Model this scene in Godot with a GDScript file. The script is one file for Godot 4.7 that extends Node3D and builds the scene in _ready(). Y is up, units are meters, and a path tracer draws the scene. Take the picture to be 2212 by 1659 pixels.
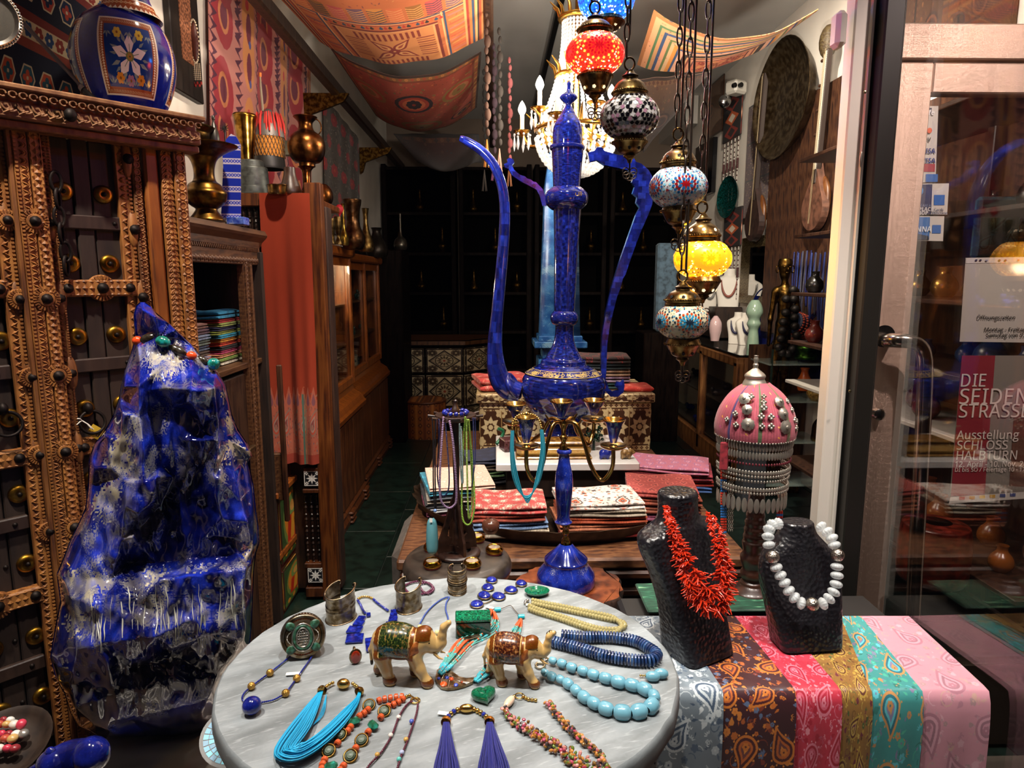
extends Node3D
const F:=1450.0          # focal length in pixels of the 2212 x 1659 frame
const EYE:=Vector3(0,1.6,0)
var CB:=Basis(Vector3.UP,deg_to_rad(-1.404))*Basis(Vector3.RIGHT,deg_to_rad(-8.994))
var used:={}
var MC:={}
var TC:={}
var rng:=RandomNumberGenerator.new()

# ---- where a pixel's line of sight meets a plane of the room (depth d, height y, or side x)
func ray(a:float,b:float)->Vector3:
	return CB*Vector3((a-1106.0)/F,(829.5-b)/F,-1)
func pz(a:float,b:float,d:float)->Vector3:
	var r:=ray(a,b)
	return EYE+r*(d/-r.z)
func py(a:float,b:float,y:float)->Vector3:
	var r:=ray(a,b)
	return EYE+r*((y-EYE.y)/r.y)
func pxx(a:float,b:float,x:float)->Vector3:
	var r:=ray(a,b)
	return EYE+r*(x/r.x)
func ppl(a:float,b:float,o:Vector3,n:Vector3)->Vector3:
	var r:=ray(a,b)
	return EYE+r*((o-EYE).dot(n)/r.dot(n))
func mpp(p:Vector3)->float:   # metres per pixel at p
	return -(CB.transposed()*(p-EYE)).z/F

# ---- geometry collector: points are turned into one mesh per part
class G:
	var v:=PackedVector3Array()
	var n:=PackedVector3Array()
	var t:=PackedVector2Array()
	var c:=PackedColorArray()
	var ix:=PackedInt32Array()
	var x:=Transform3D()
	var col:=Color.WHITE
	func at(o:Vector3,b:=Basis())->G:
		x=Transform3D(b,o)
		return self
	func tint(k:Color)->G:
		col=k
		return self
	func patch(p:PackedVector3Array,w:int,h:int,loop:=false,us:=1.0,vs:=1.0,uv=null)->void:
		var b:=v.size()
		var nn:=PackedVector3Array()
		nn.resize(w*h)
		for k in p.size():
			v.append(x*p[k])
		for j in h-1:
			for i in w-1:
				var a:=j*w+i
				var f:=(v[b+a+w+1]-v[b+a]).cross(v[b+a+w]-v[b+a+1])
				nn[a]+=f
				nn[a+1]+=f
				nn[a+w]+=f
				nn[a+w+1]+=f
				ix.append_array(PackedInt32Array([b+a,b+a+w+1,b+a+1,b+a,b+a+w,b+a+w+1]))
		if loop:
			for j in h:
				var q:=nn[j*w]+nn[j*w+w-1]
				nn[j*w]=q
				nn[j*w+w-1]=q
		for k in w*h:
			var q:=nn[k]
			n.append(q.normalized() if q.length_squared()>1e-20 else Vector3.UP)
			c.append(col)
			if uv==null:
				t.append(Vector2(us*(k%w)/(w-1.0),vs*(1.0-(k/w)/(h-1.0))))
			else:
				t.append(uv[k])
	func fan(p:PackedVector3Array,uv=null)->void:
		var b:=v.size()
		var q:=PackedVector3Array()
		for k in p:
			q.append(x*k)
		var f:=Vector3.ZERO
		for k in range(1,q.size()-1):
			f+=(q[k]-q[0]).cross(q[k+1]-q[0])
		f=f.normalized()
		for k in q.size():
			v.append(q[k])
			n.append(f)
			c.append(col)
			t.append(uv[k] if uv!=null else Vector2(p[k].x,p[k].y))
		for k in range(1,q.size()-1):
			ix.append_array(PackedInt32Array([b,b+k+1,b+k]))
	func box(o:Vector3,s:Vector3,e:=.0,r:=Basis())->void:
		var sv:=x
		x=x*Transform3D(r,o)
		var h:=s*.5
		var D:=[Vector3.RIGHT,Vector3.UP,Vector3.BACK]
		e=minf(e,minf(h.x,minf(h.y,h.z))*.9)
		for a in 3:
			var A:Vector3=D[a]
			var B:Vector3=D[(a+1)%3]
			var C:Vector3=D[(a+2)%3]
			var hb:=h[(a+1)%3]-e
			var hc:=h[(a+2)%3]-e
			for g in [1.0,-1.0]:
				var m:Vector3=A*h[a]*g
				var q:=[m-B*hb-C*hc,m+B*hb-C*hc,m+B*hb+C*hc,m-B*hb+C*hc]
				var uv:=[Vector2(0,0),Vector2(1,0),Vector2(1,1),Vector2(0,1)]
				if a==0:
					uv=[Vector2(0,1),Vector2(0,0),Vector2(1,0),Vector2(1,1)]
				elif a==2:
					uv=[Vector2(0,1),Vector2(1,1),Vector2(1,0),Vector2(0,0)]
				if g<0:
					q.reverse()
					uv.reverse()
				fan(PackedVector3Array(q),uv)
			if e>0:
				for gb in [1.0,-1.0]:
					for gc in [1.0,-1.0]:
						var bb:Vector3=B*gb
						var cc:Vector3=C*gc
						var ha:Vector3=A*(h[a]-e)
						var p1:Vector3=bb*h[(a+1)%3]+cc*hc
						var p2:Vector3=bb*hb+cc*h[(a+2)%3]
						var q2:=[p1-ha,p1+ha,p2+ha,p2-ha]
						if gb*gc>0:
							q2.reverse()
						fan(PackedVector3Array(q2))
		if e>0:
			for i in 8:
				var sg:=Vector3(1 if i & 1 else -1,1 if i & 2 else -1,1 if i & 4 else -1)
				var k:=h-Vector3.ONE*e
				var q:=[Vector3(h.x,k.y,k.z)*sg,Vector3(k.x,h.y,k.z)*sg,Vector3(k.x,k.y,h.z)*sg]
				if sg.x*sg.y*sg.z<0:
					q.reverse()
				fan(PackedVector3Array(q))
		x=sv
	func lathe(prof:Array,o:=Vector3.ZERO,seg:=24,us:=1.0,vs:=1.0,flute:=0,fd:=.0)->void:
		var runs:=[]
		var cur:=[prof[0]]
		for k in range(1,prof.size()):
			cur.append(prof[k])
			if k<prof.size()-1:
				var d1:=Vector2(prof[k][0]-prof[k-1][0],prof[k][1]-prof[k-1][1]).normalized()
				var d2:=Vector2(prof[k+1][0]-prof[k][0],prof[k+1][1]-prof[k][1]).normalized()
				if d1.dot(d2)<.72:
					runs.append(cur)
					cur=[prof[k]]
		runs.append(cur)
		var y0:float=prof[0][1]
		var yr:float=maxf(absf(prof[-1][1]-y0),1e-5)
		for r in runs:
			var p:=PackedVector3Array()
			var uv:=PackedVector2Array()
			for q in r:
				for i in seg+1:
					var a:=TAU*i/seg
					var rr:float=q[0]*(1.0+(fd*cos(flute*a) if flute else .0))
					p.append(o+Vector3(rr*cos(a),q[1],-rr*sin(a)))
					uv.append(Vector2(us*i/seg,vs*(1.0-(q[1]-y0)/yr)))
			patch(p,seg+1,r.size(),true,1,1,uv)
	func ball(o:Vector3,r:Vector3,seg:=12,rings:=8,b:=Basis(),flute:=0,fd:=.0)->void:
		var sv:=x
		x=x*Transform3D(b,o)
		var p:=PackedVector3Array()
		for j in rings+1:
			var f:=-PI/2+PI*j/rings
			for i in seg+1:
				var a:=TAU*i/seg
				var k:=1.0+(fd*cos(flute*a) if flute else .0)
				p.append(Vector3(cos(f)*cos(a)*r.x*k,sin(f)*r.y,-cos(f)*sin(a)*r.z*k))
		patch(p,seg+1,rings+1,true)
		x=sv
	func tube(path:Array,rad,sides:=8,caps:=true,flat:=1.0)->void:
		var m:=path.size()
		var up:=Vector3(.13,.98,.11)
		var p:=PackedVector3Array()
		var first:Vector3=(path[1]-path[0]).normalized()
		if absf(first.dot(up))>.9:
			up=Vector3(.97,.1,.2)
		var nr:=(up-first*up.dot(first)).normalized()
		var uv:=PackedVector2Array()
		var L:=.0
		for k in m:
			var d:Vector3=(path[mini(k+1,m-1)]-path[maxi(k-1,0)]).normalized()
			nr=(nr-d*nr.dot(d)).normalized()
			var bn:=d.cross(nr)
			var r:float=rad[k] if rad is Array or rad is PackedFloat32Array else rad
			if k>0:
				L+=path[k].distance_to(path[k-1])
			for i in sides+1:
				var a:=TAU*i/sides
				p.append(path[k]+(nr*cos(a)*flat+bn*sin(a))*r)
				uv.append(Vector2(float(i)/sides,L*10.0))
		patch(p,sides+1,m,true,1,1,uv)
		if caps:
			for e in [0,m-1]:
				var q:=PackedVector3Array()
				for i in sides:
					q.append(p[e*(sides+1)+(sides-1-i if e==0 else i)])
				fan(q)
	func torus(o:Vector3,R:float,r:float,b:=Basis(),seg:=24,sides:=8,sy:=1.0,arc:=TAU,a0:=.0)->void:
		var pts:=[]
		for i in seg+1:
			var a:=a0+arc*i/seg
			pts.append(o+b*Vector3(R*cos(a),R*sy*sin(a),0))
		tube(pts,r,sides,arc<TAU-.01)
	func prism(o:PackedVector2Array,d:float,bevel:=.0)->void:
		var p:=o
		if Geometry2D.is_polygon_clockwise(p):
			p=p.duplicate()
			p.reverse()
		var m:=p.size()
		var inner:=p
		if bevel>0:
			var off:=Geometry2D.offset_polygon(p,-bevel)
			if off.size()==1 and off[0].size()==m:
				inner=off[0]
			else:
				bevel=.0
		var tr:=Geometry2D.triangulate_polygon(inner)
		for s in [1,0]:
			var b:=v.size()
			var pp:=inner if s else p
			var tt:=tr if s else Geometry2D.triangulate_polygon(p)
			var nz:=(x.basis*Vector3(0,0,1 if s else -1)).normalized()
			if x.basis.determinant()<0:
				nz=nz
			for q in pp:
				v.append(x*Vector3(q.x,q.y,d if s else .0))
				n.append(nz)
				c.append(col)
				t.append(q)
			for k in range(0,tt.size(),3):
				var a0:Vector2=pp[tt[k]]
				var cw:=(pp[tt[k+1]]-a0).cross(pp[tt[k+2]]-a0)<0
				if cw==(s==1):
					ix.append_array(PackedInt32Array([b+tt[k],b+tt[k+1],b+tt[k+2]]))
				else:
					ix.append_array(PackedInt32Array([b+tt[k],b+tt[k+2],b+tt[k+1]]))
		for k in m:
			var a:=p[k]
			var e:=p[(k+1)%m]
			if bevel>0:
				var i1:=inner[k]
				var i2:=inner[(k+1)%m]
				fan(PackedVector3Array([Vector3(a.x,a.y,0),Vector3(e.x,e.y,0),Vector3(e.x,e.y,d-bevel),Vector3(a.x,a.y,d-bevel)]))
				fan(PackedVector3Array([Vector3(a.x,a.y,d-bevel),Vector3(e.x,e.y,d-bevel),Vector3(i2.x,i2.y,d),Vector3(i1.x,i1.y,d)]))
			else:
				fan(PackedVector3Array([Vector3(a.x,a.y,0),Vector3(e.x,e.y,0),Vector3(e.x,e.y,d),Vector3(a.x,a.y,d)]))
	func sheet(p:PackedVector3Array,w:int,h:int,th:float,uv=null)->void:
		var b:=v.size()
		patch(p,w,h,false,1,1,uv)
		var q:=PackedVector3Array()
		var u2:=PackedVector2Array()
		var inv:=x.affine_inverse()
		for j in h:
			for i in w:
				var k:=b+j*w+(w-1-i)
				q.append(inv*(v[k]-n[k]*th))
				u2.append(t[k])
		patch(q,w,h,false,1,1,u2)
		var e:=v.size()-w*h
		for side in 4:
			var m:=w if side<2 else h
			var r:=PackedVector3Array()
			var u3:=PackedVector2Array()
			for lay in 2:
				for k in m:
					var i:=k if side<2 else (0 if side==2 else w-1)
					var j:=k if side>=2 else (0 if side==0 else h-1)
					r.append(inv*v[(b+j*w+i) if lay==0 else (e+j*w+w-1-i)])
					u3.append(t[b+j*w+i])
			patch(r,m,2,false,1,1,u3)
	func mesh()->ArrayMesh:
		var a:=[]
		a.resize(Mesh.ARRAY_MAX)
		a[Mesh.ARRAY_VERTEX]=v
		a[Mesh.ARRAY_NORMAL]=n
		a[Mesh.ARRAY_TEX_UV]=t
		a[Mesh.ARRAY_COLOR]=c
		a[Mesh.ARRAY_INDEX]=ix
		var m:=ArrayMesh.new()
		m.add_surface_from_arrays(Mesh.PRIMITIVE_TRIANGLES,a)
		return m

# ---- naming, tagging, parenting
func numbered(s:String)->String:
	var k:int=used.get(s,-1)+1
	used[s]=k
	return s if k==0 else "%s_%03d"%[s,k]
func tag(o:Node,label:="",category:="",group:="",kind:="")->Node:
	for m in [["label",label],["category",category],["group",group],["kind",kind]]:
		if m[1]!="":
			o.set_meta(m[0],m[1])
	return o
func thing(called:String,at:Vector3,label:String,category:String,group:="")->Node3D:
	var o:=Node3D.new()
	o.name=numbered(called)
	o.position=at
	add_child(o)
	tag(o,label,category,group)
	return o
func wpos(o:Node)->Vector3:
	var r:=Vector3.ZERO
	while o!=self and o is Node3D:
		r+=o.position
		o=o.get_parent()
	return r
func put(g:G,called:String,m:Material,parent:Node=null)->MeshInstance3D:
	var o:=MeshInstance3D.new()
	var top:=parent==null
	if g.v.is_empty():
		push_error("empty "+called)
		g.ball(Vector3(0,-9,0),Vector3.ONE*.001)
	var base:=Vector3.ZERO
	if top:
		var lo:=Vector3.INF
		var hi:=-Vector3.INF
		for k in g.v:
			lo=lo.min(k)
			hi=hi.max(k)
		base=Vector3((lo.x+hi.x)/2,lo.y,(lo.z+hi.z)/2)
		o.position=base
		o.name=numbered(called)
	else:
		base=wpos(parent)
		o.name=called
	for k in g.v.size():
		g.v[k]-=base
	o.mesh=g.mesh()
	o.material_override=m
	(self if top else parent).add_child(o,true)
	return o
func one(g:G,called:String,m:Material,label:String,category:String,group:="")->MeshInstance3D:
	return tag(put(g,called,m),label,category,group) as MeshInstance3D
func struct(g:G,called:String,m:Material)->MeshInstance3D:
	var o:=put(g,called,m)
	o.set_meta("kind","structure")
	return o
func stuff(o:Node)->Node:
	o.set_meta("kind","stuff")
	return o
func dup(o:Node3D,at:Vector3,label:String,turn:=.0)->Node3D:
	var r:Node3D=o.duplicate()
	r.name=numbered(str(o.name).rstrip("0123456789").trim_suffix("_"))
	add_child(r)
	r.position=at
	r.rotation.y=turn
	r.set_meta("label",label)
	return r

# a turned thing traced by [pixel row, half width in pixels] from the bottom up, round a vertical axis at depth d
func turned(ax:float,d:float,rows:Array)->Array:
	var o:=pz(ax,rows[0][0],d)
	var r:=[]
	for q in rows:
		var p:=pz(ax,q[0],d)
		r.append([maxf(q[1]*mpp(p),.0003),p.y-o.y])
	return [o,r]
func smooth(r:Array,k:=3)->Array:   # rounds a profile (Catmull-Rom)
	var out:=[]
	for i in r.size()-1:
		var a=r[maxi(i-1,0)]
		var b=r[i]
		var c=r[i+1]
		var d=r[mini(i+2,r.size()-1)]
		for s in k:
			var f:=float(s)/k
			var x:=cubic_interpolate(b[0],c[0],a[0],d[0],f)
			out.append([maxf(x,.0003),cubic_interpolate(b[1],c[1],a[1],d[1],f)])
	out.append(r[-1])
	return out
func spline(p:Array,k:=6,closed:=false)->Array:
	var out:=[]
	var m:=p.size()
	for i in (m if closed else m-1):
		var a:Vector3=p[(i-1+m)%m] if closed else p[maxi(i-1,0)]
		var b:Vector3=p[i]
		var c:Vector3=p[(i+1)%m]
		var d:Vector3=p[(i+2)%m] if closed else p[mini(i+2,m-1)]
		for s in k:
			out.append(b.cubic_interpolate(c,a,d,float(s)/k))
	out.append(p[0] if closed else p[-1])
	return out
func plen(p:Array)->float:
	var L:=.0
	for k in range(1,p.size()):
		L+=p[k].distance_to(p[k-1])
	return L
func along(p:Array,s:float)->Array:   # [point,direction] at length s
	for k in range(1,p.size()):
		var e:float=p[k].distance_to(p[k-1])
		if s<=e or k==p.size()-1:
			return [p[k-1].lerp(p[k],clampf(s/maxf(e,1e-6),0,1)),(p[k]-p[k-1]).normalized()]
		s-=e
	return [p[-1],Vector3.RIGHT]
func facing(d:Vector3)->Basis:   # y axis along d
	var s:=Vector3.UP.cross(d)
	if s.length()<.05:
		s=Vector3.RIGHT.cross(d)
	s=s.normalized()
	return Basis(s,d,s.cross(d))
func nth(k:int)->String:
	return ["first","second","third","fourth","fifth","sixth","seventh","eighth"][k]
func C(s:String)->Color:
	return Color.html(s)
func V(s:String)->Color:   # a vertex colour (linear) from an sRGB code
	return Color.html(s).srgb_to_linear()

# ---- surfaces
func mat(key:String,color:="ffffff",rough:=.5,metal:=.0,o:={})->StandardMaterial3D:
	if MC.has(key):
		return MC[key]
	var m:=StandardMaterial3D.new()
	m.resource_name=key
	m.albedo_color=C(color)
	m.roughness=rough
	m.metallic=metal
	if o.has("tex"):
		m.albedo_texture=o.tex
	if o.has("tri"):
		m.uv1_triplanar=true
		m.uv1_scale=o.tri if o.tri is Vector3 else Vector3.ONE*float(o.tri)
	if o.has("uv"):
		m.uv1_scale=o.uv
	if o.has("vc"):
		m.vertex_color_use_as_albedo=true
	if o.has("bump"):
		m.heightmap_enabled=true
		m.heightmap_texture=o.bump
		m.heightmap_scale=o.get("bs",.1)
	if o.has("coat"):
		m.clearcoat_enabled=true
		m.clearcoat=o.coat
		m.clearcoat_roughness=o.get("cr",.05)
	if o.has("emit"):
		m.emission_enabled=true
		m.emission=C(o.emit)
		m.emission_energy_multiplier=o.get("ee",1.0)
	if o.has("rt"):
		m.roughness_texture=o.rt
	if o.has("rim"):
		m.rim_enabled=true
		m.rim=o.rim
	if o.has("alpha"):
		m.transparency=BaseMaterial3D.TRANSPARENCY_ALPHA
		m.albedo_color.a=o.alpha
	if o.has("refract"):
		m.refraction_enabled=true
		m.refraction_scale=o.refract
		m.albedo_color.a=o.get("body",.1)
		m.transparency=BaseMaterial3D.TRANSPARENCY_ALPHA
	if o.has("spec"):
		m.metallic_specular=o.spec
	if o.has("back"):
		m.backlight_enabled=true
		m.backlight=C(o.back)
	MC[key]=m
	return m
func noise(sd:int,freq:float,kind:=1,oct:=4,ridged:=false)->FastNoiseLite:
	var f:=FastNoiseLite.new()
	f.noise_type=[FastNoiseLite.TYPE_VALUE,FastNoiseLite.TYPE_SIMPLEX_SMOOTH,FastNoiseLite.TYPE_CELLULAR,FastNoiseLite.TYPE_PERLIN][kind]
	f.seed=sd
	f.frequency=freq
	f.fractal_octaves=oct
	f.fractal_type=FastNoiseLite.FRACTAL_RIDGED if ridged else FastNoiseLite.FRACTAL_FBM
	return f
func ramp(key:String,f:FastNoiseLite,stops:Array,size:=256)->NoiseTexture2D:
	if TC.has(key):
		return TC[key]
	var t:=NoiseTexture2D.new()
	t.width=size
	t.height=size
	t.seamless=true
	t.noise=f
	var g:=Gradient.new()
	var off:=PackedFloat32Array()
	var cs:=PackedColorArray()
	for s in stops:
		off.append(s[0])
		cs.append(C(s[1]))
	g.offsets=off
	g.colors=cs
	t.color_ramp=g
	TC[key]=t
	return t
func bytes(f:FastNoiseLite,size:int)->PackedByteArray:
	return f.get_seamless_image(size,size).get_data()
func lapis_tex(key:String,sd:int,size:int,vein:float,patch:float,dark:="090e4a",lite:="2038a6",cream:="cfc7a8")->ImageTexture:
	if TC.has(key):
		return TC[key]
	var a:=bytes(noise(sd,4.0/size,1,4),size)
	var b:=bytes(noise(sd+1,3.0/size,1,3,true),size)
	var e:=bytes(noise(sd+2,2.2/size,1,3),size)
	var f:=bytes(noise(sd+3,60.0/size,1,2),size)
	var out:=PackedByteArray()
	out.resize(size*size*3)
	var cd:=C(dark)
	var cl:=C(lite)
	var cc:=C(cream)
	for k in size*size:
		var g:=f[k]/255.0
		var q:=clampf((a[k]/255.0-.25)*1.7+(g-.5)*.5,0,1)
		var w:=clampf((b[k]/255.0-vein)*12.0,0,1)*(.25+.75*g)
		w=maxf(w,clampf((e[k]/255.0-patch)*9.0+(g-.5)*3.0-.1,0,.9) if e[k]/255.0>patch-.05 else .0)
		if g>.86 and q>.4:
			w=maxf(w,.45)
		var r:=cd.lerp(cl,q).lerp(cc,w)
		out[k*3]=int(r.r*255)
		out[k*3+1]=int(r.g*255)
		out[k*3+2]=int(r.b*255)
	TC[key]=ImageTexture.create_from_image(Image.create_from_data(size,size,false,Image.FORMAT_RGB8,out))
	return TC[key]

# ---- a drawing board for woven, printed and lettered patterns
class Cv:
	var im:Image
	var W:int
	var H:int
	var wrap:=true
	func _init(w:int,h:int,bg:String)->void:
		W=w
		H=h
		im=Image.create_empty(w,h,false,Image.FORMAT_RGB8)
		im.fill(Color.html(bg))
	func rect(x:float,y:float,w:float,h:float,c:String)->void:
		im.fill_rect(Rect2i(int(round(x)),int(round(y)),maxi(1,int(round(w))),maxi(1,int(round(h)))),Color.html(c))
	func poly(p:PackedVector2Array,c)->void:
		var k:Color=c if c is Color else Color.html(c)
		var lo:=Vector2.INF
		var hi:=-Vector2.INF
		for q in p:
			lo=lo.min(q)
			hi=hi.max(q)
		var m:=p.size()
		var sh:=[Vector2.ZERO]
		if wrap:
			if lo.x<0: sh.append(Vector2(W,0))
			if hi.x>W: sh.append(Vector2(-W,0))
			if lo.y<0: sh.append(Vector2(0,H))
			if hi.y>H: sh.append(Vector2(0,-H))
		for o: Vector2 in sh:
			for y in range(maxi(0,floori(lo.y+o.y)),mini(H,ceili(hi.y+o.y))):
				var yy:=y+.5-o.y
				var xs:=[]
				for i in m:
					var a:=p[i]
					var b:=p[(i+1)%m]
					if (a.y<=yy)!=(b.y<=yy):
						xs.append(a.x+(yy-a.y)/(b.y-a.y)*(b.x-a.x)+o.x)
				xs.sort()
				for i in range(0,xs.size()-1,2):
					var x0:=maxi(0,int(round(xs[i])))
					var x1:=mini(W,int(round(xs[i+1])))
					if x1>x0:
						im.fill_rect(Rect2i(x0,y,x1-x0,1),k)
	func oval(o:Vector2,rx:float,ry:float,c,rot:=.0,m:=16)->void:
		var p:=PackedVector2Array()
		for i in m:
			p.append(o+Vector2(rx*cos(TAU*i/m),ry*sin(TAU*i/m)).rotated(rot))
		poly(p,c)
	func line(pts:Array,w:float,c)->void:
		for k in pts.size()-1:
			var d:Vector2=(pts[k+1]-pts[k])
			var nn:=Vector2(-d.y,d.x).normalized()*w*.5
			d=d.normalized()*w*.3
			poly(PackedVector2Array([pts[k]+nn-d,pts[k+1]+nn+d,pts[k+1]-nn+d,pts[k]-nn-d]),c)
	func ring(o:Vector2,r:float,w:float,c,a0:=.0,a1:=TAU,ry:=1.0)->void:
		var p:=[]
		var m:=maxi(6,int(14*absf(a1-a0)/TAU))
		for i in m+1:
			var a:=lerpf(a0,a1,float(i)/m)
			p.append(o+Vector2(cos(a),sin(a)*ry)*r)
		line(p,w,c)
	func drop(o:Vector2,s:float,rot:float,c,bend:=.55,thin:=1.0)->void:
		var p:=PackedVector2Array()
		for i in 26:
			var a:=TAU*i/26
			var u:=maxf(0,sin(a))
			p.append(o+(Vector2(cos(a)*thin*(1-.75*pow(u,1.6))+bend*pow(u,3),-sin(a)*(1+.9*u))*s).rotated(rot))
		poly(p,c)
	func flower(o:Vector2,r:float,k:int,c,mid,rot:=.0,thin:=.42)->void:
		for i in k:
			var a:=rot+TAU*i/k
			oval(o+Vector2(cos(a),sin(a))*r*.55,r*.5,r*thin,c,a,10)
		oval(o,r*.26,r*.26,mid,0,8)
	func leaf(o:Vector2,r:float,rot:float,c)->void:
		poly(PackedVector2Array([o+Vector2(-r,0).rotated(rot),o+Vector2(-r*.3,-r*.35).rotated(rot),o+Vector2(r,0).rotated(rot),o+Vector2(-r*.3,r*.35).rotated(rot)]),c)
	func paisley(o:Vector2,s:float,rot:float,cs:Array,bend:=.55)->void:
		for k in cs.size():
			drop(o,s*(1.0-.2*k),rot,cs[k],bend)
			if k==0:
				for i in 12:
					var a:=TAU*i/12
					var u:=maxf(0,sin(a))
					oval(o+(Vector2(cos(a)*(1-.75*pow(u,1.6))+bend*pow(u,3),-sin(a)*(1+.9*u))*s*1.12).rotated(rot),s*.09,s*.09,cs[-1],0,6)
		flower(o+Vector2(0,s*.15).rotated(rot),s*.3,6,cs[0],cs[1])
	func tex()->ImageTexture:
		return ImageTexture.create_from_image(im)
func paisley_tex(key:String,w:int,h:int,bg:String,pc:Array,sc:Array,s:float,sd:int,fill:=90)->ImageTexture:
	if TC.has(key):
		return TC[key]
	var r:=RandomNumberGenerator.new()
	r.seed=sd
	var v:=Cv.new(w,h,bg)
	for k in fill:
		var o:=Vector2(r.randf()*w,r.randf()*h)
		var c:String=sc[r.randi()%sc.size()]
		match r.randi()%5:
			0: v.flower(o,s*r.randf_range(.16,.3),5+r.randi()%3,c,sc[r.randi()%sc.size()],r.randf()*TAU)
			1: v.ring(o,s*r.randf_range(.2,.5),s*.06,c,r.randf()*TAU,r.randf()*3+3)
			2: v.leaf(o,s*r.randf_range(.15,.3),r.randf()*TAU,c)
			3:
				var a:=r.randf()*TAU
				for q in 4:
					v.leaf(o+Vector2(cos(a+q*.5),sin(a+q*.5))*s*.25,s*.14,a+q*.5,c)
			4: v.drop(o,s*r.randf_range(.12,.22),r.randf()*TAU,c)
	var nx:=maxi(1,int(w/(s*3.1)))
	var ny:=maxi(1,int(h/(s*3.1)))
	for j in ny:
		for i in nx:
			var o:=Vector2((i+.5+.5*(j%2))*w/nx+r.randf_range(-.2,.2)*s,(j+.5)*h/ny+r.randf_range(-.2,.2)*s)
			v.paisley(o,s*r.randf_range(.8,1.05),r.randf_range(-.7,.7)+(PI if (i+j)%2 else .0),pc)
	TC[key]=v.tex()
	return TC[key]
# a knotted or embroidered cloth: borders of stripes and medallions round a field of flowers
func rug_tex(key:String,w:int,h:int,field:String,borders:Array,sc:Array,medal:Array,s:float,sd:int,fill:=120)->ImageTexture:
	if TC.has(key):
		return TC[key]
	var r:=RandomNumberGenerator.new()
	r.seed=sd
	var v:=Cv.new(w,h,field)
	v.wrap=false
	for k in fill:
		var o:=Vector2(r.randf()*w,r.randf()*h)
		var c:String=sc[r.randi()%sc.size()]
		if r.randf()<.5:
			v.flower(o,s*r.randf_range(.2,.45),6,c,sc[r.randi()%sc.size()])
		else:
			v.leaf(o,s*r.randf_range(.2,.4),r.randf()*TAU,c)
	for m in medal:
		for k in m[3].size():
			v.oval(Vector2(m[0]*w,m[1]*h),m[2]*s*(1-.2*k),m[2]*s*.8*(1-.2*k),m[3][k])
		for k in 14:
			var a:=TAU*k/14
			v.leaf(Vector2(m[0]*w,m[1]*h)+Vector2(cos(a),sin(a)*.8)*m[2]*s*1.1,s*.22,a,m[3][0])
		v.flower(Vector2(m[0]*w,m[1]*h),m[2]*s*.4,8,m[3][0],m[3][-1])
	var e:=.0
	for b in borders:
		for q in [[e,e,w-2*e,b[0]],[e,h-e-b[0],w-2*e,b[0]],[e,e,b[0],h-2*e],[w-e-b[0],e,b[0],h-2*e]]:
			v.rect(q[0],q[1],q[2],q[3],b[1])
		if b.size()>2:
			var st:float=b[0]*1.5
			for side in 4:
				var L:=w if side<2 else h
				for k in int((L-2*e)/st):
					var u:float=e+(k+.5)*st
					var p:Vector2=[Vector2(u,e+b[0]/2.0),Vector2(u,h-e-b[0]/2.0),Vector2(e+b[0]/2.0,u),Vector2(w-e-b[0]/2.0,u)][side]
					v.flower(p,b[0]*.46,4+(k%2)*2,b[2+k%(b.size()-2)],b[1])
		e+=b[0]
	TC[key]=v.tex()
	return TC[key]
func common_textures()->void:
	TC["grain"]=ramp("grain",noise(5,.02,1,4),[[.0,"8a8a8a"],[.5,"e0e0e0"],[1.0,"ffffff"]])
	TC["soft"]=ramp("soft",noise(6,.01,1,4),[[.0,"e2e2e2"],[.5,"f2f2f2"],[1.0,"ffffff"]])
	TC["fine"]=ramp("fine",noise(8,.12,1,3),[[.0,"000000"],[1.0,"ffffff"]])
	TC["wood"]=ramp("wood",noise(11,.012,3,5,true),[[.0,"6d5a48"],[.35,"b59a80"],[.7,"e9dccb"],[1.0,"ffffff"]])
	TC["hammer"]=ramp("hammer",noise(15,.05,2,1),[[.0,"000000"],[1.0,"ffffff"]])
	TC["patina"]=ramp("patina",noise(21,.02,1,5),[[.0,"5a4a34"],[.45,"b09a74"],[.65,"f0e4c8"],[1.0,"ffffff"]])
func wood(key:String,color:String,rough:=.5,sc:=Vector3(9,1.2,9),o:={})->StandardMaterial3D:
	var d:={"tex":TC.wood,"tri":sc,"bump":TC.wood,"bs":.06}
	d.merge(o,true)
	return mat(key,color,rough,.0,d)
func brass(key:="brass",color:="b08a3c",rough:=.3)->StandardMaterial3D:
	return mat(key,color,rough,1.0,{"tex":TC.patina,"tri":5.0})
func plain(key:String,color:String,rough:=.5,metal:=.0)->StandardMaterial3D:
	return mat(key,color,rough,metal)

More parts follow.
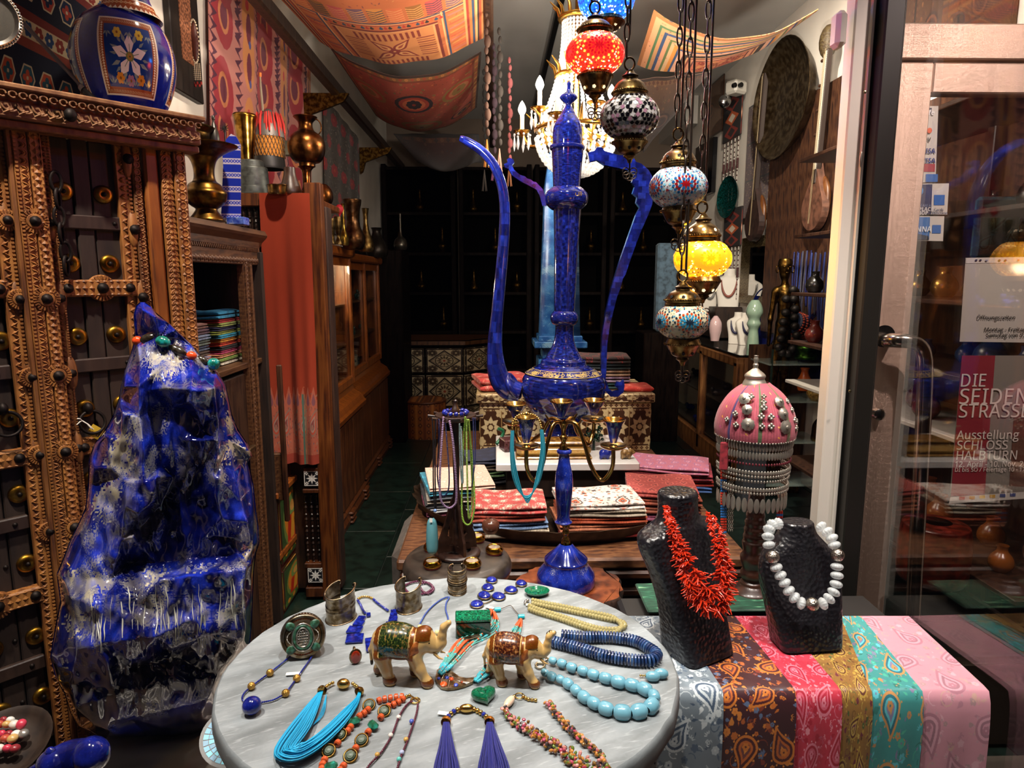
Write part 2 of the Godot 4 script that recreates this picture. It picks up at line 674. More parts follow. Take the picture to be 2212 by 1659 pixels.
func _ready()->void:
	var cam:=Camera3D.new()
	cam.name="camera"
	cam.fov=rad_to_deg(2.0*atan(829.5/F))
	cam.near=.05
	cam.position=EYE
	cam.basis=CB
	add_child(cam)
	var we:=WorldEnvironment.new()
	we.name="night"
	var env:=Environment.new()
	env.background_mode=Environment.BG_COLOR
	env.background_color=C("0a0c12")
	env.tonemap_mode=Environment.TONE_MAPPER_LINEAR
	env.tonemap_exposure=1.0
	env.sdfgi_enabled=true
	env.ssao_enabled=true
	env.ssil_enabled=true
	we.environment=env
	add_child(we)
	spot("window_spot",Vector3(-.05,3.2,-.95),Vector3(-.1,.85,-1.25),4.6,"fffaf2",34)
	spot("window_spot",Vector3(-.95,3.2,-.95),Vector3(-.75,1.1,-1.6),7.5,"fff4e6",32)
	spot("window_spot",Vector3(.55,3.2,-.92),Vector3(.68,.75,-1.5),6.5,"fff6ea",25)
	spot("window_spot",Vector3(.3,3.4,-2.0),Vector3(.25,.8,-2.6),8.0,"fff2e2",36)
	spot("added_door_fill",Vector3(1.55,3.1,-.9),Vector3(1.5,1.25,-2.06),6.0,"ffe6dc",34)  # added light that brightens the door and its notices; belongs to no fitting
	spot("shop_spot",Vector3(-.45,3.4,-2.1),Vector3(-.95,1.6,-3.4),6.0,"ffeed8",40)
	spot("shop_spot",Vector3(1.3,3.5,-3.4),Vector3(2.3,1.6,-5.4),13.0,"fff0dc",48)
	spot("added_ceiling_fill",Vector3(-.2,2.2,-2.2),Vector3(-.4,3.3,-4.0),2.6,"ffeedc",55)  # added uplight in mid-air, standing in for bounce and chandelier light overhead
	spot("added_ceiling_fill",Vector3(1.1,2.2,-2.4),Vector3(1.4,3.4,-4.0),7.0,"fff4e6",62)  # another added uplight, brightens the ceiling and striped cloth on the right
	common_textures()
	room()
	textiles()
	carved_door()
	left_shop()
	lapis_rock()
	round_table()
	jewellery()
	elephants()
	scarf_table()
	busts()
	headdress()
	ewer()
	tray_table()
	candelabrum()
	jewel_stand()
	lanterns()
	chandelier()
	right_shop()
	wall_goods()
	back_shop()
	shop_door()

func spot(called:String,at:Vector3,to:Vector3,e:float,color:String,ang:float)->void:
	var l:=SpotLight3D.new()
	l.name=numbered(called)
	l.position=at
	l.basis=Basis.looking_at(to-at,Vector3.UP if absf((to-at).normalized().y)<.98 else Vector3.BACK)
	l.light_energy=e
	l.light_color=C(color)
	l.spot_angle=ang
	l.spot_angle_attenuation=.6
	l.spot_range=14.0
	l.spot_attenuation=2.0
	l.light_size=.04
	l.shadow_enabled=true
	add_child(l)
func omni(called:String,at:Vector3,e:float,color:String,size:=.03)->void:
	var l:=OmniLight3D.new()
	l.name=numbered(called)
	l.position=at
	l.light_energy=e
	l.light_color=C(color)
	l.omni_range=14.0
	l.omni_attenuation=2.0
	l.light_size=size
	l.shadow_enabled=true
	add_child(l)

const XL:=-1.45
const XR:=2.4
const HC:=3.7
func room()->void:
	var plaster:=mat("plaster","d9d2c6",.85,.0,{"tex":TC.soft,"tri":.6})
	var g:=G.new()
	g.box(Vector3(.55,-.06,-4.4),Vector3(4.3,.1,10.2))
	var fl:=struct(g,"floor",plain("joint","39423c",.7))
	var tm:=[]
	for k in 3:
		tm.append(mat("slate%d"%k,["12201b","162821","101c1a"][k],.32,.0,{"tex":TC.grain,"tri":1.7,"bump":TC.grain,"bs":.1}))
	for i in range(-2,6):
		for j in range(2,12):
			var t:=G.new()
			t.box(Vector3(-.64+(i+.5)*.6,-.005,-(j+(.62 if i%2 else .12))*.8),Vector3(.594,.02,.794),.002)
			put(t,"tile",tm[(i*5+j*3)%3],fl)
	g=G.new()
	g.box(Vector3(XL-.06,HC/2,-6.0),Vector3(.12,HC+.2,7.0),.01)
	g.box(Vector3(-1.86,HC/2,-1.6),Vector3(.12,HC+.2,1.9),.01)
	g.box(Vector3(-1.68,HC/2,-2.53),Vector3(.5,HC+.2,.06),.01)
	struct(g,"wall_left",plaster)
	g=G.new()
	g.box(Vector3(XR+.06,HC/2,-5.6),Vector3(.12,HC+.2,8.0),.01)
	struct(g,"wall_right",plaster)
	g=G.new()
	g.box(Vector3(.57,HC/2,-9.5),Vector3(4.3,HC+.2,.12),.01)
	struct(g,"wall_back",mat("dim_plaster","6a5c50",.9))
	g=G.new()
	g.box(Vector3(.35,HC+.06,-5.0),Vector3(4.8,.12,9.2))
	struct(g,"ceiling",mat("ceiling_paint","c9c6bf",.9,.0,{"tex":TC.soft,"tri":.4}))
	g=G.new()
	g.box(Vector3(-.37,.15,-1.34),Vector3(2.8,.3,1.24),.005)
	struct(g,"trim_1",wood("platform_wood","4a3626",.6))
	g=G.new()
	g.box(Vector3(.967,1.85,-1.88),Vector3(.055,3.7,.05),.004)
	g.box(Vector3(.984,1.85,-1.855),Vector3(.012,3.7,.02),.003)
	struct(g,"trim_2",plain("white_lacquer","cfcac0",.5))
	g=G.new()
	g.box(Vector3(1.022,1.85,-1.86),Vector3(.052,3.7,.1),.004)
	g.box(Vector3(1.052,1.85,-1.84),Vector3(.012,3.7,.03),.002)
	var post:=struct(g,"trim_3",plain("black_metal","15130f",.45))
	for q in [[1868,199],[1836,845]]:
		var p:=pz(q[0],q[1],1.808)
		g=G.new()
		g.at(p,Basis(Vector3.RIGHT,PI/2)).lathe([[.0045,0],[.004,.002],[.0004,.003]],Vector3.ZERO,10)
		put(g,"screw",plain("screw_metal","8a8265",.35,1.0),post)
	g=G.new()
	var pk:=pz(1860,345,1.806)
	g.ball(pk,Vector3(.004,.02,.003),10,8)
	put(g,"keyhole_cover",plain("bright_steel","c8c4ba",.3,1.0),post)
	g=G.new()
	g.box(pz(1836,66,1.86)+Vector3(-.03,0,.0),Vector3(.03,.09,.045),.01)
	one(g,"window_sensor",plain("sensor_white","d0ccc4",.4),"small white plastic alarm sensor fixed high on the white window post","sensor")
	var pane:=mat("pane_glass","101412",.02,.0,{"alpha":.02})
	g=G.new()
	g.box(Vector3(1.06,2.0,-1.27),Vector3(.008,3.3,1.13))
	struct(g,"window_1",pane)
	g=G.new()
	g.box(Vector3(-.37,2.0,-.7),Vector3(2.86,3.3,.008))
	struct(g,"window_2",pane)
	g=G.new()
	g.box(Vector3(1.06,.18,-1.27),Vector3(.04,.36,1.13),.004)
	g.box(Vector3(1.06,3.66,-1.27),Vector3(.04,.1,1.13),.004)
	g.box(Vector3(-.37,.18,-.7),Vector3(2.86,.36,.04),.004)
	struct(g,"trim_4",plain("dark_bronze","2c241b",.4,.6))
	var dw:=wood("pole_wood","3a2618",.5)
	g=G.new()
	g.box(Vector3(-1.18,2.98,-5.8),Vector3(.07,.09,6.2),.012)
	var pole:=one(g,"hanging_pole",dw,"long dark wooden pole on brass brackets under the ceiling by the left wall","pole")
	for dd in [5.3,7.4]:
		g=G.new()
		g.at(Vector3(-1.42,2.9,-dd),Basis(Vector3.UP,0))
		g.prism(PackedVector2Array([Vector2(0,-.22),Vector2(.03,-.2),Vector2(.06,-.1),Vector2(.3,-.01),Vector2(.34,.05),Vector2(0,.05)]),.03)
		put(g,"bracket",brass("dull_brass","7a6030",.4),pole)
	g=G.new()
	var t0:=py(1213,0,3.66)
	g.box(Vector3(t0.x,3.67,-6.6),Vector3(.045,.05,5.8),.004)
	one(g,"lighting_track",plain("track_black","0c0b0a",.5),"thin black lighting track running along the white ceiling behind the chandelier","track")
	g=G.new()
	g.box(Vector3(-.03,2.97,-5.0),Vector3(.05,.07,4.6),.01)
	one(g,"hanging_pole",dw,"dark wooden pole with tasselled braids in the middle of the ceiling","pole")

# a cloth between four corners (near left, near right, far left, far right), hanging down by sag
func hang(nl:Vector3,nr:Vector3,fl:Vector3,fr:Vector3,sag:float,rip:float,uv0:=Vector2.ZERO,uv1:=Vector2.ONE,w:=28,h:=22,edge:=.0)->G:
	var p:=PackedVector3Array()
	var uv:=PackedVector2Array()
	for j in h:
		for i in w:
			var u:=i/(w-1.0)
			var v:=j/(h-1.0)
			var q:=nl.lerp(nr,u).lerp(fl.lerp(fr,u),v)
			q.y-=sag*4*u*(1-u)*(edge+(1-edge)*4*v*(1-v))+rip*sin(u*19+v*3)*sin(v*4+1.0)
			p.append(q)
			uv.append(Vector2(lerpf(uv0.x,uv1.x,u),lerpf(uv0.y,uv1.y,v)))
	var g:=G.new()
	g.sheet(p,w,h,-.004,uv)
	return g
# a cloth on a wall: top left, top right, bottom right, bottom left
func wallcloth(a:Vector3,b:Vector3,c:Vector3,d:Vector3,nrm:Vector3,rip:=.012,w:=26,h:=16)->G:
	var p:=PackedVector3Array()
	var uv:=PackedVector2Array()
	for j in h:
		for i in w:
			var u:=i/(w-1.0)
			var v:=j/(h-1.0)
			p.append(a.lerp(b,u).lerp(d.lerp(c,u),v)+nrm*(.02+rip*sin(u*23+1.3*v)))
			uv.append(Vector2(u,v))
	var g:=G.new()
	g.sheet(p,w,h,.005,uv)
	return g
func cloth(key:String,tex:Texture2D,color:="ffffff",rough:=.85,o:={})->StandardMaterial3D:
	var d:={"tex":tex,"rim":.25,"bump":TC.fine,"bs":.02}
	d.merge(o,true)
	return mat(key,color,rough,.0,d)

func textiles()->void:
	var v:=Cv.new(512,512,"c98a5c")
	v.wrap=false
	var r:=RandomNumberGenerator.new()
	r.seed=3
	for k in 420:
		v.leaf(Vector2(r.randf()*512,r.randf()*512),r.randf_range(3,7),r.randf()*TAU,["b06a3a","d8a878","8a5a6a","e0c090","6a6a4a","c06a58"][r.randi()%6])
	for x in [[0,"d8b890"],[8,"a0522e"],[14,"2a2a38"],[18,"e8d8b0"],[26,"2e5aa8"],[32,"d89a60"],[40,"9a3a2a"],[46,"e0caa0"]]:
		v.rect(x[0],0,6,512,x[1])
		v.rect(506-x[0],0,6,512,x[1])
	for k in 24:
		v.rect(56,k*22,40,8,["b85a5a","d8a070","8a6a9a"][k%3])
		v.rect(420,k*22,40,8,["c86a50","c890a0","d8b070"][k%3])
	for y in [[262,"2e5aa8"],[268,"f0e0c0"],[272,"a8402e"]]:
		v.rect(56,y[0],404,4,y[1])
	v.rect(100,262,5,250,"2e5aa8")
	v.rect(106,262,4,250,"f0e0c0")
	v.rect(410,262,5,250,"2e5aa8")
	v.rect(404,262,4,250,"f0e0c0")
	for k in 9:
		v.rect(60+k*45,200,36,56,["d88a60","9a7a30","c8647a","7a6aa0","d8b060"][k%5])
		for q in 6:
			v.line([Vector2(60+k*45,208+q*9),Vector2(78+k*45,216+q*9),Vector2(96+k*45,208+q*9)],2.5,["f0d8a0","2e3a70","e8c8a0"][k%3])
	for k in 26:
		v.drop(Vector2(116+k*11.5,286),5,0,["2e5aa8","b83a2e","2a2a30","d87a40"][k%4],0)
	v.rect(122,296,272,8,"7a2e22")
	v.rect(122,304,272,5,"ead2a8")
	v.rect(122,309,8,200,"7a2e22")
	v.rect(130,309,5,200,"ead2a8")
	v.rect(386,309,8,200,"7a2e22")
	v.rect(380,309,5,200,"ead2a8")
	v.rect(136,310,244,200,"d8b080")
	for k in 12:
		v.rect(172+k*15,316,7,36,"8a3a26")
		v.rect(172+k*15,480,7,30,"8a3a26")
	for k in 9:
		v.rect(140,356+k*13,48,5,["8a3a26","a8744a"][k%2])
		v.rect(330,356+k*13,48,5,["8a3a26","a8744a"][k%2])
	for a in [-.7,.7,2.3,-2.3]:
		v.drop(Vector2(258,418)+Vector2(sin(a),-cos(a))*34,26,a,"8a3224",.0,.7)
		v.drop(Vector2(258,418)+Vector2(sin(a),-cos(a))*34,19,a,"e6cfa2",.0,.6)
		v.drop(Vector2(258,418)+Vector2(sin(a),-cos(a))*34,10,a,"a85a3a",.0,.5)
	v.flower(Vector2(258,418),16,8,"8a3224","e6cfa2")
	var yh:=2.95
	one(hang(Vector3(-1.1,yh,-2.75),Vector3(-.03,yh,-2.75),py(690,90,yh),py(1045,82,yh),.15,.006,Vector2.ZERO,Vector2.ONE,30,24,.85),"ceiling_textile",cloth("embroidery",v.tex(),"c89c78",.95,{"rim":.0}),"orange embroidered patchwork cover with butterfly square sagging under the ceiling","textile")
	var tb:=rug_tex("red_suzani",512,512,"9a4a34",[[9,"3a2a22"],[14,"8a6a3a","a8482e","b88a4a"],[8,"7a4026"]],["b06a3c","8a7a48","a8403a","c08850","6a6a40","7a3428"],[[.5,.3,5.0,["2a1a28","a8442e","c87a50","98382a"]],[.16,.3,4.4,["8a7a40","a8482e","b8845a","90402e"]],[.84,.3,4.4,["8a7a40","a8482e","b8845a","90402e"]],[.5,.74,6.4,["7a7040","a04a30","8a7a48","9a4634","3a2430"]],[.15,.76,3.4,["6a6a48","a04a30","8a6a40"]],[.86,.76,3.4,["3a2a30","a04a30","8a6a40"]]],15,5,700)
	one(hang(py(712,102,yh),py(1040,112,yh),py(812,250,yh),py(1030,232,yh),.22,.004,Vector2.ZERO,Vector2.ONE,28,24,.7),"ceiling_textile",cloth("red_suzani",tb,"d8b8a8",.95,{"rim":.0}),"rust red medallion cloth sagging under the ceiling behind the patchwork cover","textile")
	var td:=rug_tex("dark_rug",256,256,"3a1c18",[[8,"1a1210"],[12,"4a2a1c","2a2422","5a3a28"]],["4a2a20","2a2a30","5a3a2a"],[],14,9,120)
	one(hang(Vector3(-.95,2.93,-6.6),Vector3(-.15,2.93,-6.6),Vector3(-.9,2.93,-8.2),Vector3(-.15,2.9,-8.0),.2,.004),"ceiling_textile",cloth("dark_rug",td),"dark cloth hanging under the unlit ceiling farther back","textile")
	v=Cv.new(512,256,"c8946a")
	v.wrap=false
	var st:=[[0,"a8764a"],[12,"d8a888"],[30,"4a7a58"],[38,"c8a078"],[50,"2c4f8c"],[60,"d8a890"],[74,"5a7a4a"],[82,"d8c0a0"],[94,"d89a48"],[106,"2c4f8c"],[114,"e0b8a8"],[130,"30241c"],[146,"d8b088"],[152,"7a3a2e"],[158,"d09a80"],[170,"5a2a24"],[175,"c87a60"],[190,"b86a50"]]
	for s in st:
		v.rect(s[0],s[0],512-2*s[0],256-s[0],s[1])
	for k in 160:
		var o:=Vector2(r.randf()*512,r.randf()*256)
		v.leaf(o,4,0 if o.y<o.x else 1.57,["8a5a3a","3a4a50","b86a5a"][k%3])
	for k in 90:
		v.flower(Vector2(r.randf_range(190,330),r.randf_range(180,250)),9,6,["8a4a30","c88a60","9a3a2e"][k%3],"d8b080")
	one(hang(pz(1412,22,3.67),pz(1768,20,3.64),pz(1376,140,4.55),pz(1752,34,3.72),.14,.004,Vector2.ZERO,Vector2.ONE,30,20,1.0),"ceiling_textile",cloth("striped",v.tex(),"d0b8a0",.95,{"rim":.0}),"striped cloth with mitred corner sagging below the ceiling over the right wall","textile")
	var te:=rug_tex("brown_suzani",256,256,"6a4a34",[[6,"3a2418"],[10,"7a5638","5a3020"]],["8a5a3a","9a7048","5a3428","7a6038"],[[.4,.5,3.5,["4a2a20","8a5a40","5a3020"]]],13,12,160)
	one(hang(pz(1376,172,5.0),pz(1535,158,5.0),pz(1390,330,6.6),pz(1462,232,6.4),.1,.004),"ceiling_textile",cloth("brown_suzani",te),"brown embroidered cloth sagging below the ceiling behind the striped one","textile")
	v=Cv.new(512,384,"b8756a")
	for i in 3:
		var x0:=i*171.0+20
		for j in 4:
			var yy:=j*150-40+(i%2)*75
			v.oval(Vector2(x0+30,yy),44,66,"9a1f2c")
			v.oval(Vector2(x0+30,yy),25,36,"c87a4a")
			v.oval(Vector2(x0+30,yy),17,26,"6a1c34")
			for k in 6:
				v.poly(PackedVector2Array([Vector2(x0+80,yy-40+k*26),Vector2(x0+104,yy-52+k*26),Vector2(x0+92,yy-36+k*26),Vector2(x0+100,yy-22+k*26)]),"4a1430")
				v.poly(PackedVector2Array([Vector2(x0+172,yy-40+k*26),Vector2(x0+148,yy-52+k*26),Vector2(x0+160,yy-36+k*26),Vector2(x0+152,yy-22+k*26)]),"4a1430")
			v.oval(Vector2(x0+125,yy+40),20,70,"c8824a")
			v.oval(Vector2(x0+125,yy+60),8,34,"6a1c34")
			v.oval(Vector2(x0+121,yy+10),5,12,"b8323a")
			v.oval(Vector2(x0+128,yy+92),4,9,"4a4a8a")
	one(wallcloth(pxx(437,-120,XL),pxx(667,134,XL),pxx(670,470,XL),pxx(440,300,XL),Vector3.RIGHT),"wall_hanging",cloth("ikat",v.tex()),"crimson and ochre ikat hanging on the white left wall above the copper pots","textile")
	v=Cv.new(384,512,"4a423a")
	for k in 700:
		v.leaf(Vector2(r.randf()*384,r.randf()*512),r.randf_range(4,10),r.randf()*TAU,["1e2420","8a8070","6a6258","2e2a28"][r.randi()%4])
	for j in 5:
		for i in 4:
			v.flower(Vector2(i*96+48*(j%2),j*102+50),26,7,"9a1f28","b8452e")
	one(wallcloth(pxx(692,205,XL),pxx(770,300,XL),pxx(775,520,XL),pxx(695,500,XL),Vector3.RIGHT,.006),"wall_hanging",cloth("floral",v.tex()),"grey and red flowered embroidery on the left wall beside the pole bracket","textile")
	v=Cv.new(512,512,"10182c")
	for b in [[0,70,"103040"],[70,26,"8a3a28"],[96,34,"cbb690"],[130,20,"7a2c22"],[150,100,"10162a"],[250,20,"7a2c22"],[270,40,"cbb690"],[310,22,"8a3a28"],[332,130,"0e1830"],[462,22,"7a2c22"],[484,28,"c0a880"]]:
		v.rect(0,b[0],512,b[1],b[2])
	for k in 13:
		v.flower(Vector2(k*40+20,113),15,6,["8a3226","24406a"][k%2],"d8c8a0")
		v.flower(Vector2(k*40+20,290),17,6,["24406a","8a3226"][k%2],"d8c8a0")
	for k in 7:
		for s in [[198,"b0402c","1a2a48"],[396,"c0502e","2a5a6a"]]:
			var o:=Vector2(k*74+30,s[0])
			v.oval(o,30,34,"d2bf98",0,6)
			v.oval(o,25,29,s[1] if k%2 else s[2],0,6)
			v.flower(o,18,4,s[2] if k%2 else s[1],"d2bf98")
	for k in 4:
		var pts:=[Vector2(0,60),Vector2(20,60),Vector2(20,40),Vector2(34,40),Vector2(34,20),Vector2(54,20),Vector2(54,44),Vector2(74,44),Vector2(74,62)]
		for e in [["c8b48c",4.0],["b8432e",.0]]:
			var pp:=PackedVector2Array()
			for q in pts:
				pp.append(q+Vector2(k*128+20,0))
			v.line(Array(pp),12+e[1]*2,e[0])
	var cg:=G.new()
	var o0:=pz(-40,262,2.2)
	var o1:=pz(250,330,2.2)
	var o2:=pz(250,-40,2.3)
	var o3:=pz(-40,-330,2.3)
	cg=wallcloth(o3,o2,o1,o0,Vector3(0,0,0),.0)
	one(cg,"carpet",cloth("tribal_carpet",v.tex(),"ffffff",.95),"dark blue and brick red knotted carpet behind the tall lapis vase","carpet")

# ---- the carved double door leaning in the left of the window
const DU:=Vector3(.6756,0,-.7373)
const DN:=Vector3(.7373,0,.6756)
var DO:=Vector3.ZERO
func ds(a:float,b:float)->Vector2:
	var p:=ppl(a,b,DO,DN)
	return Vector2((p-DO).dot(DU),p.y)
func dg()->G:
	var g:=G.new()
	g.at(Vector3(DO.x,0,DO.z),Basis(DU,Vector3.UP,DN))
	return g
func lozenge(g:G,o:Vector3,a:Vector2,b:Vector2,h:float)->void:
	var A:=Vector3(a.x,a.y,0)
	var B:=Vector3(b.x,b.y,0)
	var q:=[o+A,o+B,o-A,o-B]
	var t:=o+Vector3(0,0,h)
	for k in 4:
		g.fan(PackedVector3Array([q[k],q[(k+1)%4],t]))
func arcs(g:G,o:Vector3,R:float,r:float,a0:float,a1:float,m:=8)->void:
	g.torus(o,R,r,Basis(),m,5,1.0,a1-a0,a0)
# a carved strip from y0 to y1: leaves with a ridged edge, chip-carved diamonds, scallops or rings
func carved(s0:float,s1:float,y0:float,y1:float,z:float,style:String,flip:=1.0)->G:
	var g:=dg()
	var w:=s1-s0
	var m:=(s0+s1)/2
	g.box(Vector3(m,(y0+y1)/2,z-.01),Vector3(w,y1-y0,.02),.002)
	match style:
		"leaf":
			var st:=w*.62
			var n:=int((y1-y0)/st)
			for k in n:
				var y:=y0+(k+.5)*(y1-y0)/n
				var c:=m-flip*w*.14
				for e in [[.5,.28],[-.5,.28]]:
					var dv:=Vector2(.8*flip,e[0]).normalized()
					lozenge(g,Vector3(c,y+e[0]*st*.3,z),dv*w*.3,Vector2(-dv.y,dv.x)*w*.13,.006)
				arcs(g,Vector3(c-flip*w*.08,y,z),w*.2,.0016,-1.2,1.2,6)
				for q in 2:
					g.box(Vector3(m+flip*w*.36,y+(q-.5)*st*.5,z+.002),Vector3(w*.2,st*.26,.006))
		"diamond":
			var st:=w*.62
			var n:=int((y1-y0)/st)
			for k in n:
				var y:=y0+(k+.5)*(y1-y0)/n
				lozenge(g,Vector3(m,y,z),Vector2(w*.3,0),Vector2(0,st*.5),.005)
				for e in [-1,1]:
					lozenge(g,Vector3(m+e*w*.38,y+st*.5,z),Vector2(w*.12,0),Vector2(0,st*.45),.004)
		"scallop":
			var st:=w*.5
			var n:=int((y1-y0)/st)
			for k in n:
				var y:=y0+(k+.3)*(y1-y0)/n
				for e in [.44,.3]:
					arcs(g,Vector3(m,y-st*.4,z),w*e,.0028,.15,PI-.15,8)
				g.ball(Vector3(m,y-st*.2,z),Vector3(w*.2,st*.36,.006),8,5)
		"ring":
			var st:=w*.82
			var n:=int((y1-y0)/st)
			for k in n:
				var y:=y0+(k+.5)*(y1-y0)/n
				arcs(g,Vector3(m,y,z),w*.3,.0026,0,TAU,12)
				for e in [-1,1]:
					lozenge(g,Vector3(m+e*w*.3,y+st*.5,z),Vector2(w*.2,0),Vector2(0,st*.3),.006)
	return g
func carved_door()->void:
	DO=pz(395,500,2.0)
	var old:=wood("door_wood","8c5c2c",.62,Vector3(14,1.6,14),{"bs":.12})
	var pale:=wood("door_carving","aa7438",.6,Vector3(18,2.5,18),{"bs":.1})
	var dark:=wood("door_plank","33231a",.7,Vector3(12,1.2,12),{"bs":.15})
	var grey:=wood("door_lintel","8a6440",.7,Vector3(12,2,12),{"bs":.15})
	var iron:=mat("iron","2a221e",.55,.8,{"tex":TC.grain,"tri":6.0})
	var br:=brass("boss_brass","c09a44",.35)
	var d:=thing("carved_door",Vector3(DO.x,.31,DO.z),"old carved wooden double door with brass bosses standing at the side of the window","door")
	var g:=dg()
	g.box(Vector3(-.34,1.1,-.045),Vector3(.7,1.58,.03),.003)
	put(g,"back_board",dark,d)
	for q in [[-.315,-.268],[-.268,-.226],[-.226,-.148],[-.49,-.443],[-.54,-.49],[-.62,-.54]]:
		g=dg()
		g.box(Vector3((q[0]+q[1])/2,1.13,-.018+(.005 if q[0]==-.268 else .0)),Vector3(q[1]-q[0]-.003,1.64,.026),.003)
		put(g,"plank",dark,d)
	var c:=[]
	for x in [[395,371],[369,345],[341,312],[309,290],[288,258]]:
		c.append([ds(x[1],500).x,ds(x[0],500).x])
	put(carved(c[0][0],c[0][1],.31,1.965,.05,"ring"),"carved_strip",pale,d)
	put(carved(c[1][0],c[1][1],.31,1.965,.04,"scallop"),"carved_strip",pale,d)
	g=dg()
	g.box(Vector3((c[1][0]+c[0][1])/2,1.13,.0),Vector3(c[0][1]-c[1][0],1.68,.05),.004)
	put(g,"jamb",old,d)
	g=dg()
	g.box(Vector3((c[2][0]+c[2][1])/2,1.13,.012),Vector3(c[2][1]-c[2][0],1.68,.05),.006)
	put(g,"jamb",wood("orange_plank","96581f",.5,Vector3(10,1,10)),d)
	put(carved(c[3][0],c[3][1],.31,1.965,.022,"ring"),"carved_strip",old,d)
	put(carved(c[4][0],c[4][1],.31,1.955,.012,"leaf"),"carved_strip",pale,d)
	put(carved(-.337,-.315,.31,1.96,.018,"leaf"),"carved_strip",old,d)
	put(carved(-.366,-.339,.31,1.96,.042,"diamond"),"carved_strip",pale,d)
	put(carved(-.398,-.368,.31,1.96,.04,"leaf",-1.0),"carved_strip",pale,d)
	g=dg()
	g.box(Vector3(-.404,1.13,.02),Vector3(.01,1.66,.04),.002)
	put(g,"jamb",old,d)
	put(carved(-.441,-.41,.31,1.96,.02,"leaf"),"carved_strip",pale,d)
	for y in [1.573,1.155,.79]:
		for q in [[-.325,-.14],[-.64,-.43]]:
			g=dg()
			g.box(Vector3((q[0]+q[1])/2,y,.006),Vector3(q[1]-q[0],.044,.03),.004)
			for k in int((q[1]-q[0])/.016):
				lozenge(g,Vector3(q[0]+(k+.5)*.016,y,.021),Vector2(.007,0),Vector2(0,.008),.005)
				for e in [-1,1]:
					lozenge(g,Vector3(q[0]+(k+.5)*.016,y+e*.017,.021),Vector2(.006,0),Vector2(0,.004),.003)
			put(g,"rail",pale,d)
			rosette(d,(q[0]+q[1])/2+.005,y,.035,.019,pale,iron)
			for e in [q[0]+.018,q[1]-.02]:
				stud(d,e,y,.013,.02,iron)
	for y in [1.742,1.37,.985,.6,.4]:
		for q in [[-.318,-.15],[-.64,-.443]]:
			g=dg()
			g.box(Vector3((q[0]+q[1])/2,y,.0),Vector3(q[1]-q[0],.036,.016),.003)
			put(g,"strap",wood("strap_wood","3a2820",.6),d)
			stud(d,q[1]-.03,y,.006,.008,iron)
	for q in [[65,480],[90,645],[115,808],[130,970],[150,1130]]:
		var p:=ds(q[0],q[1])
		rosette(d,p.x,p.y,.031,.043,pale,iron)
		rosette(d,p.x-.052,p.y,.026,.03,pale,iron)
		stud(d,p.x+.034,p.y,.014,.02,iron)
		for s in [p.x+.036,p.x-.056]:
			g=dg()
			g.ball(Vector3(s,p.y,.016),Vector3(.015,.045,.012),10,8)
			put(g,"bracket",old,d)
	for q in [[285,497],[303,642],[270,345]]:
		var p:=ds(q[0],q[1])
		g=dg()
		g.ball(Vector3(p.x,p.y,.01),Vector3(.018,.05,.014),10,8)
		put(g,"bracket",pale,d)
		stud(d,p.x,p.y,.014,.022,iron)
	for y in [1.817,1.637,1.447,1.255,1.059,.873,.672,.5]:
		for s in [-.198,-.291,-.455,-.548]:
			g=dg()
			var o:=Vector3(s,y,-.005)
			g.x=g.x*Transform3D(Basis(Vector3.RIGHT,PI/2),o)
			g.lathe([[.024,0],[.0235,.004],[.02,.009],[.013,.011],[.009,.009],[.0004,.009]],Vector3.ZERO,20,1,1,20,.015)
			var b:=put(g,"brass_boss",br,d)
			g=dg()
			g.ball(o+Vector3(0,0,.01),Vector3(.006,.006,.006),8,6)
			put(g,"nail",iron,b)
		for s in [-.245,-.5]:
			stud(d,s,y+.004,.006,-.005,iron)
	var tl:=ds(0,203)
	g=dg()
	g.box(Vector3(-.33,1.998,.02),Vector3(.72,.07,.1),.006)
	g.box(Vector3(-.33,2.0305,.02),Vector3(.74,.013,.172),.003)
	put(g,"lintel",grey,d)
	g=dg()
	for k in 36:
		var s:=.02-k*.02
		arcs(g,Vector3(s,2.012,.1),.0075,.0024,0,TAU*.85,8)
	put(g,"carved_strip",grey,d)
	g=dg()
	g.box(Vector3(-.33,1.98,.075),Vector3(.72,.036,.03),.004)
	for k in 24:
		var s:=.015-k*.03
		for q in 3:
			arcs(g,Vector3(s-.004*q,1.992-.003*q,.092),.017-q*.005,.0026,PI*.95,PI*1.75,6)
		lozenge(g,Vector3(s-.006,1.976,.09),Vector2(.01,.006),Vector2(-.003,.006),.008)
	put(g,"carved_strip",grey,d)
	g=dg()
	g.ball(Vector3(ds(122,258).x,1.985,.105),Vector3(.014,.016,.014),12,8)
	put(g,"knob",iron,d)
	g=dg()
	g.box(Vector3(-.33,1.952,.05),Vector3(.72,.018,.05),.003)
	put(g,"moulding",old,d)
	var ch:=Node3D.new()
	ch.name="chain"
	d.add_child(ch)
	var cp:=[[112,395],[116,432],[119,470],[124,505],[133,545],[134,575]]
	for k in cp.size():
		var p:=ds(cp[k][0],cp[k][1])
		g=dg()
		g.torus(Vector3(p.x,p.y,.034),.012,.0042,Basis(Vector3.UP,.9 if k%2 else .1),16,7,2.0)
		put(g,"link",iron,ch)
	for q in [[188,900],[5,903]]:
		var p:=ds(q[0],q[1])
		g=dg()
		g.ball(Vector3(p.x,p.y+.025,.016),Vector3(.012,.016,.016),10,8)
		g.torus(Vector3(p.x+.004,p.y-.012,.026),.03,.004,Basis(Vector3.RIGHT,-.25),26,8)
		put(g,"ring_handle",iron,d)
	var yl:=ds(208,935)
	g=dg()
	g.x=g.x*Transform3D(Basis(Vector3.BACK,-.7),Vector3(yl.x,yl.y,.03))
	g.box(Vector3.ZERO,Vector3(.062,.03,.0012),.0)
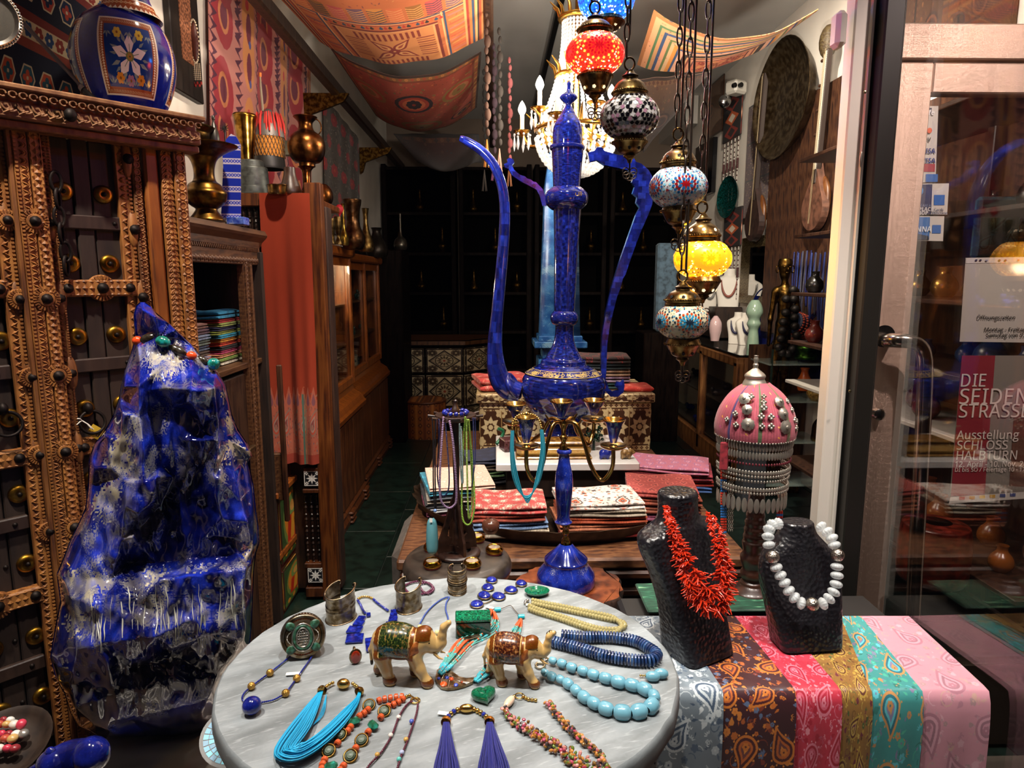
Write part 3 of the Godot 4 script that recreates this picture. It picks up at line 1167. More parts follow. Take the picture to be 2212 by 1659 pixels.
	var tg:=one(g,"price_tag",plain("yellow_card","c8a428",.7),"yellow card price tag tied to the ring handle of the carved door","tag")
	for t in [[". a",-.008,.005],["d13?",.01,-.003]]:
		letters(tg,t[0],Transform3D(Basis(DU,Vector3.UP,DN)*Basis(Vector3.BACK,-.75),Vector3(DO.x,0,DO.z)+Basis(DU,Vector3.UP,DN)*Vector3(yl.x+t[1],yl.y+t[2],.0312)),.014,plain("ink","1c1a20",.7))
	var sp:=ds(168,905)
	g=dg()
	var b0:=Vector3(sp.x,sp.y,.034)
	for e in [[Vector3(.024,-.028,.0),.3],[Vector3(-.014,-.008,.004),.1],[Vector3(-.012,.008,.004),.1],[Vector3(.018,-.024,.003),.5]]:
		g.tube([b0,b0+e[0]*.5+Vector3(0,.003,.004),b0+e[0]],.0015,6)
	put(g,"string",plain("string","d8d2c4",.8),tg)
	vase()
func rosette(d:Node3D,s:float,y:float,r:float,z:float,m:Material,iron:Material)->void:
	var g:=dg()
	g.x=g.x*Transform3D(Basis(Vector3.RIGHT,PI/2),Vector3(s,y,z-.012))
	g.lathe([[r,0],[r,.006],[r*.9,.01],[r*.62,.0105],[r*.56,.014],[r*.3,.015],[.0004,.015]],Vector3.ZERO,24)
	for k in 24:
		var a:=TAU*k/24
		g.box(Vector3(cos(a)*r*.8,.01,sin(a)*r*.8),Vector3(r*.3,.007,r*.1),0,Basis(Vector3.UP,-a))
	var o:=put(g,"rosette",m,d)
	stud(o,s,y,r*.42,z+.003,iron)
func stud(d:Node3D,s:float,y:float,r:float,z:float,m:Material)->void:
	var g:=dg()
	g.x=g.x*Transform3D(Basis(Vector3.RIGHT,PI/2),Vector3(s,y,z))
	g.lathe([[r,0],[r*.92,r*.35],[r*.6,r*.7],[.0004,r*.85]],Vector3.ZERO,10)
	put(g,"iron_stud",m,d)
func letters(parent:Node,text:String,xf:Transform3D,h:float,m:Material,font:="Droid Sans",bold:=400,center:=true)->MeshInstance3D:
	var t:=TextMesh.new()
	var f:=SystemFont.new()
	f.font_names=PackedStringArray([font])
	f.font_weight=bold
	t.font=f
	t.text=text
	t.font_size=64
	t.pixel_size=h/46.0
	t.depth=.0006
	t.curve_step=4.0
	t.horizontal_alignment=HORIZONTAL_ALIGNMENT_CENTER if center else HORIZONTAL_ALIGNMENT_LEFT
	var o:=MeshInstance3D.new()
	o.name="lettering"
	o.mesh=t
	o.material_override=m
	o.transform=xf
	o.position-=wpos(parent)
	parent.add_child(o,true)
	return o
func vase()->void:
	var v:=Cv.new(512,512,"0e1a80")
	var r:=RandomNumberGenerator.new()
	r.seed=8
	for k in 900:
		v.oval(Vector2(r.randf()*512,r.randf()*512),r.randf_range(2,9),r.randf_range(2,6),["0c166e","14228c","101c7c","0d1876"][k%4])
	v.rect(70,84,372,348,"e8dcc4")
	v.rect(82,92,348,332,"9a4a22")
	for k in 60:
		for e in [[90,100+k*5.4],[422,100+k*5.4],[90+k*5.6,102],[90+k*5.6,414]]:
			v.flower(Vector2(e[0],e[1]),7,4,["d8a878","7a3416"][k%2],"e8d2b0")
	for k in 26:
		for e in [98,414]:
			v.poly(PackedVector2Array([Vector2(e,112+k*11.4),Vector2(e+7,118+k*11.4),Vector2(e,123+k*11.4),Vector2(e-7,118+k*11.4)]),"efe2c6")
	v.rect(112,120,288,276,"1a3a80")
	for e in [[256,250,1.0]]:
		for a in 8:
			v.leaf(Vector2(256,262)+Vector2(cos(a*.785+.4),sin(a*.785+.4))*92,30,a*.785+.4,"8a9a90")
			v.leaf(Vector2(256,262)+Vector2(cos(a*.785+.1),sin(a*.785+.1))*96,22,a*.785+.1,"7a8c88")
		for k in 5:
			var a:=-PI/2+TAU*k/5
			var dd:=Vector2(cos(a),sin(a))
			v.poly(PackedVector2Array([Vector2(256,262),Vector2(256,262)+dd.rotated(-.42)*66,Vector2(256,262)+dd*104,Vector2(256,262)+dd.rotated(.42)*66]),"ece6da")
			v.line([Vector2(256,262),Vector2(256,262)+dd*56],3,"5a7a5a")
		v.oval(Vector2(256,262),24,22,"7a8a4a")
		v.flower(Vector2(256,262),16,6,"b08a3a","3a5a30")
	for e in [[190,158,"d8c040"],[322,158,"d8c040"],[190,358,"d8902e"],[322,358,"d8902e"],[256,366,"a87a90"]]:
		v.flower(Vector2(e[0],e[1]),26,6,e[2],"8a5a20")
	for e in [[130,140],[256,138],[380,140],[140,384],[226,388],[290,388],[370,384]]:
		for a in [-2.4,-1.57,-.7]:
			v.leaf(Vector2(e[0],e[1]+(0 if e[1]>200 else 12))+Vector2(cos(a),sin(a)*(1 if e[1]>200 else -1))*20,16,a if e[1]>200 else -a,"8a9a90")
	var m:=mat("vase_glaze","ffffff",.12,.0,{"tex":v.tex(),"uv":Vector3(4,1,1),"coat":.6})
	var q:=turned(279,2.15,[[262,58],[250,66],[240,72],[215,84],[180,95],[145,101],[110,100],[80,92],[55,79],[38,62],[28,50]])
	var o:Vector3=q[0]
	var t:=thing("lapis_vase",o,"tall blue inlaid vase with white flower panels standing on the carved lintel","vase")
	var g:=G.new()
	g.at(o,Basis(Vector3.UP,PI-.2)).lathe(smooth(q[1]),Vector3.ZERO,48)
	for k in g.t.size():
		g.t[k].y=clampf(g.t[k].y,.01,.99)
	put(g,"body",m,t)
	q=turned(279,2.15,[[30,51],[18,49],[12,47],[-10,40],[-60,34],[-90,40],[-96,42]])
	g=G.new()
	g.at(q[0]).lathe(smooth(q[1]),Vector3.ZERO,36)
	put(g,"neck",mat("lapis_polished","ffffff",.1,.0,{"tex":lapis_tex("lapis_a",31,512,.9,.82),"tri":3.5,"coat":.7}),t)
	q=turned(279,2.15,[[42,64],[30,56],[26,53],[14,50]])
	g=G.new()
	g.at(q[0]).lathe([[q[1][0][0]+.002,q[1][0][1]],[q[1][1][0]+.002,q[1][1][1]],[q[1][2][0]+.001,q[1][2][1]],[q[1][3][0],q[1][3][1]]],Vector3.ZERO,36,10)
	var cv:=Cv.new(64,64,"9a4a22")
	for k in 4:
		cv.poly(PackedVector2Array([Vector2(16*k,64),Vector2(16*k+8,44),Vector2(16*k+16,64)]),"ece0c6")
		cv.flower(Vector2(16*k+8,24),8,4,"d8a878","6a2c14")
		cv.rect(16*k,0,16,6,"ece0c6")
	put(g,"collar",mat("collar_inlay","ffffff",.2,.0,{"tex":cv.tex()}),t)
	q=turned(279,2.15,[[274,66],[262,60],[256,62]])
	g=G.new()
	g.at(q[0]).lathe(q[1],Vector3.ZERO,36)
	put(g,"foot",plain("dark_foot","14101e",.3),t)
	g=G.new()
	var p:=pz(150,222,2.0)
	g.ball(p,Vector3(.032,.018,.03),24,8,Basis(),8,.06)
	one(g,"fluted_bowl",plain("pewter","5a544e",.35,.9),"upturned fluted dark metal bowl lying on the carved lintel","bowl")
	g=G.new()
	var a0:=pz(28,25,2.12)
	var a1:=pz(180,190,2.06)
	var a2:=pz(222,236,2.04)
	g.tube([a0,a1],.006,10)
	var st:=thing("long_flute",a2,"slim dark metal tube leaning on the carpet to the left of the vase","tube")
	put(g,"pipe",plain("gun_metal","6a6264",.35,.8),st)
	g=G.new()
	g.tube([a1.lerp(a2,-.05),a1.lerp(a2,.1)],.0125,12)
	put(g,"collar",plain("bright_collar","9a9490",.3,1.0),st)
	g=G.new()
	g.tube([a1,a2],.0105,12)
	put(g,"socket",plain("dark_socket","2c2622",.5),st)
	var mo:=pz(-28,40,1.65)
	g=G.new()
	g.at(mo,Basis(Vector3.UP,.5)*Basis(Vector3.RIGHT,PI/2))
	g.lathe([[.064,0],[.064,.008],[.06,.014],[.052,.01],[.05,.004],[.0004,.004]],Vector3.ZERO,36)
	var mi:=one(g,"silver_dish",plain("silver_plate","cfc6b8",.2,1.0),"round silver dish with beaded rim by the carpet, cut by the picture edge","dish")
	g=G.new()
	for k in 60:
		var a:=TAU*k/60
		g.ball(mo+Basis(Vector3.UP,.5)*Vector3(cos(a)*.064,sin(a)*.064,.008),Vector3(.0035,.0035,.0035),6,4)
	stuff(put(g,"beading",plain("silver_plate","cfc6b8",.2,1.0),mi))

# a turned vessel traced at depth d; returned as one top-level mesh
func pot(called:String,ax:float,d:float,rows:Array,m:Material,label:String,cat:String,group:="",seg:=28,fl:=0,fd:=.0)->MeshInstance3D:
	var q:=turned(ax,d,rows)
	var g:=G.new()
	g.at(q[0]).lathe(smooth(q[1]) if rows.size()>3 else q[1],Vector3.ZERO,seg,1,1,fl,fd)
	g.at(q[0]).fan(_disc(q[1][0][0],.0,true))
	return one(g,called,m,label,cat,group)
func _disc(r:float,y:float,down:=false,seg:=20)->PackedVector3Array:
	var p:=PackedVector3Array()
	for k in seg:
		var a:=TAU*k/seg*(1 if down else -1)
		p.append(Vector3(r*cos(a),y,r*sin(a)))
	return p
func folded(g:G,o:Vector3,s:Vector3,b:=Basis(),wave:=.1,layers:=1)->void:
	var sv:=g.x
	g.x=sv*Transform3D(b,o)
	for l in layers:
		var h:=s.y/layers
		var p:=PackedVector3Array()
		var uv:=PackedVector2Array()
		var m:=15
		for j in 13:
			var u:=j/12.0
			var x:=(u-.5)*s.x
			var e:=pow(absf(2*u-1),8)
			for i in m:
				var a:=TAU*i/(m-1)
				var ca:=cos(a)
				var sa:=sin(a)
				var zz:=signf(ca)*pow(absf(ca),.25)*s.z*.5
				var yy:=signf(sa)*pow(absf(sa),.6)*h*.5*(1-.55*e)
				p.append(Vector3(x,h*(l+.5)+yy+(wave*s.y*sin(u*7+l*2.0)*(.5+sa*.5)),-zz*(1-.04*l)))
				uv.append(Vector2(u,.5+.42*ca+(.04 if sa>0 else -.04)))
		g.patch(p,m,13,true,1,1,uv)
		for e in [0,12]:
			var q:=PackedVector3Array()
			for i in m-1:
				q.append(p[e*m+(m-2-i if e==0 else i)])
			g.fan(q)
	g.x=sv

func left_shop()->void:
	var ct:=wood("cabinet_wood","54391f",.5,Vector3(10,10,1.6),{"bs":.08})
	var cc:=wood("cabinet_carving","64452a",.55,Vector3(16,16,3),{"bs":.08})
	var inner:=wood("cabinet_inner","2a1a10",.7)
	var X:=-1.0
	var a:=pxx(392,464,X)
	var b:=pxx(572,499,X)
	var top:=a.y
	var z0:=a.z+.1     # near end,hidden by the door
	var z1:=b.z
	var zm:=(z0+z1)/2
	var L:=z0-z1
	var cab:=thing("carved_cabinet",Vector3(X-.2,0,zm),"dark carved wooden cabinet with a moulded cornice and open shelf beside the carved door","cabinet")
	var g:=G.new()
	g.box(Vector3(-1.4,top/2-.04,zm),Vector3(.03,top-.1,L-.08),.003)
	g.box(Vector3(X-.2,top/2-.04,z1+.055),Vector3(.4,top-.1,.03),.003)
	g.box(Vector3(X-.2,top/2-.04,z0-.05),Vector3(.4,top-.1,.03),.003)
	put(g,"carcass",inner,cab)
	g=G.new()
	var pr:=[[.0,.0],[.01,-.02],[.005,-.03],[-.015,-.05],[-.02,-.062],[-.03,-.075],[-.03,-.09],[-.44,-.09],[-.44,.0]]
	var pp:=PackedVector2Array()
	for q in pr:
		pp.append(Vector2(q[0],q[1]))
	g.at(Vector3(X,top,z1),Basis())
	g.prism(pp,L)
	put(g,"cornice",ct,cab)
	g=G.new()
	var f0:=pxx(553,539,X).y
	var f1:=pxx(551,572,X).y
	g.box(Vector3(X-.03,(f0+f1)/2+.02,zm),Vector3(.03,f0-f1+.04,L-.07),.003)
	var n:=46
	for k in n:
		var z:=z0-.06-(L-.12)*(k+.5)/n
		g.box(Vector3(X-.013,f0-.002,z),Vector3(.008,.016,.007),0,Basis(Vector3.RIGHT,.6))
		g.ball(Vector3(X-.015,f1+.016,z),Vector3(.006,.008+.004*(k%2),.007),6,5)
	put(g,"carved_frieze",cc,cab)
	var zr:=pxx(545,640,X).z
	g=G.new()
	g.box(Vector3(X-.03,f1/2,zr),Vector3(.03,f1,.075),.003)
	g.box(Vector3(X-.012,f1/2,zr-.024),Vector3(.016,f1,.018),.003)
	g.box(Vector3(X-.012,f1/2,zr+.03),Vector3(.012,f1,.012),.003)
	for k in 100:
		g.ball(Vector3(X-.014,.02+f1*k/100.0,zr+.006),Vector3(.005,.008,.008 if k%2 else .005),6,4)
	put(g,"carved_stile",cc,cab)
	var sh:=pxx(530,783,X-.03).y
	g=G.new()
	g.box(Vector3(X-.21,sh-.012,zm),Vector3(.38,.024,L-.12),.003)
	put(g,"shelf",ct,cab)
	g=G.new()
	g.box(Vector3(X-.05,(sh-.03)/2,zm+.02),Vector3(.03,sh-.06,L-.2),.004)
	put(g,"door",wood("cabinet_door","3a2416",.5),cab)
	g=G.new()
	var lp:=pxx(546,966,X)
	g.box(lp+Vector3(0,0,.02),Vector3(.02,.016,.07),.004)
	put(g,"latch",plain("latch_bronze","5a4630",.4,.8),cab)
	g=G.new()
	var tp:=pxx(538,827,X-.033)
	for e in [.0,.005]:
		g.box(tp+Vector3(0,-e,0),Vector3(.002,.004,.01),0)
	put(g,"label",plain("paper_white","e8e6e0",.8),cab)
	var cols:=[["white","d8d4c4"],["green","6a8a3a"],["peach","d0906a"],["magenta pink","b8386a"],["black","16121a"],["orange red","c8381c"],["orange yellow","c88420"],["turquoise","2090b8"],["lime green","8a9a40"],["navy blue","1c2048"],["olive green","8c9a50"],["red","a81c28"],["sky blue","1c84b4"]]
	var y:=sh
	for k in cols.size():
		g=G.new()
		var th:=.0152 if k<cols.size()-1 else .032
		folded(g,Vector3(-1.185+.003*sin(k*2.1),y,pxx(508,730,X-.06).z+.006*sin(k*1.7)),Vector3(.22,th,.24+.02*sin(k)),Basis(),.15,2 if k>1 else 1)
		y+=th
		one(g,"folded_scarf",cloth("scarf_"+cols[k][0].replace(" ","_"),TC.grain,cols[k][1],.9,{"tri":6.0}),"%s folded scarf in the bright stack on the carved cabinet's shelf%s"%[cols[k][0],", topmost" if k==12 else (", lowest" if k==0 else "")],"scarf","bright folded scarves in the cabinet")
	var gcols:=[["brown and black striped","3a302c"],["tan","8a7250"],["lilac grey","7a7490"],["dark brown","4a3830"],["slate blue","4a5a7a"],["grey green","5a6a64"],["pale denim blue","6a7a9a"],["plum","4a3040"],["rose brown","6a4640"]]
	y=sh
	for k in gcols.size():
		g=G.new()
		folded(g,Vector3(-1.17+.004*sin(k*1.3),y,pxx(428,730,X-.06).z),Vector3(.22,.02,.2),Basis(),.12,2)
		y+=.02
		one(g,"folded_scarf",cloth("scarf_"+gcols[k][0].replace(" ","_"),TC.grain,gcols[k][1],.9,{"tri":6.0}),"%s folded scarf in the muted stack beside the carved door's edge"%gcols[k][0],"scarf","muted folded scarves in the cabinet")
	var ab:=brass("antique_brass","7a5f30",.3)
	pot("brass_spittoon",448,2.62,[[478,36],[474,36],[462,27],[452,22],[446,30],[436,40],[425,43],[418,44],[413,42],[408,38],[398,32],[392,24],[380,21],[362,22],[344,28],[330,43],[320,62],[315,71],[313,71],[320,60],[333,40],[346,24]],ab,"large brass spittoon with flared rim on top of the carved cabinet","spittoon","",40)
	pot("brass_basin",392,2.86,[[330,40],[315,52],[300,60],[292,62],[286,63],[278,70],[273,71],[280,64],[290,58],[312,44]],brass("basin_brass","6a5630",.28),"wide brass basin behind the spittoon at the edge of the carved door","basin","",40)
	var v:=Cv.new(64,256,"1a2c9a")
	for k in 7:
		v.rect(0,36+k*34,64,15,"b8b0c0")
		for q in 8:
			v.ring(Vector2(4+q*8,43+k*34),3,2,"2a3aa8")
	g=G.new()
	var s0:=pz(500,476,2.78)
	var pr2:=PackedVector2Array()
	for q in [[480,470],[484,360],[482,330],[490,302],[500,290],[510,295],[519,312],[520,480]]:
		var p:=pz(q[0],q[1],2.78)-s0
		pr2.append(Vector2(p.x,p.y))
	g.at(s0,Basis(Vector3.UP,.15)).prism(pr2,.012,.002)
	for k in g.t.size():
		g.t[k]=Vector2(g.t[k].x/.09,-g.t[k].y/.4)
	var bt:=thing("striped_blue_plaque",s0,"blue and white striped upright plaque on its own foot beside the brass spittoon","plaque")
	put(g,"plaque",mat("stripes","ffffff",.3,.0,{"tex":v.tex()}),bt)
	g=G.new()
	g.box(pz(514,478,2.76),Vector3(.07,.03,.06),.003)
	put(g,"foot",mat("lapis_pale","ffffff",.2,.0,{"tex":lapis_tex("lapis_pale",61,256,.8,.62,"243a9a","5a7ad0","a8b4c8"),"tri":6.0}),bt)
	pot("porcelain_jar",394,2.6,[[468,8],[455,12],[440,11],[430,6],[426,3]],plain("blue_porcelain","3a4aa0",.15),"small blue porcelain jar between carved door and brass spittoon","jar")
	var post:=wood("screen_post","6a3d16",.42,Vector3(14,1.0,14))
	var D:=3.2
	var sc:=thing("spindle_screen",pz(620,1300,D),"tall wooden screen of turned spindles with inlaid tiles, an orange shawl over it","screen")
	g=G.new()
	var p0:=pz(682,396,D)
	g.box(Vector3(p0.x-.01,p0.y/2,-D),Vector3(.075,p0.y,.06),.004)
	put(g,"post",post,sc)
	g=G.new()
	var r0:=pz(545,432,D)
	g.box(Vector3(-1.02,r0.y,-D),Vector3(.36,.06,.05),.004)
	put(g,"top_rail",post,sc)
	var dk:=wood("spindle_wood","2a1810",.4)
	for pan in [[-1.25,-.9,.75,r0.y-.03],[pz(658,1100,D).x-.008,pz(692,1100,D).x,pz(670,1242,D).y,pz(670,1062,D).y]]:
		g=G.new()
		g.box(Vector3((pan[0]+pan[1])/2,(pan[2]+pan[3])/2,-D-.02),Vector3(pan[1]-pan[0],pan[3]-pan[2],.008))
		var nx:=int((pan[1]-pan[0])/.026)
		var ny:=int((pan[3]-pan[2])/.055)
		for i in nx:
			for j in ny:
				var o:=Vector3(pan[0]+(i+.5)*(pan[1]-pan[0])/nx,pan[2]+j*(pan[3]-pan[2])/ny,-D)
				g.lathe([[.004,0],[.009,.008],[.004,.014],[.007,.024],[.004,.036],[.009,.044],[.004,.055]],o,6)
		stuff(put(g,"spindles",dk,sc))
	v=Cv.new(64,64,"181a20")
	v.rect(0,0,64,3,"e0e0dc")
	v.rect(0,61,64,3,"e0e0dc")
	v.rect(0,0,3,64,"e0e0dc")
	v.rect(61,0,3,64,"e0e0dc")
	for k in 8:
		v.leaf(Vector2(32,32)+Vector2(cos(k*PI/4),sin(k*PI/4))*14,12,k*PI/4,"dcdcd8")
	v.oval(Vector2(32,32),5,5,"e8e8e4")
	for q in [[10,10],[54,10],[10,54],[54,54]]:
		v.flower(Vector2(q[0],q[1]),8,4,"d0d0cc","181a20")
	var tm:=mat("star_tile","ffffff",.35,.0,{"tex":v.tex()})
	for q in [674,682]:
		g=G.new()
		var yy:=1033 if q==674 else 1242
		var tq:=pz(q,yy,D-.025)
		g.box(tq,Vector3(.076,.076,.008),.001)
		put(g,"inlay_tile",tm,sc)
	for e in [[676,1058,.02],[678,1012,.018],[680,1218,.025],[683,1275,.05]]:
		g=G.new()
		var q:=pz(e[0]-1,e[1],D-.005)
		g.box(q,Vector3(.085,e[2],.05),.003)
		put(g,"rail",wood("rail_wood","5a3214",.45),sc)
	g=G.new()
	g.box(Vector3(-1.0,.98,-D-.1),Vector3(.42,1.9,.1),.005)
	put(g,"back_panel",wood("back_panel_wood","3a2112",.6),sc)
	v=Cv.new(256,512,"94300a")
	var r:=RandomNumberGenerator.new()
	r.seed=4
	v.wrap=false
	v.rect(0,392,256,120,"a85c48")
	for k in 420:
		var o:=Vector2(r.randf()*256,366+r.randf()*146)
		if o.y>392 or r.randf()<.4:
			v.leaf(o,r.randf_range(2,5),r.randf()*TAU,["7a4a40","b83a22","9a8a78","6a5a6a","c87a58"][k%5])
	for k in 5:
		v.paisley(Vector2(30+k*50,440),20,.3,["8a6a60","b04a34","9a8078","7a3a38"])
	for k in 9:
		v.drop(Vector2(14+k*28,392),14,0,"a85c48",.2)
		v.drop(Vector2(14+k*28,394),8,0,"7a4a58",.2)
	v.rect(0,494,256,18,"9a3a28")
	v.rect(176,380,10,132,"4a6a60")
	v.rect(190,380,4,132,"7a6a48")
	g=G.new()
	var pts:=PackedVector3Array()
	var uv:=PackedVector2Array()
	for j in 30:
		for i in 26:
			var uu:=i/25.0
			var vv:=j/29.0
			var q:=pz(lerpf(lerpf(560,590,vv),lerpf(668,690,vv),uu),lerpf(417,1002,vv),D-.04)
			q.z+=.012*sin(uu*9.0+1.0)*(.4+vv)+(.02*cos(uu*21)*vv*.6)
			pts.append(q)
			uv.append(Vector2(uu,vv))
	g.sheet(pts,26,30,-.003,uv)
	one(g,"orange_shawl",cloth("orange_shawl",v.tex(),"e0d8d0",.95,{"rim":.0}),"burnt orange shawl with a paisley end hanging over the spindle screen","shawl")
	var ch:=thing("painted_chest",pz(625,1500,3.0),"red chest painted with a robed figure standing at the foot of the spindle screen","chest")
	g=G.new()
	var c0:=pxx(592,1105,-1.02)
	var c1:=pxx(656,1020,-1.02)
	var cz:=(c0.z+c1.z)/2
	g.box(Vector3(-1.22,.36,cz),Vector3(.4,.72,c0.z-c1.z+.02),.004)
	put(g,"body",wood("chest_red","5a1c10",.45),ch)
	g=G.new()
	var ct0:=pxx(625,1062,-1.02)
	g.box(Vector3(-1.21,ct0.y+.06,cz),Vector3(.44,.03,c0.z-c1.z+.05),.005)
	put(g,"lid",wood("chest_edge","96581f",.45),ch)
	g=G.new()
	g.box(Vector3(-1.22,ct0.y+.077,cz),Vector3(.4,.004,c0.z-c1.z))
	put(g,"lid_panel",plain("lid_red","8a2414",.4),ch)
	v=Cv.new(128,192,"3a1a12")
	v.wrap=false
	v.rect(4,4,120,184,"35502a")
	v.oval(Vector2(64,96),50,80,"6a7a3a")
	v.oval(Vector2(64,90),42,66,"c87a24")
	v.oval(Vector2(64,62),24,30,"7a9a50")
	v.oval(Vector2(64,64),12,15,"d8a050")
	v.poly(PackedVector2Array([Vector2(40,86),Vector2(88,86),Vector2(96,150),Vector2(64,160),Vector2(30,150)]),"b83018")
	v.poly(PackedVector2Array([Vector2(52,88),Vector2(70,88),Vector2(80,150),Vector2(60,150)]),"d89830")
	for k in 9:
		v.oval(Vector2(14+k*13,172),8,10,["4a6a2a","c8842a"][k%2])
	for q in [[1.0,.36],[.3,.2]]:
		g=G.new()
		var hh:float=q[1]
		g.box(Vector3(-1.017,(.43 if hh>.3 else .12),cz),Vector3(.008,hh,(c0.z-c1.z)*.78),.002)
		put(g,"painted_panel",mat("chest_painting","ffffff",.4,.0,{"tex":v.tex()}),ch)
	g=G.new()
	g.box(Vector3(-1.012,.31,cz),Vector3(.012,.03,c0.z-c1.z),.003)
	put(g,"rail",wood("chest_edge"  ,"96581f",.45),ch)
	g=G.new()
	var k0:=pz(602,1020,2.98)
	g.box(k0+Vector3(0,-.02,0),Vector3(.05,.22,.03),.004)
	one(g,"carved_board",cc,"small dark carved board standing on the painted chest","board")
	for k in 3:
		g=G.new()
		folded(g,Vector3(-1.16,ct0.y+.08+k*.016,cz-.02+.02*k),Vector3(.24,.014,.2),Basis(Vector3.UP,.2*k),.2,1)
		one(g,"folded_cloth",plain("brown_felt%d"%k,["4a3428","3a2a22","5a4436"][k],.9),"%s brown folded cloth lying on the painted chest under the shawl"%["lowest","middle","topmost"][k],"cloth","brown cloths on the painted chest")
	g=G.new()
	g.box(pz(612,960,2.96),Vector3(.022,.72,.02),.004)
	one(g,"wooden_bar",wood("bar_wood","4a2c18",.5),"narrow upright wooden bar between carved cabinet and orange shawl","bar")
	g=G.new()
	g.box(Vector3(-1.06,pz(548,424,3.25).y-.02,-3.45),Vector3(.46,.03,.52),.004)
	put(g,"top_board",post,sc)
	pot("brass_beaker",534,3.25,[[346,15],[340,15],[300,19],[258,23.5],[253,25],[250,25],[254,22],[330,13]],brass("bright_brass","b08c48",.22),"tall bright brass beaker standing on the grey metal box","beaker")
	pot("metal_caddy",548,3.25,[[421,35],[418,35],[405,34],[404,33.4],[385,33],[384,32.5],[366,32],[362,30],[361,25],[350,24],[347,22]],mat("zinc","5c605c",.5,.7,{"tex":TC.grain,"tri":5.0}),"grey metal round box in two tiers under the brass beaker","box")
	var hd:=thing("beaded_cage",pz(583,366,3.35),"wicker cage hung with red tassels and a pointed stick behind the brass beaker","cage")
	var q4:=turned(583,3.35,[[366,31],[360,33],[345,32],[340,31]])
	g=G.new()
	g.at(q4[0]).lathe(q4[1],Vector3.ZERO,24)
	put(g,"base_ring",plain("black_base","1c1a18",.5),hd)
	q4=turned(583,3.35,[[341,30],[325,31],[308,31],[296,30]])
	g=G.new()
	g.at(q4[0]).lathe(q4[1],Vector3.ZERO,24)
	put(g,"lining",plain("ochre_lining","a86818",.8),hd)
	g=G.new()
	for k in 26:
		var aa:=TAU*k/26
		for e in [.5,-.5]:
			var pth:=[]
			for s in 5:
				var f:=s/4.0
				var ang:float=aa+e*f
				pth.append(q4[0]+Vector3(cos(ang)*q4[1][1][0]*1.03,f*q4[1][3][1],sin(ang)*q4[1][1][0]*1.03))
			g.tube(pth,.0016,4)
	stuff(put(g,"wicker",plain("wicker","4a3218",.6),hd))
	g=G.new()
	q4=turned(583,3.35,[[298,31],[280,28],[262,20],[245,11],[236,5]])
	g.at(q4[0]).lathe(smooth(q4[1]),Vector3.ZERO,24)
	put(g,"dome",plain("silver_net","6a6460",.5,.6),hd)
	g=G.new()
	for k in 30:
		var aa:=TAU*k/30
		var rr:=.068-.01*(k%3)
		g.tube([q4[0]+Vector3(cos(aa)*rr*.8,.11,sin(aa)*rr*.8),q4[0]+Vector3(cos(aa)*rr,.06,sin(aa)*rr),q4[0]+Vector3(cos(aa)*rr*1.05,.02-.02*(k%2),sin(aa)*rr*1.05)],[.003,.006,.004],6)
	stuff(put(g,"tassels",plain("tassel_red","a01c14",.8),hd))
	g=G.new()
	g.tube([pz(568,240,3.35),pz(563,185,3.35),pz(562,160,3.35)],[.006,.005,.003],8)
	put(g,"stick",plain("pale_stick","8a7a64",.6),hd)
	g=G.new()
	g.tube([pz(562,166,3.35),pz(562,157,3.35)],.0065,8)
	put(g,"tip",plain("orange_tip","c86a1c",.6),hd)
	var cop:=mat("dark_copper","6e4a2c",.3,1.0,{"tex":TC.patina,"tri":4.0,"bump":TC.hammer,"bs":.06})
	var wp:=thing("water_pot",pz(664,366,3.3),"big round copper water pot with narrow neck on the tall screen","pot")
	var q5:=turned(664,3.3,[[360,17],[352,18],[350,27],[341,34],[330,38],[315,39.5],[300,36],[290,28],[284,19],[275,15],[266,15],[260,19],[254,25],[252,25]])
	g=G.new()
	g.at(q5[0]).lathe(smooth(q5[1]),Vector3.ZERO,36)
	put(g,"body",cop,wp)
	g=G.new()
	g.torus(pz(681,275,3.3),.028,.003,Basis(),18,7,1.3)
	put(g,"handle",cop,wp)
	pot("pierced_stand",664,3.3,[[422,22],[415,20],[408,10],[375,9],[364,14],[361,18]],brass("stand_copper","8a5a34",.25),"copper column stand carrying the big round water pot","stand")
	g=G.new()
	g.box(pz(624,321,3.45),Vector3(.045,.07,.04),.003)
	one(g,"tin_box",plain("pale_tin","7a7a6a",.4,.6),"small square pale metal box between beaded cage and copper water pot","box")
	pot("wooden_jug",628,3.2,[[420,22],[412,23],[395,18],[378,13],[362,12]],wood("gnarled","3a2418",.4,Vector3(20,6,20)),"brown gnarled wooden jug under the copper water pot","jug")
	pot("brass_dish",600,3.12,[[421,18],[417,20],[402,21],[400,22],[404,19]],brass("pale_brass","a0865a",.25),"low brass dish at the top of the orange shawl","dish")
	pot("copper_pot",697,3.55,[[447,12],[438,20],[426,23],[412,21],[402,14],[398,10]],cop,"round copper pot peeping out from behind the screen post","pot")
	pot("pewter_flask",464,2.9,[[310,10],[300,11],[285,9],[272,5],[262,2.5],[256,4],[250,3]],plain("pewter2","4a4844",.35,.9),"small pewter flask with round stopper behind the brass basin","flask")
	g=G.new()
	g.at(pz(485,277,2.9))
	for k in 10:
		g.tube([Vector3.ZERO,Vector3(cos(k*TAU/10)*.018,sin(k*TAU/10)*.018,.004)],[.003,.001],5)
	g.tube([Vector3.ZERO,Vector3(.0,-.1,0)],.003,6)
	one(g,"metal_flower",plain("flower_metal","3a3836",.4,.8),"little dark metal star flower on a stalk above the blue striped plaque","ornament")
	g=G.new()
	var fr0:=pxx(394,60,-1.434)
	g.box(fr0,Vector3(.03,.6,.3),.004)
	var fr:=one(g,"narrow_frame",wood("black_frame","1e1612",.5),"dark narrow wooden frame with embroidery on the white wall right of the vase","frame")
	g=G.new()
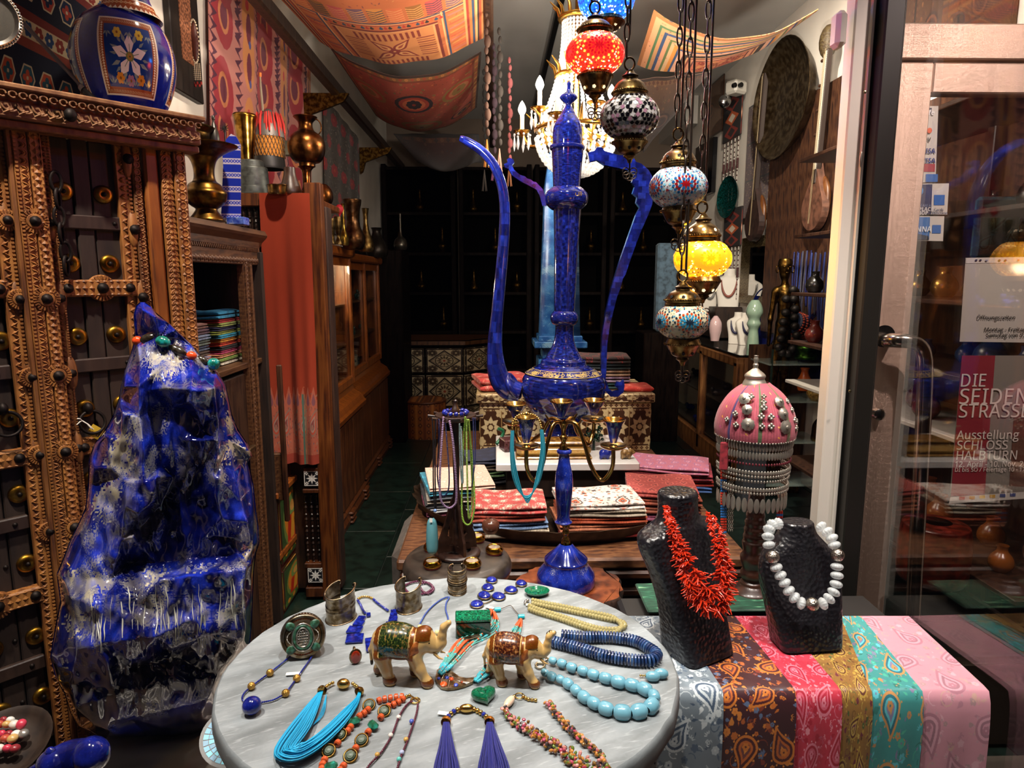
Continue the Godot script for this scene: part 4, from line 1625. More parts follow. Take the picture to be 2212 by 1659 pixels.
	g.box(fr0+Vector3(.016,.0,0),Vector3(.004,.3,.12))
	put(g,"embroidery",mat("frame_cloth","a06a50",.9,.0,{"tex":TC.patina,"tri":12.0}),fr)
	var bp:=thing("beaded_pendant",pxx(421,215,-1.405),"red and cream beaded pendant with tassels hanging on the dark narrow frame","pendant")
	var po:=pxx(421,90,-1.405)
	g=G.new()
	g.at(po,Basis()).ball(Vector3.ZERO,Vector3(.018,.09,.012),14,12)
	put(g,"plaque",plain("pendant_dark","4a221a",.5),bp)
	g=G.new()
	for k in 30:
		var aa:=TAU*k/30
		g.ball(po+Vector3(cos(aa)*.02,sin(aa)*.095,.006),Vector3(.0045,.005,.0045),6,4)
	for k in 5:
		for s in 9:
			g.ball(po+Vector3(-.016+k*.008,-.1-s*.0085,.004),Vector3(.003,.004,.003),6,4)
	stuff(put(g,"beads",plain("bone_beads","c8b89a",.5),bp))
	g=G.new()
	for k in 5:
		g.ball(po+Vector3(-.018+k*.009,-.185-.01*(k%2),.004),Vector3(.006,.008,.006),8,5)
	stuff(put(g,"tassel_knobs",plain("pendant_red","8a1c14",.7),bp))
	vitrines()

func vitrines()->void:
	var ok:=wood("vitrine_oak","96581f",.35,Vector3(8,1.0,8),{"coat":.3})
	var lo:=wood("vitrine_base","5e3616",.45,Vector3(8,1.0,8))
	var gl:=mat("case_glass","101614",.02,.0,{"alpha":.03})
	var blue:=mat("lapis_small","2a44c0",.2,.0,{"tex":TC.grain,"tri":9.0})
	for n in 2:
		var z0:float=[-3.72,-4.95][n]
		var z1:float=[-4.82,-6.3][n]
		var x:float=[-.975,-1.03][n]
		var top:float=[1.8,1.78][n]
		var zm:=(z0+z1)/2
		var L:=z0-z1
		var t:=thing("glass_vitrine",Vector3(x-.2,0,zm),["orange brown wooden vitrine with lit glass case full of blue figures beside the screen","second wooden vitrine with glass case farther back, next to the inlaid counter"][n],"vitrine","")
		var g:=G.new()
		g.box(Vector3(x-.2,.41,zm),Vector3(.4,.6,L),.006)
		put(g,"base_body",lo,t)
		var nd:=3
		for k in nd:
			g=G.new()
			g.box(Vector3(x+.004,.4,z0-L*(k+.5)/nd),Vector3(.014,.54,L/nd-.012),.004)
			put(g,"door",lo,t)
		g=G.new()
		var pr:=PackedVector2Array()
		for q in [[.03,.70],[.035,.73],[.02,.745],[.005,.775],[-.02,.79],[-.05,.81],[-.06,.85],[-.42,.85],[-.42,.70]]:
			pr.append(Vector2(q[0],q[1]))
		g.at(Vector3(x,0,z1)).prism(pr,L)
		put(g,"ledge",ok,t)
		g=G.new()
		pr=PackedVector2Array()
		for q in [[.02,.0],[.03,.05],[.015,.08],[.02,.1],[.0,.12],[-.3,.12],[-.3,.0]]:
			pr.append(Vector2(q[0],q[1]))
		g.at(Vector3(x,0,z1)).prism(pr,L)
		for e in [z0-.08,zm,z1+.08]:
			for q in 3:
				g.at(Vector3.ZERO).box(Vector3(x+.02,.02+q*.03,e),Vector3(.05,.02,.12),.008)
		put(g,"plinth",lo,t)
		var xf:=x-.06
		for e in [z0-.025,z0-.22 if n==0 else zm,z1+.025]:
			g=G.new()
			g.box(Vector3(xf,(.85+top)/2,e),Vector3(.045,top-.85,.04),.008)
			g.box(Vector3(xf+.012,(.85+top)/2,e+.025),Vector3(.02,top-.9,.014),.003)
			put(g,"stile",ok,t)
		g=G.new()
		g.box(Vector3(xf-.15,top-.03,zm),Vector3(.4,.06,L+.03),.012)
		g.box(Vector3(xf,top-.09,zm),Vector3(.03,.06,L),.004)
		put(g,"cornice",ok,t)
		g=G.new()
		g.box(Vector3(xf,.88,zm),Vector3(.04,.06,L),.008)
		put(g,"bottom_rail",ok,t)
		g=G.new()
		g.box(Vector3(xf-.33,(.85+top)/2,zm),Vector3(.02,top-.85,L))
		put(g,"back_board",plain("case_back",["4a5a60","2a2420"][n],.7),t)
		g=G.new()
		g.box(Vector3(xf-.16,(.85+top)/2,z1+.01),Vector3(.3,top-.9,.015))
		put(g,"side_board",ok,t)
		for e in [1.13,1.41]:
			g=G.new()
			g.box(Vector3(xf-.17,e,zm),Vector3(.29,.014,L-.06),.002)
			put(g,"shelf",wood("case_shelf","7a5a34",.4),t)
		g=G.new()
		g.box(Vector3(xf-.003,(.9+top-.12)/2,zm),Vector3(.005,top-.12-.9,L-.06))
		put(g,"pane",gl,t)
		for k in 14:
			var e:float=[.855,1.137,1.417][k%3]
			g=G.new()
			var o:=Vector3(xf-.08-.06*(k%2),e,z0-.3-(L-.4)*(k+.3)/14.0)
			g.ball(o+Vector3(0,.025,0),Vector3(.02,.025,.034),10,6)
			g.ball(o+Vector3(.004,.055+.01*(k%2),-.026),Vector3(.012,.018,.013),8,6)
			for s in [-1,1]:
				g.tube([o+Vector3(0,.02,.02*s),o+Vector3(.008,0,.024*s)],.007,6)
			tag(put(g,"stone_figure",blue if n==0 else plain("green_glaze","2a4a44",.3)),"%s stone animal, %s from the near end on the %s shelf of the %s vitrine"%["blue" if n==0 else "dark green",nth(k/3),["lowest","middle","top"][k%3],"lit" if n==0 else "unlit"],"figurine","stone animals in the vitrines")
		if n==0:
			g=G.new()
			var lp:=Vector3(xf-.1,top-.075,z0-.42)
			g.at(lp).lathe([[.0004,-.022],[.03,-.018],[.045,.0],[.045,.012],[.0004,.012]],Vector3.ZERO,18)
			put(g,"lamp",mat("case_lamp","ffffff",.5,.0,{"emit":"ffe9c0","ee":6.0}),t)
			omni("vitrine_lamp",lp+Vector3(0,-.06,0),.9,"ffe2b0",.04)
	var cop:=mat("aged_copper","5a4434",.32,1.0,{"tex":TC.patina,"tri":4.0,"bump":TC.hammer,"bs":.05})
	var bz:=brass("aged_bronze","6a5c40",.35)
	pot("egg_vase",703,3.95,[[512,6],[508,9],[498,11],[485,10.5],[476,6],[472,4],[468,5]],cop,"egg shaped copper vase at the corner of the lit vitrine's top","vase")
	pot("bronze_cup",718,4.05,[[528,8],[524,6],[505,5.5],[490,8],[474,9],[472,8]],bz,"fluted bronze cup on the lit vitrine, beside the egg shaped vase","cup","",20,6,.06)
	pot("bronze_goblet",732,4.15,[[528,9],[522,8],[512,4],[500,6],[485,9],[470,9],[468,8]],bz,"bronze goblet between the fluted cup and the long necked bottle","goblet")
	pot("bronze_bottle",744,4.3,[[530,9],[520,10],[508,9],[495,4],[470,3],[445,3],[440,5]],brass("bottle_brass","8a7a40",.3),"long necked brass bottle beside the tall dark jug","bottle")
	pot("copper_jug",764,4.45,[[540,17],[534,22],[522,25],[508,24],[492,17],[475,14],[455,16],[442,19],[435,20],[431,20],[434,17]],cop,"tall dark copper jug on the lit vitrine","jug","",36)
	pot("dark_ewer",792,4.75,[[544,16],[535,18],[520,15],[500,8],[480,5],[460,6],[450,8]],bz,"slender dark ewer to the right of the tall copper jug","ewer")
	pot("dark_pot",815,6.0,[[556,20],[545,24],[530,22],[512,12],[500,9],[492,12]],plain("black_bronze","241e18",.35,.8),"bulbous dark pot on the second vitrine's near end","pot")
	pot("swan_bottle",866,6.62,[[540,12],[530,15],[518,12],[508,4],[480,2.5],[462,3]],plain("dark_silver","4a463e",.3,.9),"round bellied dark bottle with thin neck on the second vitrine","bottle")
	for k in 2:
		pot("red_rose_ornament",708+k*28,4.3,[[522,1],[470,1],[462,4],[456,9],[448,9],[442,4]],plain("rose_red","a01424",.7),["red cloth rose to the left of the long necked brass bottle","red cloth rose to the right, beside the tall copper jug"][k],"ornament")

# ---- the great polished lapis boulder: silhouette and facets traced, depth towards the street in metres
const RD:=1.56
const RS:=[[652,303,312],[660,293,325],[680,288,340],[700,289,368],[730,291,398],[745,288,415],[780,276,443],[800,269,468],[830,262,487],[860,257,494],[900,243,502],[930,226,515],[960,203,536],[985,194,545],[1000,191,538],[1050,190,548],[1100,184,553],[1140,165,559],[1170,150,561],[1200,139,552],[1240,122,548],[1300,130,546],[1360,118,543],[1420,108,537],[1470,122,531],[1500,140,515],[1540,152,500],[1570,168,488],[1592,210,440],[1600,240,330]]
const RP:=[[307,668,.05,0],[303,705,.035,2],[337,685,.07,0],[382,712,.06,0],[345,730,.06,2],[423,745,.05,0],[455,795,.04,3],
	[298,752,.07,0],[303,790,.1,0],[325,760,.075,3],[382,785,.085,3],[340,800,.12,3],[415,800,.12,0],[440,815,.1,0],
	[268,835,.1,0],[300,835,.15,0],[318,845,.13,0],[360,838,.16,0],[413,842,.19,0],[463,838,.18,1],[488,850,.04,3],
	[264,890,.14,0],[300,900,.16,0],[327,890,.09,1],[365,880,.11,1],[402,885,.12,1],[415,870,.19,0],[470,900,.16,0],[495,900,.06,3],
	[230,940,.08,0],[262,950,.13,3],[310,960,.17,0],[336,960,.13,0],[350,965,.12,1],[385,960,.13,1],[400,950,.15,2],[440,930,.13,2],[472,950,.17,0],[500,955,.08,3],[538,975,.05,3],
	[205,1010,.06,0],[240,1010,.11,3],[262,1030,.12,3],[275,1040,.16,0],[310,1040,.19,1],[338,1030,.19,1],[346,1010,.12,2],[375,1030,.1,2],[430,1020,.12,2],[462,1030,.17,0],[475,1035,.17,0],[505,1030,.12,0],
	[210,1080,.08,3],[245,1085,.12,3],[270,1095,.17,0],[300,1110,.19,1],[335,1085,.19,1],[345,1090,.1,2],[395,1100,.1,2],[445,1090,.12,2],[470,1085,.16,0],[520,1080,.13,0],
	[190,1140,.09,0],[235,1150,.13,0],[262,1165,.16,1],[285,1160,.17,1],[300,1140,.13,2],[370,1150,.11,2],[440,1160,.13,2],[480,1120,.15,1],[535,1130,.14,1],[505,1160,.12,2],
	[165,1200,.1,0],[215,1210,.14,0],[250,1215,.16,1],[275,1215,.12,2],[340,1215,.12,2],[430,1205,.13,2],[510,1195,.13,2],[545,1185,.08,3],
	[140,1255,.1,3],[200,1250,.15,3],[240,1252,.15,3],[250,1262,.2,0],[342,1240,.15,3],[345,1252,.21,0],[442,1226,.15,3],[445,1238,.21,0],[530,1215,.14,3],[532,1228,.2,0],
	[150,1290,.14,3],[185,1300,.19,3],[215,1305,.2,0],[300,1300,.205,2],[420,1290,.21,0],[525,1280,.2,0],
	[160,1340,.15,3],[219,1328,.21,0],[342,1326,.215,0],[419,1335,.22,0],[530,1316,.2,0],
	[135,1400,.12,0],[165,1400,.19,0],[220,1390,.23,0],[340,1375,.24,0],[450,1370,.23,0],[530,1360,.2,0],
	[125,1440,.1,3],[158,1455,.17,0],[284,1428,.21,0],[372,1402,.21,0],[525,1384,.18,0],
	[150,1475,.14,2],[284,1442,.17,2],[372,1416,.17,2],[515,1398,.15,2],
	[165,1530,.17,2],[250,1500,.19,2],[360,1480,.19,2],[470,1460,.17,2],[200,1560,.16,2],[280,1550,.17,0],[380,1530,.17,0],[450,1510,.16,0],[250,1585,.12,0],[350,1572,.12,2],[430,1548,.12,2]]
var rock_p:Array=[]
var rock_tri:=PackedInt32Array()
func rock_edge(y:float)->Vector2:
	for k in RS.size()-1:
		if y<=RS[k+1][0]:
			var f:float=clampf((y-RS[k][0])/float(RS[k+1][0]-RS[k][0]),0,1)
			return Vector2(lerpf(RS[k][1],RS[k+1][1],f),lerpf(RS[k][2],RS[k+1][2],f))
	return Vector2(RS[-1][1],RS[-1][2])
func rock_at(p:Vector2)->Array:   # [depth,zone weights of the three corners as the nearest zone]
	for k in range(0,rock_tri.size(),3):
		var a=rock_p[rock_tri[k]]
		var b=rock_p[rock_tri[k+1]]
		var c=rock_p[rock_tri[k+2]]
		var d:float=(b[1]-c[1])*(a[0]-c[0])+(c[0]-b[0])*(a[1]-c[1])
		if absf(d)<1e-6:
			continue
		var u:float=((b[1]-c[1])*(p.x-c[0])+(c[0]-b[0])*(p.y-c[1]))/d
		var w:float=((c[1]-a[1])*(p.x-c[0])+(a[0]-c[0])*(p.y-c[1]))/d
		var t:=1.0-u-w
		if u>-.002 and w>-.002 and t>-.002:
			var zone:=[.0,.0,.0,.0]
			zone[a[3]]+=u
			zone[b[3]]+=w
			zone[c[3]]+=t
			return [a[2]*u+b[2]*w+c[2]*t,zone]
	return [.0,[1.0,.0,.0,.0]]
var rock_n:FastNoiseLite
func rock_bump(x:float,y:float)->float:
	if rock_n==null:
		rock_n=noise(77,.014,1,2)
	return rock_n.get_noise_2d(x*1.5,y*.8)*.014
func lapis_rock()->void:
	var pts:=PackedVector2Array()
	rock_p=RP.duplicate()
	for k in RS.size():
		rock_p.append([RS[k][1],RS[k][0],.0,0])
		rock_p.append([RS[k][2],RS[k][0],.0,0])
	for q in rock_p:
		pts.append(Vector2(q[0],q[1]))
	rock_tri=Geometry2D.triangulate_delaunay(pts)
	var W:=140
	var H:=240
	var nf:=noise(78,.05,1,2)
	var P:=PackedVector3Array()
	var Z:=[]
	var cols:=PackedColorArray()
	var cell:={}
	for k in range(0,rock_tri.size(),3):
		var a=rock_p[rock_tri[k]]
		var b=rock_p[rock_tri[k+1]]
		var c=rock_p[rock_tri[k+2]]
		var d:float=(b[1]-c[1])*(a[0]-c[0])+(c[0]-b[0])*(a[1]-c[1])
		if absf(d)<1e-6:
			continue
		var ya:float=minf(a[1],minf(b[1],c[1]))
		var yb:float=maxf(a[1],maxf(b[1],c[1]))
		for j in range(maxi(0,int((ya-653)/946.0*(H-1))),mini(H,int((yb-653)/946.0*(H-1))+2)):
			var y:=lerpf(653,1599,j/(H-1.0))
			var e:=rock_edge(y)
			var xa:float=(minf(a[0],minf(b[0],c[0]))-e.x)/(e.y-e.x)*(W-1)
			var xb:float=(maxf(a[0],maxf(b[0],c[0]))-e.x)/(e.y-e.x)*(W-1)
			for i in range(maxi(0,int(xa)),mini(W,int(xb)+2)):
				var x:=clampf(lerpf(e.x,e.y,i/(W-1.0)),e.x+.5,e.y-.5)
				var u:float=((b[1]-c[1])*(x-c[0])+(c[0]-b[0])*(y-c[1]))/d
				var w:float=((c[1]-a[1])*(x-c[0])+(a[0]-c[0])*(y-c[1]))/d
				var t1:=1.0-u-w
				if u>-.002 and w>-.002 and t1>-.002:
					var zone:=[.0,.0,.0,.0]
					zone[a[3]]+=u
					zone[b[3]]+=w
					zone[c[3]]+=t1
					cell[j*W+i]=[a[2]*u+b[2]*w+c[2]*t1,zone]
	var none:=[.0,[1.0,.0,.0,.0]]
	for j in H:
		var y:=lerpf(653,1599,j/(H-1.0))
		var e:=rock_edge(y)
		for i in W:
			var u:=i/(W-1.0)
			var x:=lerpf(e.x,e.y,u)
			var r:Array=cell.get(j*W+i,none)
			var edge:=minf(1.0,26.0*u*(1-u))
			var d:float=r[0]+rock_bump(x,y)*edge
			d+=.05*(sqrt(edge)*(2.0-edge)-1.0) if edge<1.0 else .0
			P.append(pz(x,y,RD-d))
			Z.append(r[1])
			var zn=r[1]
			var k:=Color(.85,.85,.85).lerp(Color(1,1,1),minf(zn[1],1.0)).lerp(Color(.13,.12,.16),minf(zn[2],1.0)).lerp(Color(.9,.9,.9),minf(zn[3],1.0))  # dark zone paints shade into the hollow faces; the lower band is darker stone
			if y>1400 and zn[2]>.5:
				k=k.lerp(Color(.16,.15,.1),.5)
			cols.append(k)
	var g:=G.new()
	g.patch(P,W,H)
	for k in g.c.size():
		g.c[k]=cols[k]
	var keep:=PackedInt32Array()
	var m:=G.new()
	for k in range(0,g.ix.size(),3):
		var a:=g.ix[k]
		var q:=g.v[a]
		var wn:float=Z[a][3]+.5*nf.get_noise_2d(a%W*7.0,a/W*7.0)
		if wn>.62:
			m.ix.append_array(PackedInt32Array([g.ix[k],g.ix[k+1],g.ix[k+2]]))
		else:
			keep.append_array(PackedInt32Array([g.ix[k],g.ix[k+1],g.ix[k+2]]))
	m.v=g.v.duplicate()
	m.n=g.n.duplicate()
	m.t=g.t.duplicate()
	m.c=g.c.duplicate()
	g.ix=keep
	var B:=PackedVector3Array()
	for j in H/5:
		var y:=lerpf(653,1599,j/(H/5-1.0))
		var e:=rock_edge(y)
		for i in 17:
			var u:=1.0-i/16.0
			B.append(pz(lerpf(e.x,e.y,u),y,RD+.02+.16*sqrt(maxf(.0,4*u*(1-u)))*minf(1.0,j/8.0+.2)))
	var t:=thing("lapis_boulder",pz(300,1592,RD),"huge polished blue lapis boulder with cream veins standing on silver cloth","boulder")
	g.patch(B,17,H/5)
	var rt:=lapis_tex("lapis_rock",41,1024,.88,.7,"080e58","243cc4","b8b098")
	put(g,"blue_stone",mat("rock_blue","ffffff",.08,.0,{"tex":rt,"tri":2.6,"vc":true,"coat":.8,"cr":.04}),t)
	var ct:=lapis_tex("lapis_cream",51,512,.72,.36,"14206a","3a4aa0","c2b694")
	put(m,"cream_matrix",mat("rock_cream","ffffff",.16,.0,{"tex":ct,"tri":5.0,"coat":.5}),t)
	g=G.new()
	rng.seed=12
	for k in 44:
		var x:=rng.randf_range(190,525)
		var y0:=rng.randf_range(1262,1330)-(x-300)*.06
		var y1:=y0+rng.randf_range(50,110)
		var path:=[]
		for s in 7:
			var yy:=lerpf(y0,y1,s/6.0)
			var xx:=x+1.3*sin(s*1.3+k)+s*(.9 if k%3 else -.6)
			path.append(pz(xx,yy,RD-rock_at(Vector2(xx,yy))[0]-rock_bump(xx,yy)))
		var rr:=rng.randf_range(.0005,.0018)
		g.tube(path,[.0004,rr*.8,rr,rr,rr,rr*.7,.0003],6)
	stuff(put(g,"veins",plain("calcite","b9b6a8",.2),t))
	var nk:=thing("stone_necklace",pz(380,790,1.45),"necklace of big turquoise, orange and striped grey beads laid round the boulder's neck","necklace")
	for q in [[297,736,11,10,"orange_bead","d8481c",.0],[322,731,20,11,"grey_bead","3a3634",.25],[352,738,16,12,"turquoise_bead","1e98a4",-.3],[384,757,21,10,"grey_bead","2a2628",-.5],[414,768,11,9,"orange_bead","d8481c",-.3],[438,778,15,8,"grey_bead","1e1c1e",-.5],[462,786,13,13,"turquoise_bead","1e98a4",.0]]:
		var e:=rock_edge(q[1])
		var base:float=RD-rock_at(Vector2(clampf(q[0],e.x+4,e.y-4),q[1]))[0]-.012
		var o:=pz(q[0],q[1],base)
		g=G.new()
		var s:=mpp(o)
		g.ball(o,Vector3(q[2]*s,q[3]*s,q[3]*s),16,10,Basis(Vector3.BACK,q[6]))
		var mt:=mat(q[4],q[5],.2,.0,{"tex":TC.patina if q[4]!="orange_bead" else TC.soft,"tri":14.0})
		put(g,q[4],mt,nk)
	var P2:=PackedVector3Array()
	var uv:=PackedVector2Array()
	var nl:=noise(91,2.6,1,3,true)
	for j in 60:
		for i in 90:
			var x:=lerpf(-.95,.12,i/89.0)
			var z:=lerpf(-1.95,-.78,j/59.0)
			var h:=.47+.028*nl.get_noise_2d(x*.7+z*1.4,z*.8-x*.6)+.006*sin(x*31+z*17)
			h-=maxf(0,-.86-z)*.0+maxf(0,z+.9)*.9
			P2.append(Vector3(x,h,z))
			uv.append(Vector2(i/20.0,j/20.0))
	g=G.new()
	g.sheet(P2,90,60,.004,uv)
	one(g,"silver_cloth",mat("silver_satin","8a847d",.35,.3,{"rim":.4}),"crumpled silver grey satin spread under the boulder and round table","cloth")
	g=G.new()
	g.box(Vector3(-.45,.355,-1.4),Vector3(1.0,.1,.9),.01)
	struct(g,"trim_5",wood("platform_wood","4a3626"))
	var bo:=pz(8,1606,1.22)
	g=G.new()
	g.at(bo+Vector3(0,-.03,0),Basis(Vector3.RIGHT,.35)).lathe(smooth([[.04,0],[.07,.01],[.085,.03],[.09,.034],[.082,.03],[.06,.016],[.0004,.01]]),Vector3.ZERO,32)
	one(g,"wooden_bowl",wood("bowl_wood","33251a",.6),"shallow dark wooden bowl below the carved door at the picture's lower left","bowl")
	var bc:=["b8503a","c8a060","d8d0c4","c83a50","8a2a30","e0dcd4","a8a29a","6a4a30"]
	for k in 22:
		g=G.new()
		var o:=bo+Vector3(-.02+.014*(k%5)-.012*(k/5%2),.004+.012*(k/8),.02-.013*(k/5))
		g.ball(o,Vector3(.0095,.0075,.0095)*(.8+.06*(k%5)),12,8,Basis(Vector3.RIGHT,k*.7))
		var nm:String=["brick red","amber","white","rose pink","dark red","cream","silver grey","brown"][k%8]
		tag(put(g,"loose_bead",mat("bead_"+bc[k%8],bc[k%8],.3,.6 if k%8==6 else .0)),"%s round bead heaped in the dark wooden bowl"%nm,"bead","%s beads in the wooden bowl"%nm)
	var lp:=mat("lapis_dark","ffffff",.1,.0,{"tex":lapis_tex("lapis_d",71,256,.9,.9,"070b40","18248a"),"tri":4.0,"coat":.7})
	var be:=thing("lapis_bear",pz(150,1655,1.1),"dark blue polished stone animal lying at the lower left corner on the satin","figurine")
	g=G.new()
	var lb:=pz(165,1638,1.12)
	g.ball(lb,Vector3(.062,.034,.03),20,14,Basis(Vector3.BACK,.16))
	g.ball(lb+Vector3(.03,.01,.004),Vector3(.032,.032,.03),16,12)
	g.ball(lb+Vector3(-.03,-.002,.01),Vector3(.034,.028,.027),16,12)
	put(g,"body",lp,be)
	g=G.new()
	g.ball(lb+Vector3(-.036,.023,.012),Vector3(.01,.009,.008),10,8)
	put(g,"ear",lp,be)
	g=G.new()
	g.tube([lb+Vector3(-.05,.0,.01),lb+Vector3(-.075,-.012,.016),lb+Vector3(-.1,-.026,.02)],[.009,.006,.004],8)
	put(g,"snout",lp,be)
	var pl:=thing("turquoise_plate",pz(490,1595,1.25),"turquoise mosaic plate lying on the satin, half hidden under the round table","plate")
	var po:=pz(502,1592,1.26)
	for ring in 4:
		for k in 26:
			g=G.new()
			var a0:=TAU*k/26+.02
			var a1:=TAU*(k+1)/26-.02
			var r0:=.012+ring*.011
			var r1:=r0+.0098
			var q:=PackedVector3Array()
			for e in [[r0,a0],[r0,a1],[r1,a1],[r1,a0]]:
				q.append(Vector3(e[0]*cos(e[1]),.004,-e[0]*sin(e[1])))
			g.at(po,Basis(Vector3.RIGHT,.5)*Basis(Vector3.BACK,-.2))
			var qr:=q.duplicate()
			qr.reverse()
			g.fan(q if (q[1]-q[0]).cross(q[2]-q[0]).y>0 else qr)
			put(g,"tessera",plain("turq%d"%((k+ring)%3),["1a92b8","2ab0cc","1478a0"][(k+ring)%3],.25),pl)
	g=G.new()
	g.at(po,Basis(Vector3.RIGHT,.5)*Basis(Vector3.BACK,-.2)).lathe([[.0004,-.004],[.06,-.002],[.062,.003],[.058,.0032],[.0004,.003]],Vector3.ZERO,32)
	put(g,"plate_body",plain("plate_dark","1a1614",.4),pl)

# ---- round stone table and what lies on it
const TY:=.85
const TC0:=Vector3(-.089,.85,-1.224)
var tp0:Node3D
func tp(a:float,b:float,up:=.004)->Vector3:
	return py(a,b,TY+up)
func tpath(l:Array,up:=.004,k:=6)->Array:
	var p:=[]
	for q in l:
		p.append(tp(q[0],q[1],up))
	return spline(p,k)
func round_table()->void:
	var nz:=noise(7,3.0)
	var g:=G.new()
	var prof:=[[.97,-.052],[.985,-.05],[1.0,-.036],[1.0,-.012],[.994,-.003],[.985,.0]]
	var seg:=96
	var p:=PackedVector3Array()
	for q in prof:
		for i in seg+1:
			var a:=TAU*i/seg
			var d:=Vector3(cos(a)*.441,0,-sin(a)*.384)
			var w:=1.0+.006*nz.get_noise_2d(cos(a)*3.0,sin(a)*3.0)
			p.append(TC0+d*q[0]*w+Vector3(0,q[1]+.002*nz.get_noise_2d(a*4.0,q[1]*90),0))
	g.patch(p,seg+1,prof.size(),true)
	var rim:=PackedVector3Array()
	for i in seg:
		rim.append(p[(prof.size()-1)*(seg+1)+i])
	g.fan(rim)
	var und:=PackedVector3Array()
	for i in seg:
		und.append(p[seg-1-i])
	g.fan(und)
	var S:=1024
	var a:=bytes(noise(301,5.0/S,1,5),S)
	var b:=bytes(noise(302,14.0/S,1,4,true),S)
	var e:=bytes(noise(303,90.0/S,1,2),S)
	var out:=PackedByteArray()
	out.resize(S*S*3)
	var c0:=C("676d70")
	var c1:=C("8b9296")
	var c2:=C("acb2b5")
	for k in S*S:
		var x:=k%S
		var y:=k/S
		var q:=a[(y*2+x)%S*S+(x+y/3)%S]/255.0
		var s:=clampf((b[((y*3+x)%S)*S+(x/2+y/4)%S]/255.0-.76)*5.0,0,1)
		var c:=c0.lerp(c1,clampf(q*1.5-.2+(e[k]/255.0-.5)*.16,0,1)).lerp(c2,s*.75)
		out[k*3]=int(c.r*255)
		out[k*3+1]=int(c.g*255)
		out[k*3+2]=int(c.b*255)
	var st:=ImageTexture.create_from_image(Image.create_from_data(S,S,false,Image.FORMAT_RGB8,out))
	var t:=thing("round_table",Vector3(TC0.x,.31,TC0.z),"round grey stone topped table covered with jewellery in the middle of the window","table")
	put(g,"table_top",mat("table_stone","ffffff",.55,.0,{"tex":st,"tri":1.25,"bump":TC.grain,"bs":.03}),t)
	g=G.new()
	g.at(Vector3(TC0.x,.31,TC0.z)).lathe(smooth([[.22,0],[.2,.02],[.06,.05],[.05,.3],[.08,.45],[.16,.49]]),Vector3.ZERO,24)
	put(g,"pedestal",plain("pedestal_stone","4a4c4c",.7),t)

func beads(g:G,path:Array,r:float,gap:=2.0,shape:=Vector3.ONE,s0:=.0,s1:=-1.0,seg:=8)->void:
	var L:=plen(path)
	if s1<0:
		s1=L
	var st:=r*gap*shape.y
	var n:=int((s1-s0)/st)
	for k in n:
		var q:=along(path,s0+(k+.5)*st)
		g.ball(q[0],Vector3(r,r,r)*shape,seg,maxi(4,seg/2+1),facing(q[1]))
func bead(parent:Node,called:String,o:Vector3,r:Vector3,b:Basis,m:Material,seg:=14,fl:=0,fd:=.0)->void:
	var g:=G.new()
	g.ball(o,r,seg,maxi(6,seg*2/3),b,fl,fd)
	put(g,called,m,parent)
func tagcard(o:Node,a:float,b:float,w:=.026,rot:=.2)->void:
	var g:=G.new()
	g.box(tp(a,b,.004),Vector3(w,.0012,.009),.0004,Basis(Vector3.UP,rot))
	put(g,"price_label",plain("paper_white","e8e6e0",.8),o)
func cuff(a:float,b:float,rx:float,h:float,gap:float,turn:float,bands:Array,m:Material,label:String,tilt:=.0,dots:=0)->void:
	var o:=tp(a,b,.001)
	var t:=thing("silver_cuff",o,label,"bracelet")
	var g:=G.new()
	g.at(o,Basis(Vector3.UP,turn))
	var seg:=40
	for side in [1,-1]:
		var p:=PackedVector3Array()
		for q in bands:
			for i in seg+1:
				var u:=i/float(seg)
				var ang:=gap/2+(TAU-gap)*u
				var rr:float=rx*(1+q[1])+(.0 if side>0 else -.0022)
				p.append(Vector3(rr*cos(ang),q[0]*h+tilt*cos(ang)*q[0],-rr*.82*sin(ang)))
		if side<0:
			var r:=PackedVector3Array()
			for j in bands.size():
				for i in seg+1:
					r.append(p[j*(seg+1)+seg-i])
			p=r
		g.patch(p,seg+1,bands.size())
	for q in [bands[0],bands[-1]]:
		var path:=[]
		for i in seg+1:
			var ang:=gap/2+(TAU-gap)*i/seg
			path.append(Vector3(rx*(1+q[1])*cos(ang),q[0]*h+tilt*cos(ang)*q[0],-rx*(1+q[1])*.82*sin(ang)))
		g.tube(path,.0022,6)
	put(g,"band",m,t)
	for e in [gap/2,-gap/2]:
		g=G.new()
		g.at(o,Basis(Vector3.UP,turn)).torus(Vector3(rx*cos(e),h*.96+tilt*cos(e),-rx*.82*sin(e)),.004,.0016,Basis(Vector3.UP,e),12,6)
		put(g,"end_curl",m,t)
	if dots:
		g=G.new()
		g.at(o,Basis(Vector3.UP,turn))
		for j in dots:
			for i in 44:
				var ang:=gap/2+(TAU-gap)*(i+.5)/44
				var q:=(j+.5)/dots
				var rad:=.0042 if j==dots/2 else (.0024 if j%2 else .0016)
				g.ball(Vector3(rx*1.01*cos(ang),q*h,-rx*.83*sin(ang)),Vector3(rad,rad,rad),6,4)
		stuff(put(g,"granules",m,t))
